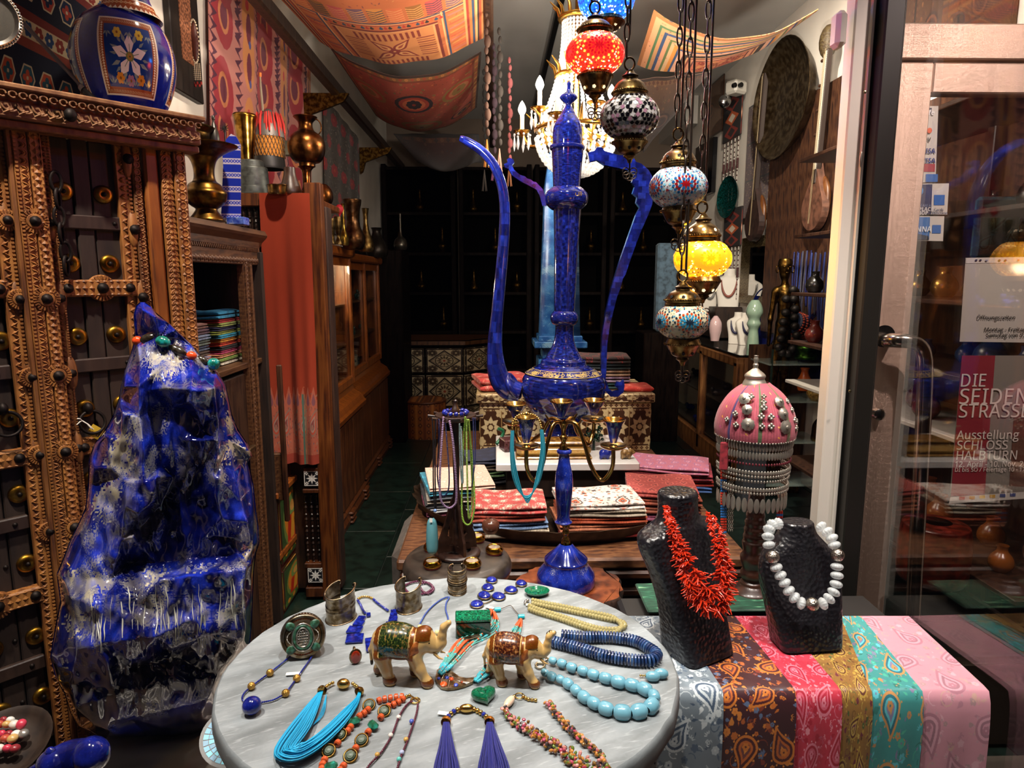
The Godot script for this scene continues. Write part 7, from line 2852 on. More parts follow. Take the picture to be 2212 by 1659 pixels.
func tray_table()->void:
	var w:=wood("carved_table_wood","4a2a16",.45,Vector3(3,10,10))
	var tb:=thing("carved_table",Vector3(.25,0,-3.0),"long dark carved wooden table under the round tray and inlaid chest","table")
	var g:=G.new()
	g.box(Vector3(.26,.66,-3.05),Vector3(1.18,.04,1.9),.008)
	put(g,"top",wood("table_edge","6a4628",.6,Vector3(4,12,12)),tb)
	g=G.new()
	g.box(Vector3(.26,.33,-3.06),Vector3(1.1,.6,1.82),.005)
	put(g,"body",wood("table_body","2e190e",.5,Vector3(10,1.4,10)),tb)
	for y in [.62,.56]:
		g=G.new()
		g.box(Vector3(.26,y,-2.12),Vector3(1.16,.03,.05),.008)
		put(g,"moulding",w,tb)
	for k in 2:
		g=G.new()
		g.box(Vector3(-.03+.56*k,.47,-2.14),Vector3(.52,.12,.03),.008)
		var dr:=put(g,"drawer",w,tb)
		g=G.new()
		g.ball(Vector3(-.03+.56*k,.47,-2.115),Vector3(.012,.012,.014),10,8)
		put(g,"knob",brass("dull_brass","7a6030",.4),dr)
	g=G.new()
	var fo:=pz(915,1130,2.35)
	g.box(Vector3(fo.x+.03,.36,-2.4),Vector3(.26,.62,.4),.03)
	one(g,"felt_trunk",cloth("felt",TC.grain,"4a4038",.95,{"tri":5.0}),"brown felt covered trunk at the left corner of the carved table","trunk")
	var tc:=Vector3(.24,.69,-2.66)
	var tr:=.575
	g=G.new()
	g.at(tc)
	var pr:=[[.1,.0],[tr*.9,.0],[tr*.94,.012],[tr*.97,.045],[tr,.055],[tr*1.005,.053],[tr*.965,.02],[tr*.92,-.004],[.1,-.006]]
	var p:=PackedVector3Array()
	for r in pr:
		for i in 97:
			var a:=TAU*i/96
			var wv:float=1.0+(.012*sin(a*30) if r[1]>.04 else .0)
			p.append(Vector3(r[0]*wv*cos(a),r[1]+(.004*sin(a*30) if r[1]>.04 else .0),r[0]*wv*sin(a)*.85))
	g.patch(p,97,pr.size(),true)
	g.fan(_disc(.11,.001))
	one(g,"round_tray",mat("tray_metal","4a3c34",.45,.8,{"tex":TC.patina,"tri":3.0,"bump":TC.hammer,"bs":.08}),"great round dark metal tray with wavy rim full of folded scarves","tray")
	var pt:=func(k:String,bg:String,pc:Array,sc:Array,s:float,own:=true)->Material:
		var tx:Texture2D=paisley_tex("fold_"+k,128,128,bg,pc,sc,s,k.hash()%999,70) if own else paisley_tex("mono%d"%(k.hash()%2),128,128,"a8a8a8",["e8e8e8","8a8a8a","f4f4f4"],["d8d8d8","707070","c0c0c0"],13.0,k.hash()%2,70)
		return cloth("fold_"+k,tx,"ffffff" if own else bg,.75,{"tri":6.0,"bs":.02})
	var stacks:=[
		[915,1062,2.62,1100,.3,.2,[["pink and magenta striped","a84a6a","d8a0a8","f0d8d8"],["white and sky blue","c8ccd0","5a9ac0","e8e8e4"],["charcoal and white","3a3a40","b8b8b4","8a8a8c"],["cream lined","d0c4b4","a89a88","e8e0d0"],["slate and rose","6a7480","b89a9a","c8c0b8"],["turquoise bordered","3a9ab8","c8b8a8","6ab8c8"],["beige lace","c0a090","a88a7c","d8c0b0"]],.0165],
		[1018,1176,2.34,1146,.22,.05,[["cream dotted","c8b8a0","a89478","8a7a60"],["flowered blue and yellow","7a9ac8","d8a83a","c86a8a"],["orange and violet zigzag","b8482c","d88a4a","8a5a9a"],["red and grey ikat","9a2e2c","8a8478","c8b8a0"]],.029],
		[1198,1384,2.34,1146,.22,.05,[["plain scarlet","b01c1c","c82a24","a01418"],["salmon striped","c8744a","d89060","a8502c"],["orange flowered","c8501c","e8a060","f0d8b8"],["turquoise and cream printed","c8b8a0","2a9ac0","c86a3a"],["white and black medallion","c8c4bc","2a2224","b84a20"]],.025],
		[1350,1500,2.5,1120,.25,-.1,[["pink plain","b85a80","c87090","a84a70"],["terracotta paisley","a04a26","c87a4a","7a2e1a"],["burnt orange","a84a2a","c06a40","8a3420"],["dark red paisley","8a2e28","b8584a","6a1c1c"]],.03],
		[1352,1532,2.86,1050,.24,-.25,[["blue and violet blotched","3a6ab0","8a3a78","2a9ac0"],["orange red silk","c0341c","d85a3a","a82418"],["rose red patterned","a83a4a","c87a80","7a2a3c"],["mauve pink","a05a70","7a5a8a","c08a98"]],.026],
		[1000,1100,2.95,1000,.2,.3,[["black and white","26242a","b8b0a8","6a6870"],["rolled green and red","5a7a4a","b8423a","c8b0a0"],["ochre banded","5a4630","b84a3a","2a3a6a"],["navy blue","1c2444","3a4a7a","2a2a50"]],.03],
		[1385,1445,3.05,1000,.2,-.4,[["dark mixed","3a1c28","a85a5a","3a6a8a"],["black and rose","241420","b07078","4a7a9a"]],.03]]
	var where:=["left stack of the tray","stack in front of the jewel stand","stack beside the candelabrum's shaft","stack behind the coral necklace's bust","stack at the tray's far right","rolled heap left of the white slab","heap right of the white slab"]
	for s in stacks.size():
		var k=stacks[s]
		var o0:=pz((k[0]+k[1])/2.0,k[3],k[2])
		var y:=.697
		var n:=0
		var wd:float=(k[1]-k[0])*mpp(o0)
		for e in k[6]:
			g=G.new()
			folded(g,Vector3(o0.x+.006*sin(n*2.3+s),y,o0.z),Vector3(wd*(1-.015*n),k[7]*1.04,k[4]),Basis(Vector3.UP,k[5]+.05*sin(n*1.7)),.16,2)
			y+=k[7]
			n+=1
			var m:Material=pt.call(str(s)+"_"+str(n),e[1],[e[2],e[1],e[3]],[e[2],e[3]],13.0 if s!=2 or n<5 else 24.0,n==k[6].size() and s<5)
			one(g,"folded_scarf",m,"%s folded scarf in the %s"%[e[0],where[s]],"scarf","folded scarves on the round tray")
	var sl:=pz(1228,1005,2.62)
	var sy:=sl.y
	g=G.new()
	g.box(Vector3(sl.x,(sy+.69)/2-.005,-2.88),Vector3(.5,sy-.72,.42),.004)
	one(g,"dark_plinth",wood("plinth_dark","1c110b",.5),"dark wooden block under the white slab","block")
	g=G.new()
	g.box(Vector3(sl.x,sy-.012,-2.88),Vector3(.585,.032,.5),.004)
	one(g,"white_slab",mat("white_marble","d0d0d0",.3,.0,{"tex":TC.soft,"tri":2.0}),"thick white marble slab under the lapis ewer","slab")
	var top:=sy+.005
	var bx:=thing("painted_box",Vector3(pz(1195,980,2.74).x,top,-2.74),"long eight sided wooden box painted with animals in front of the ewer","box")
	var v:=Cv.new(256,64,"9a7a3a")
	v.rect(0,8,256,48,"b8944e")
	for k in 18:
		v.leaf(Vector2(10+k*14,40+8*sin(k*2.0)),8,k*.7,["7a3a1c","5a5a2a","8a5a24"][k%3])
	g=G.new()
	g.box(Vector3(bx.position.x,top+.033,-2.74),Vector3(.31,.056,.1),.02)
	put(g,"body",mat("painted_box_side","ffffff",.3,.0,{"tex":v.tex(),"coat":.5}),bx)
	g=G.new()
	g.box(Vector3(bx.position.x,top+.067,-2.74),Vector3(.315,.014,.105),.006)
	g.box(Vector3(bx.position.x,top+.005,-2.74),Vector3(.315,.01,.105),.003)
	put(g,"lid",mat("painted_box_lid","a8843e",.3,.0,{"tex":TC.patina,"tri":8.0,"coat":.5}),bx)
	g=G.new()
	g.box(Vector3(pz(1105,955,2.86).x,top+.025,-2.86),Vector3(.09,.05,.08),.003,Basis(Vector3.UP,.3))
	one(g,"purple_stone_box",mat("purple_stone","5a3a4a",.25,.0,{"tex":TC.patina,"tri":12.0}),"mottled purple stone box at the back left corner of the white slab","box")
	for n in 2:
		var o:=pz([1306,1352][n],[988,984][n],2.7)
		o.y=top
		var s:=.0011
		var caps:=[]
		for c in [[-4,16,0,8,14,0,13,11],[14,22,0,20,20,0,8,6],[20,20,0,26,18,0,5,3],[-10,10,6,-12,2,7,5,3.5],[-10,10,-6,-12,2,-7,5,3.5],[8,8,5,9,2,6,4.5,3.5],[8,8,-5,9,2,-6,4.5,3.5],[13,29,4,13,30,4,2.5,2],[13,29,-4,13,30,-4,2.5,2]]:
			caps.append([o+Vector3(c[0],c[1],c[2])*s*1.25,o+Vector3(c[3],c[4],c[5])*s*1.25,c[6]*s*1.25,c[7]*s*1.25])
		one(blob(caps,.0034,.006),["lapis_bear","cream_bear"][n],[mat("lapis_mid","ffffff",.2,.0,{"tex":lapis_tex("lapis_small",81,256,.97,.97),"tri":6.0}),mat("cream_stone","b09a74",.4,.0,{"tex":TC.patina,"tri":9.0})][n],["small blue stone bear sitting on the white slab","small cream stone bear walking on the white slab's right corner"][n],"figurine")
	g=G.new()
	var go:=pz(1283,955,2.84)
	go.y=top
	g.tube([go,go+Vector3(0,.05,0)],.006,8)
	rng.seed=6
	for k in 40:
		g.ball(go+Vector3(rng.randf_range(-.035,.035),rng.randf_range(.04,.1),rng.randf_range(-.02,.02)),Vector3(.011,.004,.008),6,4,Basis(Vector3(rng.randf(),rng.randf(),1).normalized(),rng.randf()*6))
	one(g,"enamel_tree",plain("enamel_green","0e2a1c",.2),"small dark green enamel tree standing on the white slab behind the blue bear","ornament")
	g=G.new()
	var lo:=pz(1082,935,2.95)
	lo.y=top
	g.tube(spline([lo+Vector3(-.02,.01,.03),lo+Vector3(0,.03,.01),lo+Vector3(.01,.06,0),lo+Vector3(-.012,.075,.01)],5),.008,8)
	one(g,"green_lizard",plain("lizard_green","1c5a3c",.3),"small green enamel animal rearing at the left edge of the white slab","figurine")
	pot("gilt_shell",1112,2.92,[[931,8],[926,14],[919,16],[912,10],[909,2]],brass("shell_gold","a8884a",.25),"rounded gilt shell shaped dish beside the green animal","dish","",24,9,.08)
	v=Cv.new(256,128,"3c2414")
	for q in [[0,12],[16,4],[108,4],[116,12]]:
		v.rect(0,q[0],256,q[1],"b8a67c")
		for k in 16:
			v.flower(Vector2(8+k*16,q[0]+q[1]/2.0),5,4,"4a2c18","b8a67c")
	for i in 4:
		for k in 8:
			v.drop(Vector2(32+i*64,64)+Vector2(cos(k*PI/4),sin(k*PI/4))*17,7,k*PI/4+PI/2,"c0b088",.2)
		v.oval(Vector2(32+i*64,64),7,7,"c0b088")
		for q in [[4,26],[60,26],[4,102],[60,102]]:
			v.flower(Vector2(i*64+q[0],q[1]),13,5,"b8a67c","5a3a20")
		v.rect(i*64-1,20,3,88,"8a7048")
	var im:=mat("chest_inlay","ffffff",.35,.0,{"tex":v.tex(),"uv":Vector3(2,1,1)})
	var ch:=thing("inlaid_chest",Vector3(.29,.68,-3.72),"wooden chest inlaid with mother of pearl flowers behind the lapis ewer","chest")
	var c0:=pz(1222,870,3.5)
	g=G.new()
	g.box(Vector3(c0.x,.68+(c0.y-.68)/2,-3.75),Vector3(.92,c0.y-.68,.5),.004)
	put(g,"body",im,ch)
	g=G.new()
	g.box(Vector3(c0.x,c0.y+.025,-3.75),Vector3(.95,.05,.53),.006)
	put(g,"lid",mat("lid_inlay","ffffff",.35,.0,{"tex":v.tex(),"uv":Vector3(2,.4,1)}),ch)
	g=G.new()
	for k in 9:
		g.ball(Vector3(c0.x-.42+k*.105,c0.y+.04,-3.482),Vector3(.007,.007,.005),8,6)
	stuff(put(g,"nail_heads",plain("nail_bone","c8bc98",.4),ch))
	var cy:=c0.y+.05
	var lids:=[["crimson carpet cloth spread","8a2420","b85a40","c8a888",.5,.015],["scarlet and cream rolled textile","a82a28","c88a78","3a1c28",.45,.05]]
	var pile:=[["teal and black","1c4a50","0e1a20","6a8a88"],["lavender","a890b0","b8a0b8","9a88a8"],["pale peach","c8a88a","b8987a","d8c0a0"],["dark teal","143038","3a5a60","8ab0b0"],["black and scarlet","1a1216","a82a28","3a1a20"]]
	var yy:=cy
	for k in 6:
		g=G.new()
		if k==5:
			folded(g,Vector3(pz(1085,830,3.7).x,cy,-3.7),Vector3(.3,.07,.3),Basis(Vector3.UP,.2),.1,2)
			one(g,"folded_textile",pt.call("lid5","a82a28",["c88a78","8a1c20","d8a898"],["c87a60","3a1c28"],14.0),"scarlet rolled textile with a white edge lying on the inlaid chest left of the ewer","textile")
			break
		folded(g,Vector3(pz(1300,830,3.75).x,yy,-3.78),Vector3(.3,.035,.3),Basis(Vector3.UP,-.1),.1,2)
		yy+=.035
		one(g,"folded_textile",pt.call("lid%d"%k,pile[k][1],[pile[k][2],pile[k][1],pile[k][3]],[pile[k][2],pile[k][3]],14.0,k==4),"%s folded textile in the pile on the inlaid chest"%pile[k][0],"textile","folded textiles on the inlaid chest")
	g=G.new()
	folded(g,Vector3(pz(1372,850,3.62).x,cy,-3.62),Vector3(.16,.03,.2),Basis(),.1,1)
	one(g,"folded_textile",pt.call("lidr","a82418",["c85a40","a82418","d89a80"],["c86a50"],14.0),"bright red folded cloth on the inlaid chest right of the ewer's handle","textile")

func candelabrum()->void:
	var D:=1.92
	var nz:=noise(55,1.5,1,3)
	var so:=pz(1228,1262,D)
	var g:=G.new()
	var p:=PackedVector3Array()
	var prof:=[[.8,-.38],[.86,-.2],[.95,-.07],[1.0,-.03],[1.0,-.008],[.97,.0]]
	for q in prof:
		for i in 65:
			var a:=TAU*i/64
			var r:float=.15*q[0]*(1+.13*nz.get_noise_2d(cos(a)*1.5,sin(a)*1.5)+.07*nz.get_noise_2d(cos(a)*5,sin(a)*5+q[1]*12))
			p.append(so+Vector3(r*1.12*cos(a),q[1],-r*sin(a)))
	g.patch(p,65,prof.size(),true)
	var tf:=PackedVector3Array()
	for i in 64:
		tf.append(p[5*65+i])
	var st:=thing("tree_stump",Vector3(so.x,.31,so.z),"slice of tree trunk with bark edge under the lapis candelabrum","stump")
	put(g,"bark",wood("bark","3a2416",.8,Vector3(20,5,20),{"bs":.5}),st)
	g=G.new()
	g.fan(tf)
	put(g,"cut_face",wood("stump_top","8a4a26",.4,Vector3(5,5,5),{"coat":.3}),st)
	g=G.new()
	g.at(Vector3(so.x,.31,so.z)).lathe([[.12,-.3],[.12,so.y-.66]],Vector3.ZERO,20)
	put(g,"trunk",wood("bark","3a2416"),st)
	var lp:=mat("lapis_candle","ffffff",.1,.0,{"tex":lapis_tex("lapis_a",31,512,.9,.82),"tri":5.0,"coat":.7})
	var br:=mat("polished_brass","b08a48",.18,1.0)
	var t:=thing("lapis_candelabrum",so,"blue lapis candelabrum with curved brass arms and five cups on the tree stump","candelabrum")
	for q in [["foot",[[1262,60],[1256,63],[1246,63],[1238,62],[1232,58],[1222,50],[1214,46],[1208,47],[1204,44],[1190,28],[1180,18],[1174,13]],lp],["shaft",[[1130,16],[1127,19],[1123,15],[1110,14],[1085,17],[1050,19.5],[1025,18.5],[1000,13],[982,12],[978,16],[973,16],[970,12]],lp],
		["lower_knop",[[1174,10],[1166,9],[1158,5],[1150,8],[1142,6],[1136,9],[1130,8]],br],["upper_stem",[[970,9],[962,8],[955,5],[945,9],[938,5],[925,6],[915,10],[908,9]],br]]:
		var tq:=turned(1222 if q[0] in ["foot","lower_knop"] else 1217,D,q[1])
		g=G.new()
		g.at(tq[0]).lathe(smooth(tq[1]),Vector3.ZERO,24)
		put(g,q[0],q[2],t)
	var cups:=[[1213,866,906,.0],[1114,872,908,.11],[1137,900,962,-.1],[1283,864,902,.11],[1325,906,962,-.09]]
	for k in 5:
		var c=cups[k]
		var d:float=D+c[3]
		var h:float=c[2]-c[1]
		g=G.new()
		var rows:=[[c[2]-6,7],[c[1]+h*.5,13],[c[1]+13,17],[c[1]+6,21],[c[1],25]]
		var q:=turned(c[0],d,rows)
		g.at(q[0]).lathe(smooth(q[1]),Vector3.ZERO,24)
		var cup:=put(g,"cup",lp,t)
		g=G.new()
		q=turned(c[0],d,[[c[1]+12,5],[c[1]+10,12],[c[1]+2,20],[c[1]-1,24],[c[1],25.5],[c[1]+2,25]])
		g.at(q[0]).lathe(q[1],Vector3.ZERO,24)
		put(g,"brass_rim",br,cup)
		if k==0:
			continue
		var yb:float=c[2]+(4 if k in [1,3] else 2)
		g=G.new()
		q=turned(c[0],d,[[yb+6,4],[yb+5,20],[yb,28],[yb-3,29],[yb-4,27],[yb,10],[yb-3,7]])
		g.at(q[0]).lathe(q[1],Vector3.ZERO,26)
		put(g,"drip_pan",br,t)
		var s:=signf(c[0]-1213)
		var e:=pz(c[0],yb+6,d)
		var o:=pz(1217+s*5,912,D)
		var out:=e-o
		var low:=62.0 if k in [2,4] else 40.0
		var pth:=spline([o,o+out*.22+Vector3(0,.012,0),o+out*.4+Vector3(0,-.03,0),o+out*.55+Vector3(0,-.085 if k in [2,4] else -.045,0),o+out*.78+Vector3(0,-.11 if k in [2,4] else -.07,0),e+Vector3(-out.x*.02,-low*.0009,0),e],6)
		g=G.new()
		g.tube(pth,.0062,8)
		g.tube([pth[7],pth[7]+Vector3(s*.012,.018,0)],[.005,.002],6)
		put(g,"arm",br,t)
	t=thing("turquoise_strand_necklace",pz(1140,1080,D-.14),"necklace of many fine turquoise bead strands hanging from the candelabrum's front left cup","necklace")
	g=G.new()
	rng.seed=3
	for k in 26:
		var f:=rng.randf_range(-1,1)
		var l:=[[1107+3*f,930,0],[1106+4*f,975,0],[1112+6*f,1025,0],[1125+6*f,1065+6*f,0],[1141,1078+8*f,0],[1158-6*f,1050+6*f,0],[1168-6*f,1010,0],[1173-5*f,970,0],[1170-3*f,928,0]]
		var pth:=[]
		for q in l:
			pth.append(pz(q[0],q[1],D-.145+.008*sin(k*2.1)))
		g.tube(spline(pth,5),.0013,4,false)
	stuff(put(g,"strands",mat("turq_strand","1688a0",.4,.0,{"bump":TC.fine,"tri":40.0,"bs":.1}),t))
	g=G.new()
	var gp:=spline([pz(1107,928,D-.14),pz(1108,912,D-.14),pz(1118,898,D-.13),pz(1137,894,D-.13),pz(1156,898,D-.13),pz(1166,910,D-.14),pz(1170,928,D-.14)],5)
	beads(g,gp,.0034,1.9)
	g.ball(pz(1137,894,D-.13),Vector3(.006,.006,.006),10,8)
	put(g,"gold_beads",plain("gold_bead","d8b060",.22,1.0),t)

func jewel_stand()->void:
	var D:=1.86
	var w:=mat("carved_dark_wood","2e1a12",.4,.0,{"tex":TC.wood,"tri":9.0})
	var bo:=pz(988,1196,D)
	var g:=G.new()
	g.at(Vector3(bo.x,bo.y-.035,bo.z)).lathe(smooth([[.09,-.04],[.14,-.035],[.158,-.01],[.155,.012],[.13,.028],[.0004,.035]]),Vector3.ZERO,40)
	one(g,"stone_drum",mat("drum_stone","3c332c",.4,.0,{"tex":TC.grain,"tri":4.0,"coat":.25}),"low round dark polished drum carrying the jewel stand and gold boxes","drum")
	g=G.new()
	g.at(Vector3(bo.x,.31,bo.z)).lathe([[.1,0],[.08,.1],[.08,bo.y-.38]],Vector3.ZERO,24)
	one(g,"drum_pedestal",plain("pedestal_dark","1a1512",.6),"dark pedestal under the round polished drum","pedestal")
	g=G.new()
	var wb:=pz(972,1262,1.82)
	g.box(Vector3(bo.x+.09,bo.y-.052,bo.z+.148),Vector3(.02,.012,.004),.001,Basis(Vector3.UP,.5))
	one(g,"drum_label",plain("paper_white","e8e6e0",.8),"small white paper price sticker on the rim of the dark round drum","label")
	var t:=thing("jewel_stand",bo,"carved dark wooden stand hung all round with bead necklaces","stand")
	var y0:=bo.y
	g=G.new()
	g.at(bo).lathe(smooth([[.066,0],[.068,.006],[.06,.012],[.04,.014]]),Vector3.ZERO,28)
	put(g,"base",w,t)
	var ty:=pz(985,900,D).y
	g=G.new()
	g.at(bo).lathe(smooth([[.012,.01],[.012,.12],[.008,.14],[.012,.17],[.008,.2],[.01,.28],[.01,ty-y0]]),Vector3.ZERO,12)
	put(g,"stem",w,t)
	for k in 4:
		g=G.new()
		g.at(bo,Basis(Vector3.UP,k*PI/2+.5)).prism(PackedVector2Array([Vector2(.01,.01),Vector2(.06,.012),Vector2(.056,.05),Vector2(.04,.09),Vector2(.024,.14),Vector2(.012,.17),Vector2(.01,.12),Vector2(.026,.085),Vector2(.03,.06),Vector2(.016,.05),Vector2(.02,.034),Vector2(.036,.03),Vector2(.012,.028)]),.008)
		put(g,"fretted_bracket",w,t)
	g=G.new()
	g.at(Vector3(bo.x,ty,bo.z)).lathe(smooth([[.02,-.012],[.048,-.008],[.057,.0],[.058,.006],[.05,.006],[.0004,.004]]),Vector3.ZERO,32)
	put(g,"top_disc",w,t)
	g=G.new()
	g.at(Vector3(bo.x,ty,bo.z)).lathe(smooth([[.012,.004],[.013,.018],[.008,.03],[.005,.04],[.006,.046],[.0004,.05]]),Vector3.ZERO,14)
	put(g,"finial",w,t)
	for k in 10:
		var a:=TAU*k/10
		g=G.new()
		g.tube([Vector3(bo.x+cos(a)*.05,ty,bo.z+sin(a)*.05),Vector3(bo.x+cos(a)*.078,ty+.003,bo.z+sin(a)*.078)],[.003,.0045],7)
		put(g,"peg",w,t)
	var lt:=thing("lapis_bracelet",Vector3(bo.x,ty+.006,bo.z),"bracelet of round blue lapis beads lying on top of the jewel stand","bracelet")
	for k in 13:
		var a:=TAU*k/13
		bead(lt,"lapis_bead",Vector3(bo.x+cos(a)*.032,ty+.013,bo.z+sin(a)*.032),Vector3(.0068,.0068,.0068),Basis(),MC["lapis_bead"],14)
		bead(lt,"gold_spacer",Vector3(bo.x+cos(a+.24)*.032,ty+.013,bo.z+sin(a+.24)*.032),Vector3(.003,.003,.003),Basis(),MC["gold_bead"],8)
	var loops:=[["black_pendant_string","101014",[[934,905],[936,960],[936,1040],[939,1095],[942,1096],[940,1040],[940,960],[941,905]],.002,"black cord with a long pale aquamarine pendant hanging from the jewel stand"],
		["mauve_beads","8a7090",[[958,900],[954,960],[950,1030],[952,1078],[965,1096],[978,1094],[986,1078],[984,1020],[978,950],[970,905]],.0036,"strand of mauve bead discs hanging at the front of the jewel stand"],
		["green_beads","6a8a2c",[[1005,900],[1001,960],[998,1040],[998,1110],[1006,1132],[1018,1128],[1025,1090],[1022,1020],[1016,950],[1012,905]],.0032,"long strand of bright green peridot beads on the right of the jewel stand"],
		["green_inner_beads","7a9440",[[1008,905],[1008,960],[1010,1060],[1013,1120],[1020,1080],[1018,1000],[1014,930],[1011,905]],.003,"inner strand of olive green beads inside the long peridot strand"],
		["navy_beads","141c48",[[948,905],[948,960],[945,1030],[955,1070],[968,1060],[970,1020],[965,950],[962,910]],.0024,"strand of small navy blue beads behind the mauve one on the jewel stand"],
		["brown_string","4a2a30",[[944,905],[940,950],[938,1000],[942,1008],[950,980],[951,930],[950,905]],.0015,"thin brown cord loop hanging at the left of the jewel stand"],
		["silver_blue_beads","7a9090",[[993,915],[993,960],[996,1030],[1000,1040],[998,980],[996,920]],.0026,"strand of silvery blue beads behind the stem of the jewel stand"],
		["indigo_beads","20285a",[[1022,902],[1023,960],[1022,1030],[1019,1050],[1026,1000],[1027,940],[1026,902]],.0018,"thin strand of indigo beads at the right edge of the jewel stand"]]
	for l in loops:
		var pth:=[]
		for q in l[2].size():
			pth.append(pz(l[2][q][0],l[2][q][1],D-.055+.01*sin(q*1.0+l[2][0][0])))
		pth=spline(pth,6)
		var nk:=thing(l[0],pth[0],l[4],"necklace","necklaces on the jewel stand")
		g=G.new()
		if l[0].ends_with("string"):
			g.tube(pth,l[3],6)
			put(g,"cord",plain(l[0],l[1],.5),nk)
			if l[0]=="black_pendant_string":
				g=G.new()
				var po:=pz(934,1195,D-.07)
				g.at(po).lathe(smooth([[.01,0],[.0155,.01],[.017,.04],[.0155,.075],[.012,.095],[.005,.104]]),Vector3.ZERO,9)
				put(g,"aquamarine_pendant",mat("pale_aqua","5f9aa4",.25,.0,{"tex":TC.soft,"tri":6.0,"coat":.4}),nk)
				bead(nk,"blue_bead",pz(940,1103,D-.06),Vector3(.005,.005,.005),Basis(),plain("pale_blue_bead","6a8ac0",.2),10)
				g=G.new()
				g.box(pz(931,1124,D-.085),Vector3(.008,.012,.001))
				put(g,"price_label",plain("paper_white","e8e6e0",.8),nk)
		else:
			beads(g,pth,l[3],1.7,Vector3(1,.8,1))
			stuff(put(g,"bead_string",plain(l[0],l[1],.25),nk))
	for q in [[934,1216,"in front on the left"],[1020,1216,"in front on the right"],[1068,1186,"at the drum's right edge"],[1030,1160,"behind, right of the stem"],[934,1180,"behind the aquamarine pendant"]]:
		var o:=py(q[0],q[1]+10,bo.y-.006)
		var bx:=thing("gilt_box",o,"small round gilt box with glass lid on the dark drum, %s"%q[2],"box","gilt boxes on the dark drum")
		g=G.new()
		g.at(o).lathe(smooth([[.02,.004],[.0255,.008],[.026,.015],[.022,.022],[.019,.0235],[.017,.022]]),Vector3.ZERO,28)
		put(g,"gilt_rim",mat("shiny_gold","d0962c",.12,1.0),bx)
		g=G.new()
		g.at(o).lathe([[.021,0],[.023,.002],[.024,.007]],Vector3.ZERO,28)
		put(g,"red_base",plain("box_red","8a1c1c",.4),bx)
		g=G.new()
		g.at(o).lathe([[.017,.021],[.01,.0235],[.0004,.0245]],Vector3.ZERO,24)
		put(g,"lid",plain("lid_pale","8a7a68",.1),bx)
	pot("wooden_egg",1060,2.15,[[1150,12],[1142,18],[1132,19],[1124,14],[1119,3]],mat("brown_stone","4a2a1e",.15,.0,{"coat":.6}),"rounded brown polished stone between the drum and the tray","stone")

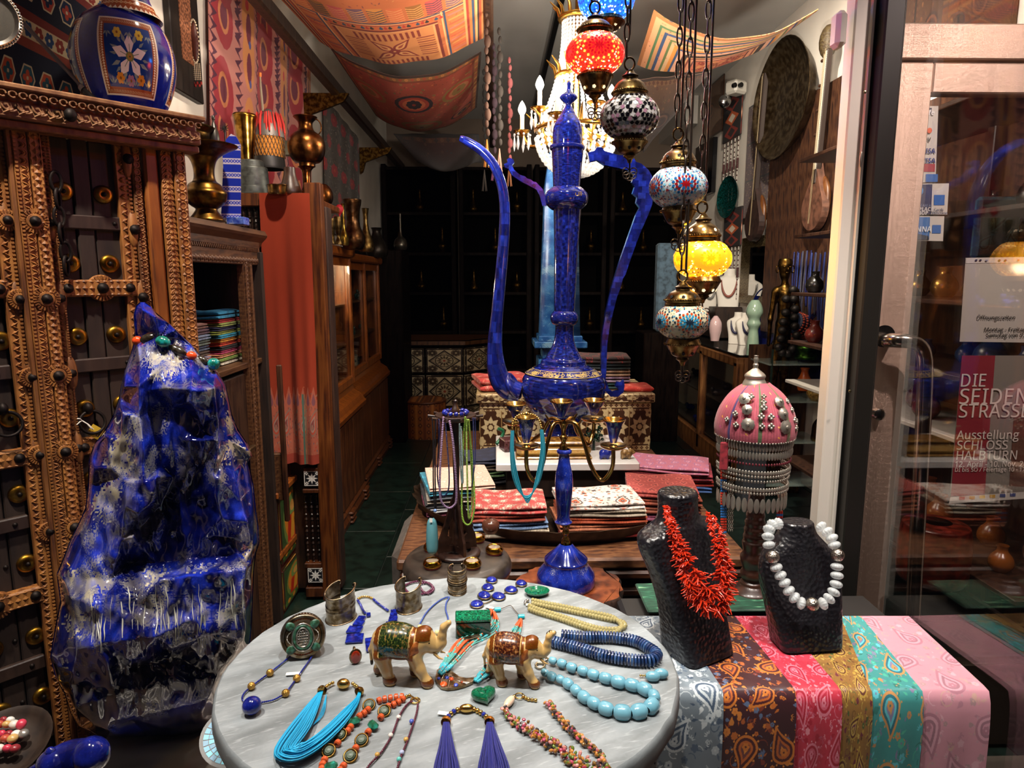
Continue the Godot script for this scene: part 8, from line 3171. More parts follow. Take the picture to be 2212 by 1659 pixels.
# ---- mosaic glass lanterns hanging in a spiral, and the crystal chandelier behind
func lanterns()->void:
	var bz:=mat("lantern_brass","8a7650",.3,1.0,{"tex":TC.patina,"tri":9.0})
	var chn:=plain("chain_metal","5a5048",.35,1.0)
	var L:=[[1310,-95,-48,-4,42,88,61,1.98,["0a2a9a","1a6ad8","58b0f0","e8f4ff"],"2a80ff",0,"bright blue lit mosaic glass lantern, topmost of the hanging lanterns"],
		[1285,28,76,118,158,222,63,1.9,["8a0812","c01018","e8a040","f0e0c8"],"ff4020",0,"red lit mosaic glass lantern under the blue one"],
		[1360,150,212,253,300,352,63,1.72,["0c0a10","161218","a87a90","c8c4c4"],"",0,"black, pink and white mosaic glass lantern in front of the ewer's handle"],
		[1465,302,363,405,448,505,62,1.74,["8a1018","1a5a96","7ac0d8","c8c8cc"],"",8,"red and blue flowered mosaic glass lantern"],
		[1517,460,520,559,600,655,61,1.93,["c87808","f0b010","5a2a08","ffe890"],"ffb020",8,"yellow lit mosaic glass lantern"],
		[1474,608,659,693,735,790,57,1.68,["a83a14","1a2a3a","2a80a8","c8c090"],"",14,"multicoloured mosaic glass lantern with a turquoise flower, lowest of the hanging lanterns"]]
	for n in L.size():
		var q=L[n]
		var d:float=q[7]
		var c:=pz(q[0],q[3],d)
		var s:=mpp(c)
		var R:float=q[6]*s
		var hy:float=(q[4]-q[2])*.5*s*1.12
		var t:=thing("mosaic_lantern",pz(q[0],q[5],d),q[11],"lantern","mosaic lanterns hanging in the window")
		var lit:bool=q[9]!=""
		var g:=G.new()
		g.ball(c,Vector3(R,hy,R),36,20)
		var glow:={"emit":q[9],"ee":1.1} if lit else {}
		put(g,"globe",mat("globe%d"%n,[q[8][1],"c83020","a8a49c","b8bcc0","d89010","c0b89c"][n],.35,.0,glow),t)
		var cg:=[G.new(),G.new(),G.new(),G.new()]
		rng.seed=60+n
		var chip:=func(k:int,lon:float,lat:float,a:float,w:float,h:float)->void:
			var nn:=Vector3(cos(lat)*sin(lon),sin(lat),cos(lat)*cos(lon))
			var p:=c+nn*Vector3(R,hy,R)
			var up:=(nn/Vector3(R,hy,R)).normalized()
			var tx:=Vector3(cos(lon),0,-sin(lon))
			var ty:=up.cross(tx)
			var e1:=tx*cos(a)+ty*sin(a)
			var e2:=up.cross(e1)
			p+=up*.0007
			cg[k].fan(PackedVector3Array([p-e1*w*R,p-e2*h*R,p+e1*w*R,p+e2*h*R]))
		if n==2:
			for j in 13:
				var lat:=-1.05+2.1*(j+.5)/13
				var m:=int(38*cos(lat))
				for i in m:
					var k:=0 if rng.randf()<.5 else (1 if rng.randf()<.4 else (2 if rng.randf()<.55 else 3))
					chip.call(k,TAU*(i+.5*(j%2))/m,lat,rng.randf_range(-.5,.5)+.78*(i%2),.086,rng.randf_range(.06,.095))
		else:
			var fl:=5
			for i in 1500:
				var lat:=asin(rng.randf_range(-.86,.86))
				var lon:=rng.randf()*TAU
				var dl:=fposmod(lon+TAU/fl/2,TAU/fl)-TAU/fl/2
				if Vector2(dl*cos(lat),lat).length()>.6:
					chip.call(rng.randi()%4,lon,lat,rng.randf()*3,.04,.03)
			for f in fl:
				var l0:=TAU*f/fl
				for ring in 5:
					var m:int=[8,8,16,16,16][ring]
					for i in m:
						var a:=TAU*(i+.5*(ring%2))/m
						var r:float=[.1,.21,.32,.43,.53][ring]
						if n==4 and ring>2:
							continue
						chip.call([0,1,0,1,2][ring] if n!=5 else [1,2,2,0,1][ring],l0+r*cos(a),r*sin(a),a,[.095,.085,.07,.062,.055][ring],[.038,.055,.045,.055,.05][ring])
		for k in 4:
			if cg[k].v.size():
				stuff(put(cg[k],"mosaic_chips",mat("chip_%d_%d"%[n,k],q[8][k],.12,.0,{"emit":q[8][k],"ee":3.2} if lit else {"coat":.5}),t))
		var ct:float=q[2]
		var c0:float=q[1]
		var e:float=(ct-c0)/60.0
		for part in [["cap",[[ct+6,35],[ct+1,38],[ct-6,37],[ct-9,39],[ct-14,38],[ct-18*e,36],[ct-30*e,29],[ct-38*e,18],[ct-42*e,15],[ct-46*e,18],[ct-50*e,12],[ct-58*e,6],[c0,4]]],["foot",[[q[5],4],[q[5]-8,7],[q[5]-14,14],[q[5]-18,13],[q[5]-24,24],[q[4]+12,35],[q[4]+8,38],[q[4]+3,36],[q[4]-4,33]]]]:
			var tq:=turned(q[0],d,part[1])
			g=G.new()
			g.at(tq[0]).lathe(smooth(tq[1]),Vector3.ZERO,28)
			var po:=put(g,part[0],bz,t)
			g=G.new()
			var ro:=pz(q[0],ct-11 if part[0]=="cap" else q[4]+8,d)
			for k in 44:
				var a:=TAU*k/44
				g.ball(ro+Vector3(cos(a),0,sin(a))*38.5*s,Vector3(1.7,2.4,1.7)*s,6,4,Basis(Vector3(cos(a),0,sin(a)),.6))
			stuff(put(g,"rope_moulding",bz,po))
			if part[0]=="foot" or n>2:
				g=G.new()
				for k in 8:
					var a:=TAU*k/8+.2
					var yy:float=ct-22*e if part[0]=="cap" else q[5]-28.0
					var rr:=(34.5 if part[0]=="cap" else 29.0)*s
					g.at(pz(q[0],yy,d)+Vector3(cos(a),0,sin(a))*rr,facing(Vector3(cos(a),.45 if part[0]=="cap" else -.5,sin(a)).normalized()))
					for w in 5:
						g.ball(Vector3(cos(w*TAU/5),0,sin(w*TAU/5))*2.2*s,Vector3(2,.5,2)*s,6,4)
				stuff(put(g,"star_holes",mat("hole_lit%d"%n,"fff0d0",.5,.0,{"emit":"ffe0b0","ee":1.5}) if lit else plain("hole_dark","0c0a08",.8),po))
		g=G.new()
		var oo:=pz(q[0],q[5]+24,d)
		for k in 5:
			var a:=PI/2+(k-2)*.95
			g.torus(oo+Vector3(cos(a),-sin(a)+.3,0)*9*s,7.5*s,1.3*s,Basis(),14,6)
		g.tube([pz(q[0],q[5]-2,d),oo+Vector3(0,4*s,0)],2*s,6)
		put(g,"hanging_ornament",chn,t)
		var tp1:=pz(q[0],c0-12,d)
		g=G.new()
		g.torus(tp1,11*s,2.2*s,Basis(),18,7,1.15)
		put(g,"ring",bz,t)
		var ch:=Node3D.new()
		ch.name="chain"
		t.add_child(ch)
		g=G.new()
		var cx:float=tp1.x+q[10]*s*.3
		g.tube([Vector3(cx+5*s*(1 if q[10] else 0),tp1.y+(6 if q[10] else 60)*s,tp1.z-.008),Vector3(cx+5*s*(1 if q[10] else 0),3.7,tp1.z-.008)],2.6*s,7)
		put(g,"rod",chn,ch)
		var k:=0
		var y:=tp1.y+30*s
		while y<pz(q[0],-60,d).y:
			g=G.new()
			g.torus(Vector3(cx-7*s,y,tp1.z),6.5*s,1.9*s,Basis(Vector3.UP,.35 if k%2 else 1.25),14,6,3.0)
			put(g,"link",chn,ch)
			y+=33*s
			k+=1
		if lit:
			omni("lantern_light",c,.22,q[9],.03)
func chandelier()->void:
	var D:=3.5
	var au:=mat("gilt_bronze","b8883a",.25,1.0)
	var cr:=mat("crystal_drop","e8ecec",.06,.0,{"back":"ffffff","coat":1.0})
	var t:=thing("crystal_chandelier",pz(1240,370,D),"lit crystal chandelier with candle bulbs and gilt arms hanging behind the ewer","chandelier")
	var c:=pz(1244,290,D)
	var top:=pz(1238,40,D)
	var g:=G.new()
	g.tube([Vector3(c.x,c.y-.1,c.z),Vector3(c.x,3.7,c.z)],.012,10)
	put(g,"stem",au,t)
	for e in [[top.y,.085],[pz(1240,165,D).y,.1],[c.y+.02,.2]]:
		g=G.new()
		g.torus(Vector3(c.x,e[0],c.z),e[1],.012,Basis(Vector3.RIGHT,PI/2),32,8)
		for k in 12:
			var a:=TAU*k/12
			var o:=Vector3(c.x+cos(a)*e[1],e[0],c.z+sin(a)*e[1])
			g.tube([o,o+Vector3(cos(a)*.012,.04,sin(a)*.012),o+Vector3(cos(a)*.05,.075,sin(a)*.05)],[.01,.008,.002],6)
		put(g,"crown",au,t)
	var b:=G.new()
	for k in 26:
		var a:=TAU*k/26
		for j in 30:
			var f:=j/29.0
			var r:=lerpf(.07,.19,pow(f,2.2))
			b.ball(Vector3(c.x+cos(a)*r,lerpf(top.y-.02,c.y+.03,f),c.z+sin(a)*r),Vector3(.008,.009,.008),6,4)
		for j in 12:
			var f:=(j+1)/12.0
			var r:=.2*cos(f*1.45)
			b.ball(Vector3(c.x+cos(a)*r,c.y-.2*sin(f*1.5),c.z+sin(a)*r),Vector3(.011,.013,.011),6,4)
	stuff(put(b,"bead_strings",cr,t))
	var bulb:=mat("candle_bulb","ffffff",.4,.0,{"emit":"fff2dc","ee":22.0})
	for k in 8:
		var a:=TAU*k/8+.42
		var dr:=Vector3(cos(a),0,sin(a))
		var r:=.2 if k%2 else .29
		var e:=c+dr*r+Vector3(0,.03 if k%2==0 else .1,0)
		g=G.new()
		g.tube(spline([c+dr*.06+Vector3(0,.02,0),c+dr*r*.5+Vector3(0,-.03,0),c+dr*r*.85+Vector3(0,-.04,0),e],5),.009,7)
		g.at(e).lathe(smooth([[.008,-.02],[.03,-.005],[.045,.006],[.042,.008],[.012,.0]]),Vector3.ZERO,18)
		var arm:=put(g,"arm",au,t)
		g=G.new()
		g.at(e).lathe([[.011,.0],[.011,.085]],Vector3.ZERO,12)
		put(g,"candle",plain("candle_ivory","e0d4bc",.5),arm)
		g=G.new()
		g.at(e+Vector3(0,.085,0)).lathe(smooth([[.008,0],[.018,.018],[.02,.032],[.012,.055],[.0004,.072]]),Vector3.ZERO,14)
		put(g,"bulb",bulb,arm)
		omni("candle_light",e+Vector3(0,.12,0),.22,"fff0da",.02)
		g=G.new()
		for j in 9:
			var w:=TAU*j/9
			var o:=e+Vector3(cos(w)*.042,-.012,sin(w)*.042)
			g.ball(o,Vector3(.006,.006,.006),6,4)
			g.at(o+Vector3(0,-.01,0)).lathe([[.0004,-.055-.015*(j%2)],[.008,-.04],[.002,.0]],Vector3.ZERO,6)
			g.at(Vector3.ZERO)
		stuff(put(g,"drops",cr,arm))
	omni("basket_light",c+Vector3(0,-.06,0),.5,"fff4e0",.03)
	omni("basket_light",c+Vector3(0,.14,0),.25,"fff4e0",.03)

# ---- right side of the shop: counter, goods on it, things on the white wall
func right_shop()->void:
	var bw:=wood("counter_wood","8a6238",.5,Vector3(9,1.4,9))
	var gl:=mat("case_glass","101614",.02,.0,{"alpha":.03})
	var X:=1.87
	var z0:=-5.1
	var z1:=-7.4
	var H:=1.0
	var t:=thing("glass_counter",Vector3(2.1,0,-6.2),"light wooden shop counter with glass front and dark glass top along the right wall","counter")
	for e in [[.09,.18],[H-.05,.07]]:
		var g:=G.new()
		g.box(Vector3(X+.02,e[0],(z0+z1)/2),Vector3(.06,e[1],z0-z1),.006)
		put(g,"rail",bw,t)
	for px in [1588,1512,1444,1416]:
		var z:=pxx(px,850,X).z
		var g:=G.new()
		g.box(Vector3(X+.02,H/2,minf(z,z0-.03)),Vector3(.06,H-.1,.07),.006)
		put(g,"stile",bw,t)
	var g:=G.new()
	g.box(Vector3(2.13,H/2,z0-.02),Vector3(.5,H-.02,.03),.004)
	put(g,"end_panel",wood("end_panel_wood","98704a",.55,Vector3(6,1,6)),t)
	g=G.new()
	g.box(Vector3(X+.015,.55,(z0+z1)/2),Vector3(.006,.74,z0-z1-.1))
	put(g,"pane",gl,t)
	g=G.new()
	g.box(Vector3(2.13,H+.004,(z0+z1)/2),Vector3(.5,.012,z0-z1),.002)
	put(g,"glass_top",mat("dark_glass","1c201e",.04,.0,{"coat":1.0}),t)
	for y in [.2,.55]:
		g=G.new()
		g.box(Vector3(2.12,y,(z0+z1)/2),Vector3(.42,.012,z0-z1-.1))
		put(g,"shelf",plain("shelf_dark","4a4238",.3),t)
	for k in 12:
		g=G.new()
		var o:=Vector3(1.98+.1*(k%3),[.206,.556][k%2],z0-.3-k*.16)
		g.ball(o+Vector3(0,.03,0),Vector3(.05,.035,.04),12,8)
		g.ball(o+Vector3(-.04,.06,0),Vector3(.022,.022,.02),10,6)
		one(g,"stone_figure",MC["lapis_bead"] if k%2==0 else plain("dark_agate","1c1820",.2),"%s stone figure, %s from the near end of the glass counter's %s shelf"%[["blue","dark"][k%2],nth(k/2),["lower","upper"][k%2]],"figurine","stone figures in the counter")
	var wl:=plain("white_leather","c8c4ba",.6)
	var br:=[[.0,.075,.04,.0,.4],[.1,.085,.035,-.01,.5],[.22,.11,.035,-.03,.6],[.26,.08,.035,-.04,.8],[.28,.045,.035,-.05,1.0],[.33,.042,.034,-.055,1.0]]
	for q in [[1572,672,6.6,1.25,.0,"white necklace bust with a grey and coral bead necklace, behind the counter","7a3a2c"],[1528,672,6.7,1.1,.5,"white necklace bust turned sideways, beside the yellow lantern's foot","6a6a68"],[1590,735,6.0,.85,-.2,"white necklace bust with navy beads, left of the pair on the counter","16183c"],[1612,735,5.9,.85,.35,"white necklace bust with navy beads, right of the pair on the counter","16183c"]]:
		var o:=pz(q[0],q[1],q[2])
		if q[1]>700:
			o.y=H+.012
		bust("necklace_bust",o,q[4]-.35,br,wl,q[5],q[3])
		g=G.new()
		var b:=Basis(Vector3.UP,q[4]-.35)*Basis.from_scale(Vector3.ONE*float(q[3]))
		var pth:=[]
		for k in 15:
			var a:=PI*(1.0+k/14.0)
			pth.append(o+b*Vector3(.056*cos(a),.245+.13*sin(a),.02+.02*sin(a)*-1))
		g.tube(pth,[.004,.006,.008,.01,.011,.011,.012,.013,.012,.011,.011,.01,.008,.006,.004],7)
		one(g,"bead_necklace",mat("neck_"+q[6],q[6],.3,.0,{"bump":TC.hammer,"tri":30.0,"bs":.1}),{1572: "grey and coral bead necklace on the white bust before the silver mirror",1528: "grey bead necklace on the turned white bust beside the yellow lantern",1590: "thick navy bead necklace on the left of the paired white busts",1612: "thick navy bead necklace on the right of the paired white busts"}[q[0]],"necklace")
	g=G.new()
	g.box(Vector3(2.25,1.17,-6.9),Vector3(.26,.3,.9),.006)
	one(g,"wall_shelf",wood("dark_shelf_wood","2a1c12",.5),"dark low wooden shelf on the counter carrying two of the white busts","shelf")
	pot("rose_quartz",1544,6.0,[[736,9],[726,11],[716,13],[704,14],[694,12],[685,6],[682,3]],mat("rose_quartz","c0a4a4",.15,.0,{"coat":.5}),"pale pink rose quartz stone on the counter","stone","",9)
	pot("jade_carving",1625,5.6,[[762,11],[745,13],[725,11],[712,10],[700,15],[690,12],[676,18],[660,15],[648,8]],mat("jade","8aa48e",.2,.0,{"tex":TC.soft,"tri":7.0,"coat":.5}),"tall pale green jade carving on the counter","carving","",11)
	g=G.new()
	g.box(pz(1640,768,5.4),Vector3(.3,.02,.2),.003)
	one(g,"black_case",plain("black_case","0e0d0c",.3),"flat black display case at the counter's near corner","case")
	var sh:=thing("glass_shelves",Vector3(2.2,0,-4.75),"glass shelf unit with lacquered pots at the end of the counter","shelves")
	for y in [.99,.72,.42,.1]:
		g=G.new()
		g.box(Vector3(2.16,y,-4.85),Vector3(.44,.012,.36),.001)
		put(g,"glass_shelf",mat("shelf_glass","b8d0c8",.03,.0,{"alpha":.3}),sh)
	for e in [[1.96,-4.68],[2.37,-4.68]]:
		g=G.new()
		g.box(Vector3(e[0],.55,e[1]),Vector3(.008,1.1,.02))
		put(g,"glass_edge",plain("glass_edge","2a3a34",.1),sh)
	g=G.new()
	g.box(Vector3(2.16,.55,-5.04),Vector3(.46,1.1,.02))
	put(g,"back",wood("shelf_back","5a3c20",.6),sh)
	pot("green_box",1742,4.78,[[775,24],[771,25],[768,23],[756,23],[753,25],[750,25],[744,22],[740,12],[737,1]],brass("green_lacquer","3a6a2c",.3),"round green lacquered box on the top glass shelf","box")
	pot("orange_vase",1736,4.78,[[843,12],[836,14],[822,15],[812,10],[802,7],[795,10]],plain("amber_glaze","a8501c",.2),"amber orange two handled vase on the second glass shelf","vase")
	pot("yellow_tureen",1774,4.72,[[866,20],[858,28],[848,31],[838,26],[828,14],[822,4],[818,3]],mat("yellow_ware","b09a58",.3,.0,{"tex":TC.patina,"tri":8.0}),"flowered yellow covered bowl on the second glass shelf","bowl")
	pot("gold_box",1776,4.72,[[958,20],[950,24],[936,23],[920,22],[908,16],[900,6]],brass("shell_gold","a8884a",.25),"tall gilt covered box on the third glass shelf","box")
	g=G.new()
	g.box(Vector3(1.86,.33,-4.7),Vector3(.16,.66,.16),.004)
	one(g,"grey_plinth",plain("plinth_grey","3a4048",.7),"slim grey plinth behind the tribal headdress","plinth")
	pot("brass_jar",1700,4.7,[[903,12],[895,15],[885,13],[878,8],[872,5]],brass(),"small brass jar on the slim grey plinth","jar")
	var f0:=pz(1680,900,4.9)
	f0.y=.0
	var S:=func(a:float,b:float)->Vector3:return pz(a,b,4.9)
	var caps:=[]
	for c in [[1696,573,1695,592,.05,.038],[1695,600,1696,622,.024,.03],[1680,628,1716,630,.035,.035],[1697,635,1692,700,.055,.045],[1674,632,1664,690,.026,.018],[1664,690,1660,745,.018,.014],[1718,632,1724,670,.024,.018],[1724,670,1702,660,.017,.013],[1690,700,1675,780,.05,.034],[1675,780,1664,865,.032,.024],[1664,865,1668,1010,.024,.024],[1694,700,1694,790,.05,.036],[1694,790,1692,1010,.034,.024]]:
		caps.append([S.call(c[0],c[1]),S.call(c[2],c[3]),c[4],c[5]])
	var fig:=thing("brass_figure",f0,"tall thin standing brass figure with closed eyes hung with a garland of big dark beads","statue")
	var db:=brass("dark_brass","6a5630",.32)
	put(blob(caps,.012,.02),"body",db,fig)
	g=G.new()
	var hc:Vector3=S.call(1696,580)
	g.at(hc)
	g.ball(Vector3(0,-.006,.05),Vector3(.008,.014,.012),8,6)
	for s in [-1,1]:
		g.ball(Vector3(s*.02,.01,.042),Vector3(.012,.007,.008),8,6)
		g.torus(Vector3(s*.056,-.005,0),.016,.004,Basis(Vector3.UP,.5),12,6,1.6)
	g.ball(Vector3(0,-.03,.044),Vector3(.014,.006,.008),8,6)
	g.lathe([[.052,.028],[.05,.05],[.042,.068],[.0004,.075]],Vector3.ZERO,18)
	put(g,"face_and_cap",db,fig)
	g=G.new()
	g.box(Vector3(f0.x,.03,f0.z),Vector3(.3,.06,.24),.01)
	put(g,"base",db,fig)
	var gar:=thing("bead_garland",S.call(1700,760),"garland of big dark ribbed beads hanging from the brass figure","garland")
	for q in [[1705,625],[1706,645],[1709,666],[1708,684],[1709,703],[1713,722],[1712,738],[1704,752],[1694,762],[1682,760],[1674,748],[1679,730],[1682,712],[1684,694],[1689,674],[1690,645]]:
		bead(gar,"bead",S.call(q[0],q[1])+Vector3(0,0,.06),Vector3(.03,.028,.03),Basis(),plain("bead_iron","2e2a26",.45,.6),16,8,.08)
func wall_goods()->void:
	var W:=XR-.02
	var N:=Vector3.LEFT
	var panel:=func(a:Array,called:String,m:Material,label:String,cat:String,th:float)->MeshInstance3D:
		var g:=G.new()
		var p:=pxx(a[0],a[1],W)
		var q:=pxx(a[2],a[3],W)
		var yb:float=pxx(a[0],a[3],W).y
		g.box(Vector3(W-th/2,(p.y+yb)/2,(p.z+q.z)/2),Vector3(th,absf(p.y-yb),absf(p.z-q.z)),.004)
		return one(g,called,m,label,cat)
	panel.call([1622,232,1662,470],"framed_textile",cloth("tulip_cloth",rug_tex("tulips",96,192,"3a1c1c",[[5,"1c1210"]],["5a3a2a","8a7a5a","4a2a30","6a5030"],[],12,31,120),"ffffff",.9,{"tri":3.0}),"dark red tulip patterned textile on the right wall behind the long necked lute","textile",.02)
	panel.call([1526,195,1560,305],"small_rug",cloth("small_rug",TC["brown_suzani"] if TC.has("brown_suzani") else TC.grain,"b89868",.9),"small brown rug on the right wall left of the camera","rug",.015)
	panel.call([1684,250,1808,720],"carved_screen",wood("carved_panel_wood","4a2e1a",.6,Vector3(7,2,7),{"bs":.6}),"big old carved wooden door panel on the right wall","panel",.06)
	panel.call([1512,320,1545,428],"black_screen",plain("black_screen","0a0a0c",.2),"black flat screen on the right wall behind the lantern chains","screen",.05)
	panel.call([1440,255,1505,318],"wall_unit",plain("white_unit","b8b4ac",.5),"white air conditioning unit high on the far right wall","appliance",.16)
	for n in 2:
		var y0:float=[215,455][n]
		var t:=thing("woven_band",pxx(1582,y0+150,W-.03),["black and red woven band with white bead strings above the turquoise plate","second woven band with bead strings, below the turquoise plate"][n],"band")
		var g:=G.new()
		var a:=pxx(1567,y0,W-.03)
		var b:=pxx(1600,y0+75,W-.03)
		var hh:=a.y-b.y
		g.box(Vector3(W-.03,a.y-hh/2,(a.z+b.z)/2),Vector3(.02,hh,absf(a.z-b.z)),.004)
		var v:=Cv.new(48,96,"1a1414")
		v.wrap=false
		for k in 3:
			v.poly(PackedVector2Array([Vector2(24,6+k*30),Vector2(44,22+k*30),Vector2(24,38+k*30),Vector2(4,22+k*30)]),["7a2418","a84a1c","7a2418"][k])
			v.poly(PackedVector2Array([Vector2(24,12+k*30),Vector2(34,22+k*30),Vector2(24,32+k*30),Vector2(14,22+k*30)]),["241818","c8bca8","241818"][k])
		put(g,"weaving",mat("band_weave","ffffff",.9,.0,{"tex":v.tex()}),t)
		g=G.new()
		var r:=G.new()
		for i in 5:
			for j in 40:
				var o:=Vector3(W-.03,b.y-j*.0155,lerpf(a.z,b.z,.1+.2*i))
				if j>13 and j<20:
					r.ball(o,Vector3(.014,.012,.014),6,4)
				else:
					(r if j%3==0 else g).ball(o,Vector3(.006,.009,.006),6,4)
		stuff(put(g,"white_beads",plain("bead_white","b0aaa0",.5),t))
		stuff(put(r,"dark_beads",plain("bead_dark_red","3a1818",.6),t))
	var disc:=func(a:float,b:float,rz:float,ry:float,dp:float,called:String,m:Material,label:String)->void:
		var o:=pxx(a,b,W-.02)
		var g:=G.new()
		g.at(o,Basis(Vector3(0,0,-1)*rz,Vector3(-1,0,0),Vector3(0,ry,0))*Basis.from_scale(Vector3(1,1,1)))
		g.lathe(smooth([[.5,.0],[.8,dp*.3],[.97,dp],[1.0,dp*1.05],[.95,dp*.9],[.6,dp*.35],[.0004,dp*.3]]),Vector3.ZERO,40,1,1,36,.012)
		one(g,called,m,label,"plate")
	disc.call(1581,426,.3,.2,.05,"turquoise_dish",mat("turq_glaze","0e4a54",.15,.0,{"tex":TC.patina,"tri":8.0}),"round turquoise glazed dish hanging on the right wall")
	disc.call(1722,215,.52,.44,.14,"metal_tray",mat("tray_metal2","5a5042",.4,.8,{"tex":TC.patina,"tri":3.0}),"great dark scalloped metal tray on the white right wall")
	for n in 2:
		var bx:float=[1636,1768][n]
		var by:float=[478,448][n]
		var nx:float=[1664,1802][n]
		var ny:float=[155,105][n]
		var xx:=W-.1
		var t:=thing("long_lute",pxx(bx,by+45,xx),["brown round bodied long necked lute over the silver mirror on the right wall","long necked lute with white inlaid neck next to the white window post"][n],"lute")
		var o:=pxx(bx,by,xx)
		var e:=pxx(nx,ny,xx)
		var ax:=(e-o).normalized()
		var s:float=[.17,.16][n]
		var pr:=PackedVector2Array()
		for k in 28:
			var a:=TAU*k/28
			var u:=maxf(0,sin(a))
			pr.append(Vector2(cos(a)*(1-.8*pow(u,1.7)),sin(a)*(1+.9*u))*s)
		var zz:=Vector3.LEFT
		zz=(zz-ax*zz.dot(ax)).normalized()
		var b:=Basis(ax.cross(zz),ax,zz)
		var g:=G.new()
		g.at(o,b).prism(pr,.05,.008)
		put(g,"body",mat("lute_wood%d"%n,["33201a","6a4636"][n],.5,.0,{"tex":TC.grain,"tri":3.0}),t)
		g=G.new()
		g.at(o,b).ball(Vector3(0,.03,.0),Vector3(s*.93,s*1.2,.045),20,12)
		put(g,"back",wood("lute_back","6a4420",.4),t)
		g=G.new()
		var L:=o.distance_to(e)
		g.at(o,b).box(Vector3(0,(L+s)/2,.035),Vector3(.05,L-s,.04),.006)
		put(g,"neck",plain("lute_neck","241812",.5),t)
		if n==1:
			g=G.new()
			for k in 60:
				for w in [-1,1]:
					g.at(o,b).box(Vector3(w*.011,s*1.6+(L-s*1.7)*(k+.5)/60,.056),Vector3(.017,.012,.003),0,Basis(Vector3.BACK,w*.3))
			stuff(put(g,"bone_inlay",plain("bone_inlay","b8b09c",.4),t))
			g=G.new()
			g.at(e,b).ball(Vector3(-.03,.05,.03),Vector3(.06,.11,.06),12,8)
			put(g,"carved_head",wood("head_carving","4a4024",.6,Vector3(14,14,14),{"bs":.6}),t)
		for k in 5:
			g=G.new()
			g.at(o,b).tube([Vector3(-.02,L-.06-k*(.05 if n==0 else .16),.04),Vector3(-.075,L-.06-k*(.05 if n==0 else .16),.04)],[.006,.012],7)
			put(g,"peg",plain("lute_peg","3a2418",.5),t)
		g=G.new()
		for k in 2:
			g.at(o,b).tube([Vector3(-.008+k*.016,-s*.7,.062),Vector3(-.008+k*.016,L,.062)],.0016,4)
		put(g,"strings",plain("lute_string","8a7858",.4),t)
	var c:=pxx(1590,190,W-.12)
	var g:=G.new()
	g.box(c,Vector3(.16,.12,.14),.02,Basis(Vector3.UP,.5))
	var cam:=one(g,"security_camera",plain("camera_white","bab6ac",.4),"white box shaped security camera with two dark lenses on the right wall","camera")
	for k in 2:
		g=G.new()
		g.at(c+Vector3(-.045+.055*k,.0,.095+.01*k),Basis(Vector3.UP,.3)*Basis(Vector3.RIGHT,PI/2)).lathe([[.022,-.02],[.022,.006],[.0004,.008]],Vector3.ZERO,14)
		put(g,"lens",plain("lens_black","080808",.1),cam)
	g=G.new()
	g.ball(c+Vector3(-.1,-.12,.0),Vector3(.06,.06,.04),14,10)
	put(g,"spotlight",plain("chrome","a8a8a8",.15,1.0),cam)
	var m:=panel.call([1612,515,1668,655],"silver_mirror",mat("mirror_frame","8a8068",.4,.7,{"tex":TC.patina,"tri":10.0}),"rectangular mirror in a silver embossed frame under the brown lute","mirror",.04) as MeshInstance3D
	var ma:=pxx(1622,535,W-.045)
	var mb:=pxx(1652,640,W-.045)
	g=G.new()
	g.box((ma+mb)/2,Vector3(.006,ma.y-mb.y,absf(ma.z-mb.z)))
	put(g,"mirror_glass",plain("mirror","c8c8c8",.03,1.0),m)
	rng.seed=15
	for k in 9:
		g=G.new()
		var o:=pxx(1716+k*9.5,540+rng.randf()*10,W-.12)
		var h:=rng.randf_range(.35,.75)
		g.tube(spline([o,o+Vector3(-.01,-h*.6,.02),o+Vector3(0,-h,.035),o+Vector3(-.01,-h*.6,.055),o+Vector3(0,0,.06)],5),rng.randf_range(.004,.007),6)
		one(g,"hanging_necklace",mat("hang%d"%(k%3),["141c50","20306a","3a3a48"][k%3],.3,.0,{"bump":TC.hammer,"tri":25.0,"bs":.1}),"%s bead necklace hanging in the bunch on the carved panel"%["dark blue","bright blue","grey"][k%3],"necklace","%s necklaces on the carved panel"%["dark blue","bright blue","grey"][k%3])
	disc.call(1655,690,.3,.27,.03,"blue_disc",plain("lapis_disc","0a1450",.2),"round dark blue disc standing behind the brass figure")
	disc.call(1790,760,.36,.3,.05,"navy_plate",plain("navy_plate","0c1238",.2),"large navy blue plate behind the green box")
	g=G.new()
	g.at(pz(1742,708,4.95),Basis(Vector3.UP,.4)*Basis(Vector3.BACK,PI/2-.3)).lathe([[.07,-.15],[.08,-.14],[.08,.14],[.07,.15],[.05,.15],[.05,-.1]],Vector3.ZERO,24)
	var cy:=one(g,"beaded_cylinder",plain("cylinder_dark","1c2a44",.6),"cylinder wound with coral and turquoise beads lying behind the brass figure","bangle")
	g=G.new()
	for i in 8:
		for k in 26:
			var a:=TAU*k/26
			g.at(pz(1742,708,4.95),Basis(Vector3.UP,.4)*Basis(Vector3.BACK,PI/2-.3)).ball(Vector3(cos(a)*.083,-.13+i*.037,sin(a)*.083),Vector3(.009,.011,.009),6,4)
	stuff(put(g,"beads",plain("cyl_beads","a84a38",.4),cy))
	g=G.new()
	g.box(pz(1750,735,5.3)+Vector3(-.02,.05,0),Vector3(.34,.34,.2),.01)
	one(g,"orange_cupboard",wood("orange_cupboard_wood","7a3a14",.5),"orange brown wooden cupboard behind the beaded cylinder","cupboard")

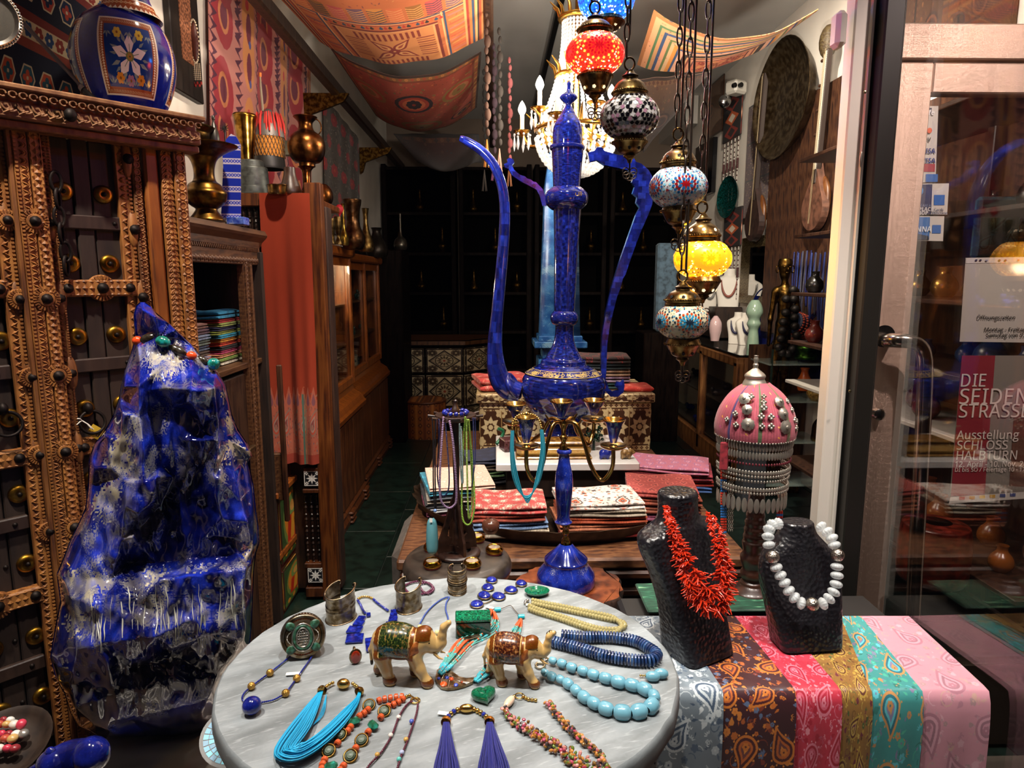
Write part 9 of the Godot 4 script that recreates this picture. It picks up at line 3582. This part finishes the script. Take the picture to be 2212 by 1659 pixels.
# ---- the unlit depth of the shop
func back_shop()->void:
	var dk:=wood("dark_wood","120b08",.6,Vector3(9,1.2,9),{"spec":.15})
	var v:=Cv.new(128,128,"b5a888")
	v.wrap=false
	v.rect(0,0,128,5,"1c140e")
	v.rect(0,123,128,5,"1c140e")
	v.rect(0,0,5,128,"1c140e")
	v.rect(123,0,5,128,"1c140e")
	v.poly(PackedVector2Array([Vector2(64,6),Vector2(122,64),Vector2(64,122),Vector2(6,64)]),"1c140e")
	v.poly(PackedVector2Array([Vector2(64,14),Vector2(114,64),Vector2(64,114),Vector2(14,64)]),"a89c7c")
	v.ring(Vector2(64,64),32,3,"1c140e")
	for k in 12:
		v.leaf(Vector2(64,64)+Vector2(cos(k*PI/6),sin(k*PI/6))*20,11,k*PI/6,"3a2c1c")
	v.oval(Vector2(64,64),5,5,"8a3a20")
	for q in [[22,22],[106,22],[22,106],[106,106]]:
		v.flower(Vector2(q[0],q[1]),15,8,"3a2c1c","b5a888")
		v.ring(Vector2(q[0],q[1]),17,2,"1c140e")
	for k in 10:
		for q in [[64-45+k*4.5,64-k*4.5],[64+k*4.5,64-45+k*4.5],[64+45-k*4.5,64+k*4.5],[64-k*4.5,64+45-k*4.5]]:
			v.oval(Vector2(q[0],q[1]),2,2,"3a2c1c",0,6)
	var im:=mat("counter_inlay","ffffff",.35,.0,{"tex":v.tex()})
	var zf:=-7.1
	var t:=thing("inlaid_counter",Vector3(-.6,0,zf),"shop counter covered in black and cream geometric inlay at the back of the shop","counter")
	var segs:=[[Vector2(-1.35,-7.35),Vector2(-1.16,zf)],[Vector2(-1.16,zf),Vector2(-.34,zf)],[Vector2(-.34,zf),Vector2(-.04,-7.4)]]
	for s in segs:
		var n:=1 if s[0].distance_to(s[1])<.5 else 2
		for k in n:
			for row in 3:
				var a:Vector2=s[0].lerp(s[1],float(k)/n)
				var b:Vector2=s[0].lerp(s[1],float(k+1)/n)
				var d:=b-a
				var y:float=[.12,.38,.66][row]
				var h:float=[.16,.36,.26][row]
				if row==1:
					y=.4
				else:
					y=[.14,.4,.73][row]
				var g:=G.new()
				g.at(Vector3((a.x+b.x)/2,y,(a.y+b.y)/2),Basis(Vector3.UP,-atan2(d.y,d.x))).box(Vector3.ZERO,Vector3(d.length()-.02,h-.015 if row==1 else h,.03),.004)
				put(g,"inlaid_panel",im,t)
	var g:=G.new()
	g.at(Vector3(0,.03,0),Basis(Vector3.RIGHT,-PI/2)).prism(PackedVector2Array([Vector2(-1.36,7.36),Vector2(-1.15,7.12),Vector2(-.35,7.12),Vector2(-.06,7.4),Vector2(-.06,7.8),Vector2(-1.36,7.8)]),.86)
	put(g,"carcass",dk,t)
	g=G.new()
	g.at(Vector3(0,.9,0),Basis(Vector3.RIGHT,-PI/2)).prism(PackedVector2Array([Vector2(-1.39,7.35),Vector2(-1.18,7.05),Vector2(-.32,7.05),Vector2(.0,7.38),Vector2(.0,7.82),Vector2(-1.39,7.82)]),.05,.01)
	put(g,"top",wood("counter_top","5a3c20",.4),t)
	var q:=turned(920,6.75,[[945,43],[940,45],[870,45],[864,44],[862,40]])
	var st:=thing("round_stool",q[0],"round orange brown drum stool banded with woven stripes before the inlaid counter","stool")
	v=Cv.new(128,64,"8a4a16")
	for k in 8:
		v.rect(k*16,0,5,64,["6a3010","a8682a"][k%2])
		for j in 6:
			v.flower(Vector2(k*16+10,j*11+4),4,4,"5a2a10","b87a3a")
	g=G.new()
	g.at(q[0]).lathe(q[1],Vector3.ZERO,32,2)
	g.at(q[0]).fan(_disc(q[1][4][0],q[1][4][1]))
	put(g,"body",mat("stool_weave","ffffff",.6,.0,{"tex":v.tex()}),st)
	g=G.new()
	g.at(q[0]).torus(Vector3(0,q[1][3][1],0),q[1][2][0]*.98,.012,Basis(Vector3.RIGHT,PI/2),32,8)
	put(g,"rim",wood("stool_rim","6a3814",.4),st)
	var ob:=thing("blue_obelisk",pz(1208,940,4.7),"tall pale blue stone obelisk on a stepped pedestal behind the ewer","obelisk")
	var sod:=mat("sodalite","ffffff",.25,.0,{"tex":lapis_tex("sodalite",91,256,.85,.7,"1c4a8a","4a86c0","7aa4c4"),"tri":2.0})
	var o:=pz(1207,722,4.7)
	g=G.new()
	g.at(o,Basis(Vector3.UP,PI/4)).lathe([[.19,0],[.15,1.0],[.105,1.24],[.0004,1.36]],Vector3.ZERO,4)
	g.n.fill(Vector3.ZERO)
	for k in range(0,g.ix.size(),3):
		var n:=(g.v[g.ix[k+2]]-g.v[g.ix[k]]).cross(g.v[g.ix[k+1]]-g.v[g.ix[k]]).normalized()
		for e in 3:
			g.n[g.ix[k+e]]=n
	put(g,"shaft",sod,ob)
	for e in [[.3,-.02,.04],[.36,-.06,.045],[.24,-.12,.08],[.3,o.y*-.5-.08,o.y-.16]]:
		g=G.new()
		g.box(o+Vector3(0,e[1],0),Vector3(e[0],e[2],e[0]),.006)
		put(g,"pedestal_step",sod,ob)
	for k in 4:
		var x:float=[-.96,.0,.96,1.92][k]
		var bc:=thing("dark_bookcase",Vector3(x,0,-8.9),["dark tall bookcase in the back left corner of the shop","dark tall bookcase behind the inlaid counter","dark tall bookcase behind the obelisk","dark tall bookcase in the back right corner"][k],"bookcase")
		g=G.new()
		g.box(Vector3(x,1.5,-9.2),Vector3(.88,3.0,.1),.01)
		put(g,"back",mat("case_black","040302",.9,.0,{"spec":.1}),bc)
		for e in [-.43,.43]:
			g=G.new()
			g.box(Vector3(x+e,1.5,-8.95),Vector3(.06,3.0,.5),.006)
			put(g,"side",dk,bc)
		for y in [.4,.9,1.4,1.9,2.4,2.95]:
			g=G.new()
			g.box(Vector3(x,y,-8.95),Vector3(.82,.04,.46),.004)
			put(g,"shelf",dk,bc)
			if y<2.9 and y>.5:
				for j in ([0,2] if (k+int(y*2))%2 else [1]):
					g=G.new()
					g.at(Vector3(x-.28+j*.28,y+.02,-8.85)).lathe(smooth([[.04,0],[.07,.05+.02*j],[.03,.14],[.018,.22+.03*((j+k)%3)],[.03,.26+.03*((j+k)%3)]]),Vector3.ZERO,14)
					one(g,"metal_bottle",brass("dim_brass","4a3a20",.4),"dim bottle, %s shelf up, %s, %s"%[nth(int(y*2)),["left","middle","right"][j],bc.get_meta("label").replace("dark tall ","in the ").replace(" of the shop","").replace("in the bookcase in the","in the bookcase,")],"bottle","dim bottles in the bookcases")
	g=G.new()
	g.box(Vector3(-1.16,.93,-6.72),Vector3(.56,1.86,.6),.01)
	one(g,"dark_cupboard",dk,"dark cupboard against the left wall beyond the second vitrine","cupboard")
	for n in 2:
		var px:float=[815,840][n]
		var pr:=PackedVector2Array()
		var o2:=pz(px,728,7.0)
		for e in ([[-28,0],[-6,-40],[-3,-70],[-8,-105],[-4,-112],[3,-70],[4,-40],[4,0]] if n==0 else [[28,0],[8,-40],[5,-70],[10,-105],[5,-112],[-2,-70],[-3,-40],[-4,0]]):
			var w:=pz(px+e[0],728+e[1],7.0)-o2
			pr.append(Vector2(w.x,w.y))
		g=G.new()
		g.at(o2).prism(pr,.03,.006)
		one(g,"white_display_stand",plain("stand_white","b8b4b0",.5),["curved white display stand on the inlaid counter, left of the two","curved white display stand on the inlaid counter, right of the two"][n],"stand")
	g=G.new()
	var bk:=pz(1438,610,6.6)
	g.box(Vector3(bk.x,bk.y-.05,bk.z),Vector3(.2,.85,.12),.02)
	one(g,"blue_grey_cloth",cloth("blue_grey",TC.grain,"4a6070",.9,{"tri":3.0}),"blue grey cloth covered board at the far end of the counter","cloth")
	g=G.new()
	g.box(Vector3(bk.x-.06,(bk.y-.48)/2,bk.z),Vector3(.36,bk.y-.48,.4),.01)
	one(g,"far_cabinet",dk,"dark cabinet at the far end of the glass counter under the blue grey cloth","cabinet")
	for k in 5:
		g=G.new()
		var o3:=pz([1050,1078,1066,1100,1045][k],[10,20,90,10,150][k],3.7+.25*k)
		o3.y=2.94
		var b:=thing("tasselled_braid",o3,["dark braid with orange knots","braid of paired grey tassels on pink cords","dark braid with mauve knots","short braid with pink flowers","long black braid"][k]+" hanging from the pole in the middle of the ceiling","braid","")
		for j in 14:
			g.ball(o3+Vector3(.006*(j%2),-j*.045,0),Vector3(.011,.02,.011)*(1.6 if j%4==3 else 1.0),8,6)
		put(g,"knots",plain("braid%d"%k,["3a2418","2a2420","30202a","8a4a4a","141210"][k],.9),b)
		g=G.new()
		for e in 6:
			g.tube([o3+Vector3(0,-.62,0),o3+Vector3(.016*cos(e*1.05),-.76,.016*sin(e*1.05))],.003,4)
		put(g,"tassel",plain("tassel%d"%k,["a86a28","a87a6a","6a3a5a","8a5a3a","2a2420"][k],.9),b)

# ---- glass shop door on the right with its notices, shelves seen through it
func shop_door()->void:
	var D:=2.06
	var st:=mat("brushed_steel","c0a898",.42,1.0,{"bump":ramp("brushed",noise(8,.3,1,1),[[.0,"000000"],[1.0,"ffffff"]]),"tri":Vector3(2,40,2),"bs":.03})
	var s0:=pz(1884,700,D)
	var s1:=pz(1956,700,D)
	var t0:=pz(2000,140,D)
	var t1:=pz(2000,206,D)
	var xr:=s0.x+.98
	var d:=Node3D.new()
	d.name=numbered("door_1")
	d.position=Vector3(s0.x,0,-D)
	d.set_meta("kind","structure")
	add_child(d)
	var g:=G.new()
	g.box(Vector3((s0.x+s1.x)/2,t0.y/2,-D),Vector3(s1.x-s0.x,t0.y,.05),.004)
	put(g,"frame_stile",st,d)
	g=G.new()
	g.box(Vector3(xr-.05,t0.y/2,-D),Vector3(.1,t0.y,.05),.004)
	put(g,"frame_stile",st,d)
	g=G.new()
	g.box(Vector3((s1.x+xr-.1)/2,(t0.y+t1.y)/2,-D),Vector3(xr-.1-s1.x,t0.y-t1.y,.05),.004)
	put(g,"frame_rail",st,d)
	g=G.new()
	g.box(Vector3((s1.x+xr-.1)/2,.17,-D),Vector3(xr-.1-s1.x,.3,.05),.004)
	put(g,"frame_rail",plain("dark_bronze","2c241b",.4,.6),d)
	g=G.new()
	g.box(Vector3((s1.x+xr-.1)/2,(t1.y+.32)/2,-D),Vector3(xr-.1-s1.x,t1.y-.32,.01))
	put(g,"pane",mat("door_glass","101412",.02,.0,{"alpha":.02}),d)
	g=G.new()
	var h0:=pz(2000,54,D)
	g.box(Vector3((s0.x+xr)/2,(h0.y+t0.y)/2+.005,-D-.01),Vector3(xr-s0.x,h0.y-t0.y-.01,.06),.004)
	struct(g,"trim_6",st)
	g=G.new()
	g.box(Vector3(s0.x+.49,(h0.y+3.7)/2,-D),Vector3(.98,3.7-h0.y,.008))
	struct(g,"window_3",MC["pane_glass"])
	g=G.new()
	g.box(Vector3((xr+XR+.12)/2,1.85,-D),Vector3(XR+.12-xr,3.7,.12),.01)
	struct(g,"wall_front",MC["plaster"])
	var hp:=thing("door_handle",pz(1925,735,D-.05),"long bent steel pull handle on the glass shop door","handle")
	var pth:=spline([pz(1912,735,D-.03),pz(1926,735,D-.08),pz(1958,737,D-.1),pz(1984,745,D-.1),pz(1997,770,D-.1),pz(1998,830,D-.1),pz(1990,1000,D-.1),pz(1976,1250,D-.1),pz(1972,1330,D-.1)],6)
	g=G.new()
	g.tube(pth,.0215,16)
	put(g,"bar",plain("polished_steel","9a948c",.18,1.0),hp)
	g=G.new()
	g.at(pz(1908,726,D-.03),Basis(Vector3.RIGHT,PI/2)).lathe([[.034,0],[.034,.006],[.0004,.008]],Vector3.ZERO,24)
	put(g,"flange",plain("polished_steel","9a948c",.18,1.0),hp)
	g=G.new()
	g.at(pz(1893,893,D-.03),Basis(Vector3.RIGHT,PI/2)).lathe([[.018,0],[.018,.02],[.012,.024],[.0004,.024]],Vector3.ZERO,20)
	one(g,"lock_cylinder",plain("polished_steel","9a948c",.18,1.0),"small round steel lock on the glass door's frame","lock")
	var zz:=D-.012
	var card:=func(called:String,q:Array,col:String,label:String,cat:String)->MeshInstance3D:
		var h:=G.new()
		var p:=PackedVector3Array()
		for e in q:
			p.append(pz(e[0],e[1],zz))
		p.reverse()
		h.fan(p)
		var b:=PackedVector3Array()
		for k in 4:
			b.append(p[3-k]-Vector3(0,0,.001))
		h.fan(b)
		return one(h,called,plain("card_"+col,col,.6),label,cat)
	var bit:=func(o:Node,called:String,q:Array,col:String,lift:float)->void:
		var h:=G.new()
		var p:=PackedVector3Array()
		for e in q:
			p.append(pz(e[0],e[1],zz-lift))
		p.reverse()
		h.fan(p)
		put(h,called,plain("card_"+col,col,.6),o)
	var R:=func(x0:float,y0:float,x1:float,y1:float)->Array:return [[x0,y0],[x1,y0],[x1-(y1-y0)*.04,y1],[x0-(y1-y0)*.04,y1]]
	var say:=func(o:Node,s:String,x:float,y:float,px:float,col:String,bold:=400,left:=false)->void:
		var p:=pz(x,y,zz-.003)
		letters(o,s,Transform3D(Basis(),p),px*mpp(p),plain("ink_"+col,col,.7),"Droid Sans",bold,not left)
	var pay:MeshInstance3D=card.call("payment_sticker",[[1966,229],[2027,229],[2021,394],[1958,394]],"a8a49c","tall white sticker with rows of payment card marks on the glass door","sticker")
	bit.call(pay,"title_patch",R.call(1977,233,2013,245),"1a1a30",.001)
	say.call(pay,"PayLife",1995,243,10,"c8c8c8",700)
	for q in [[1966,272,"1a3a5a",""],[1966,293,"2a4a8a",""],[1965,313,"b84a1c",""],[1964,333,"5a1c2c",""],[1964,354,"2a6a4a","JCB"],[2000,376,"2a5a9a",""],[1994,354,"8a2a30",""]]:
		bit.call(pay,"card_mark",R.call(q[0],q[1],q[0]+26,q[1]+17),q[2],.001)
	for q in [[1986,302,"3a6ac0"],[1974,302,"c83a2a"],[1974,322,"d89a2c"],[2008,282,"b84a1c"],[1972,382,"6a6a68"]]:
		g=G.new()
		g.ball(pz(q[0],q[1],zz-.003),Vector3(.008,.008,.0006),12,6)
		put(g,"round_mark",plain("card_"+q[2],q[2],.6),pay)
	for y in [326,347]:
		say.call(pay,"VISA",2006,y,10,"1a2a6a",700)
	say.call(pay,"JCB",1977,368,8,"c8c8c8",700)
	say.call(pay,"V",2007,302,9,"3a3a38",700)
	var gp:MeshInstance3D=card.call("blue_sticker",[[1954,397],[2050,396],[2046,464],[1949,462]],"b0aca4","blue and white sticker with a map pin reading GREAT PLACE TO SHOP","sticker")
	bit.call(gp,"blue_field",[[1955,399],[2014,398],[2011,463],[1951,461]],"101c44",.001)
	bit.call(gp,"card_mark",R.call(2018,421,2041,443),"2a5a9a",.001)
	say.call(gp,"GREAT PLACE",1982,452,8,"b8b8b8",700)
	say.call(gp,"TO SHOP",1982,460,8,"b8b8b8",700)
	say.call(gp,"YOU REALLY ARE A",1982,444,5,"6a7a9a")
	say.call(gp,"Cards",2028,453,6,"3a4a6a")
	say.call(gp,"Welcome",2030,460,6,"3a4a6a")
	g=G.new()
	g.torus(pz(1982,413,zz-.003),.012,.005,Basis(),18,6)
	g.fan(PackedVector3Array([pz(1973,420,zz-.003),pz(1982,436,zz-.003),pz(1991,420,zz-.003)]))
	put(g,"map_pin",plain("pin_blue","4a8ac0",.6),gp)
	var vs:MeshInstance3D=card.call("vienna_sticker",[[1960,467],[2040,467],[2037,521],[1956,519]],"b0aca4","light blue and white sticker reading VIENNA below the blue one","sticker")
	bit.call(vs,"blue_field",[[1962,469],[2009,469],[2007,518],[1959,517]],"1a5a96",.001)
	bit.call(vs,"skyline",[[1962,510],[1984,505],[2006,510],[2007,518],[1959,517]],"14283c",.002)
	say.call(vs,"VIENNA",1984,495,11,"b8c4cc",700)
	bit.call(vs,"card_mark",R.call(2014,486,2033,504),"2a5a9a",.001)
	var pp:MeshInstance3D=card.call("opening_hours",[[2086,557],[2216,555],[2216,740],[2073,738]],"98948c","white sheet with the opening hours hanging on the glass door","notice")
	bit.call(pp,"top_strip",[[2087,557],[2216,555],[2216,567],[2086,569]],"aaa6a0",.001)
	for q in [[2109,562,"2a2440"],[2118,562,"2a2440"],[2131,563,"6a6a80"],[2159,562,"5a2438"],[2172,562,"5a2438"],[2200,562,"8a3a40"]]:
		g=G.new()
		g.ball(pz(q[0],q[1],zz-.003),Vector3(.004,.003,.0006),8,5)
		put(g,"round_mark",plain("card_"+q[2],q[2],.6),pp)
	say.call(pp,"Öffnungszeiten",2110,686,9,"2a2826",400,true)
	say.call(pp,"Montag - Freitag, ab 9.00",2126,712,9,"2a2826",400,true)
	say.call(pp,"Samstag von 9.00 - 17.00",2130,724,9,"2a2826",400,true)
	var po:MeshInstance3D=card.call("exhibition_poster",[[2078,768],[2216,768],[2216,1075],[2050,1088]],"6a645c","red and grey exhibition poster about the silk road on the glass door","poster")
	bit.call(po,"red_band",[[2078,768],[2150,768],[2127,1069],[2054,1072]],"6e1420",.001)
	bit.call(po,"white_strip",[[2053,1074],[2216,1062],[2216,1077],[2050,1088]],"a8a49c",.001)
	bit.call(po,"photograph",[[2190,900],[2216,890],[2216,1050],[2180,1050]],"4a2a1c",.001)
	for q in ["DIE,2073,822,28","SEIDEN,2071,857,34","STRASSE,2070,888,30","Ausstellung,2067,940,19","SCHLOSS,2066,962,20","HALBTURN,2064,984,20","12. April - 10. Nov. 2019,2062,1003,12","DI bis SO / Feiertage 10 - 17 Uhr,2062,1015,9"]:
		var w:PackedStringArray=q.split(",")
		say.call(po,w[0],float(w[1]),float(w[2]),float(w[3]),"b8b0a8",400,true)
	for k in 6:
		bit.call(po,"sponsor_mark",R.call(2072+k*22,1073-k*1.5,2084+k*22,1080-k*1.5),["8a2a20","a87a20","b89a3a","a8822a","2a3a6a","2a3a6a"][k],.002)
	var dw:=wood("door_shelf_wood","3a2416",.5)
	var un:=thing("wall_shelves",Vector3(1.95,0,-3.2),"dark shelves full of goods seen through the glass door","shelves")
	for y in [.45,.95,1.2,1.5,1.85,2.3]:
		g=G.new()
		g.box(Vector3(2.1,y,-3.2),Vector3(.5,.02,2.0),.003)
		put(g,"shelf",dw if y!=.95 else plain("white_shelf","a8a49c",.4),un)
	for z in [-2.3,-3.2,-4.18]:
		g=G.new()
		g.box(Vector3(2.34,1.3,z),Vector3(.08,2.6,.05),.004)
		put(g,"upright",dw,un)
	g=G.new()
	g.box(Vector3(2.37,1.3,-3.25),Vector3(.02,2.5,1.9))
	put(g,"back",wood("door_shelf_back","4a2e1a",.6),un)
	rng.seed=77
	for k in 34:
		var y:float=[.46,.96,1.21,1.51,1.86][k%5]
		var o:=Vector3(rng.randf_range(1.92,2.2),y,-2.45-.05*k)
		var r:=rng.randf_range(.035,.07)
		g=G.new()
		var c:Array=[["amber","7a4418"],["brick red","5a2018"],["blue","1c3050"],["brass","8a6a34"],["black","14120f"]][k%5 if k<20 else (k*3)%5]
		g.at(o).lathe(smooth([[r*.6,0],[r,r*.6],[r*.9,r*1.3],[r*.45,r*1.9],[r*.5,r*2.4]]),Vector3.ZERO,16)
		one(g,"shelf_pot",plain("pot_"+c[0],c[1],.25,.9 if c[0]=="brass" else .0),"%s pot, %s from the near end on the %s shelf behind the glass door"%[c[0],nth(k/5),["lowest","white","third","fourth","fifth"][k%5]],"pot","%s pots behind the glass door"%c[0])
	for q in [[2130,425,2212,560,"3a6a70","teal patterned"],[2165,420,2240,560,"7a3a1c","rust orange patterned"]]:
		var a:=pz(q[0]-20,q[1],2.75)
		var b:=pz(q[2]-20,q[3],2.75)
		g=G.new()
		g.box(Vector3((a.x+b.x)/2,(a.y+b.y)/2,-2.75-(.06 if q[4]=="7a3a1c" else .0)),Vector3(absf(a.x-b.x),a.y-b.y,.04),.015)
		one(g,"hanging_shawl",cloth("door_"+q[5].split(" ")[0],TC["mono0"] if TC.has("mono0") else TC.grain,q[4],.8,{"tri":3.0}),q[5]+" shawl hanging behind the glass door","shawl")
	pot("red_drum",2010,2.5,[[1250,62],[1235,68],[1180,70],[1140,66],[1130,60],[1126,30]],mat("red_lacquer","5a1c12",.3,.0,{"tex":TC.patina,"tri":5.0}),"big round red lacquered drum behind the glass door near the floor","drum")
	pot("brown_kettle",2080,2.7,[[975,14],[968,24],[950,28],[938,22],[930,10]],plain("kettle_bronze","4a3220",.35,.8),"dark bronze kettle on the white shelf behind the glass door","kettle")
	g=G.new()
	var ka:=pxx(1925,-260,XR-.02)
	var kb:=pxx(2190,60,XR-.02)
	g.box(Vector3(XR-.02,(ka.y+kb.y)/2-.1,(ka.z+kb.z)/2),Vector3(.02,absf(ka.y-kb.y),absf(ka.z-kb.z)),.004)
	one(g,"brown_kilim",cloth("brown_kilim",TC["brown_suzani"],"8a7868",.95,{"uv":Vector3(3,2,1)}),"brown woven cloth high on the wall above the glass door's header","rug")
	g=G.new()
	g.box(Vector3(1.75,-.02,-1.2),Vector3(1.34,.06,1.6),.004)
	struct(g,"trim_7",plain("step_stone","3a342c",.7))
	g=G.new()
	g.box(Vector3(2.46,1.85,-1.2),Vector3(.1,3.8,1.8),.01)
	struct(g,"wall_entrance",plain("entrance_wall","3a332a",.8))
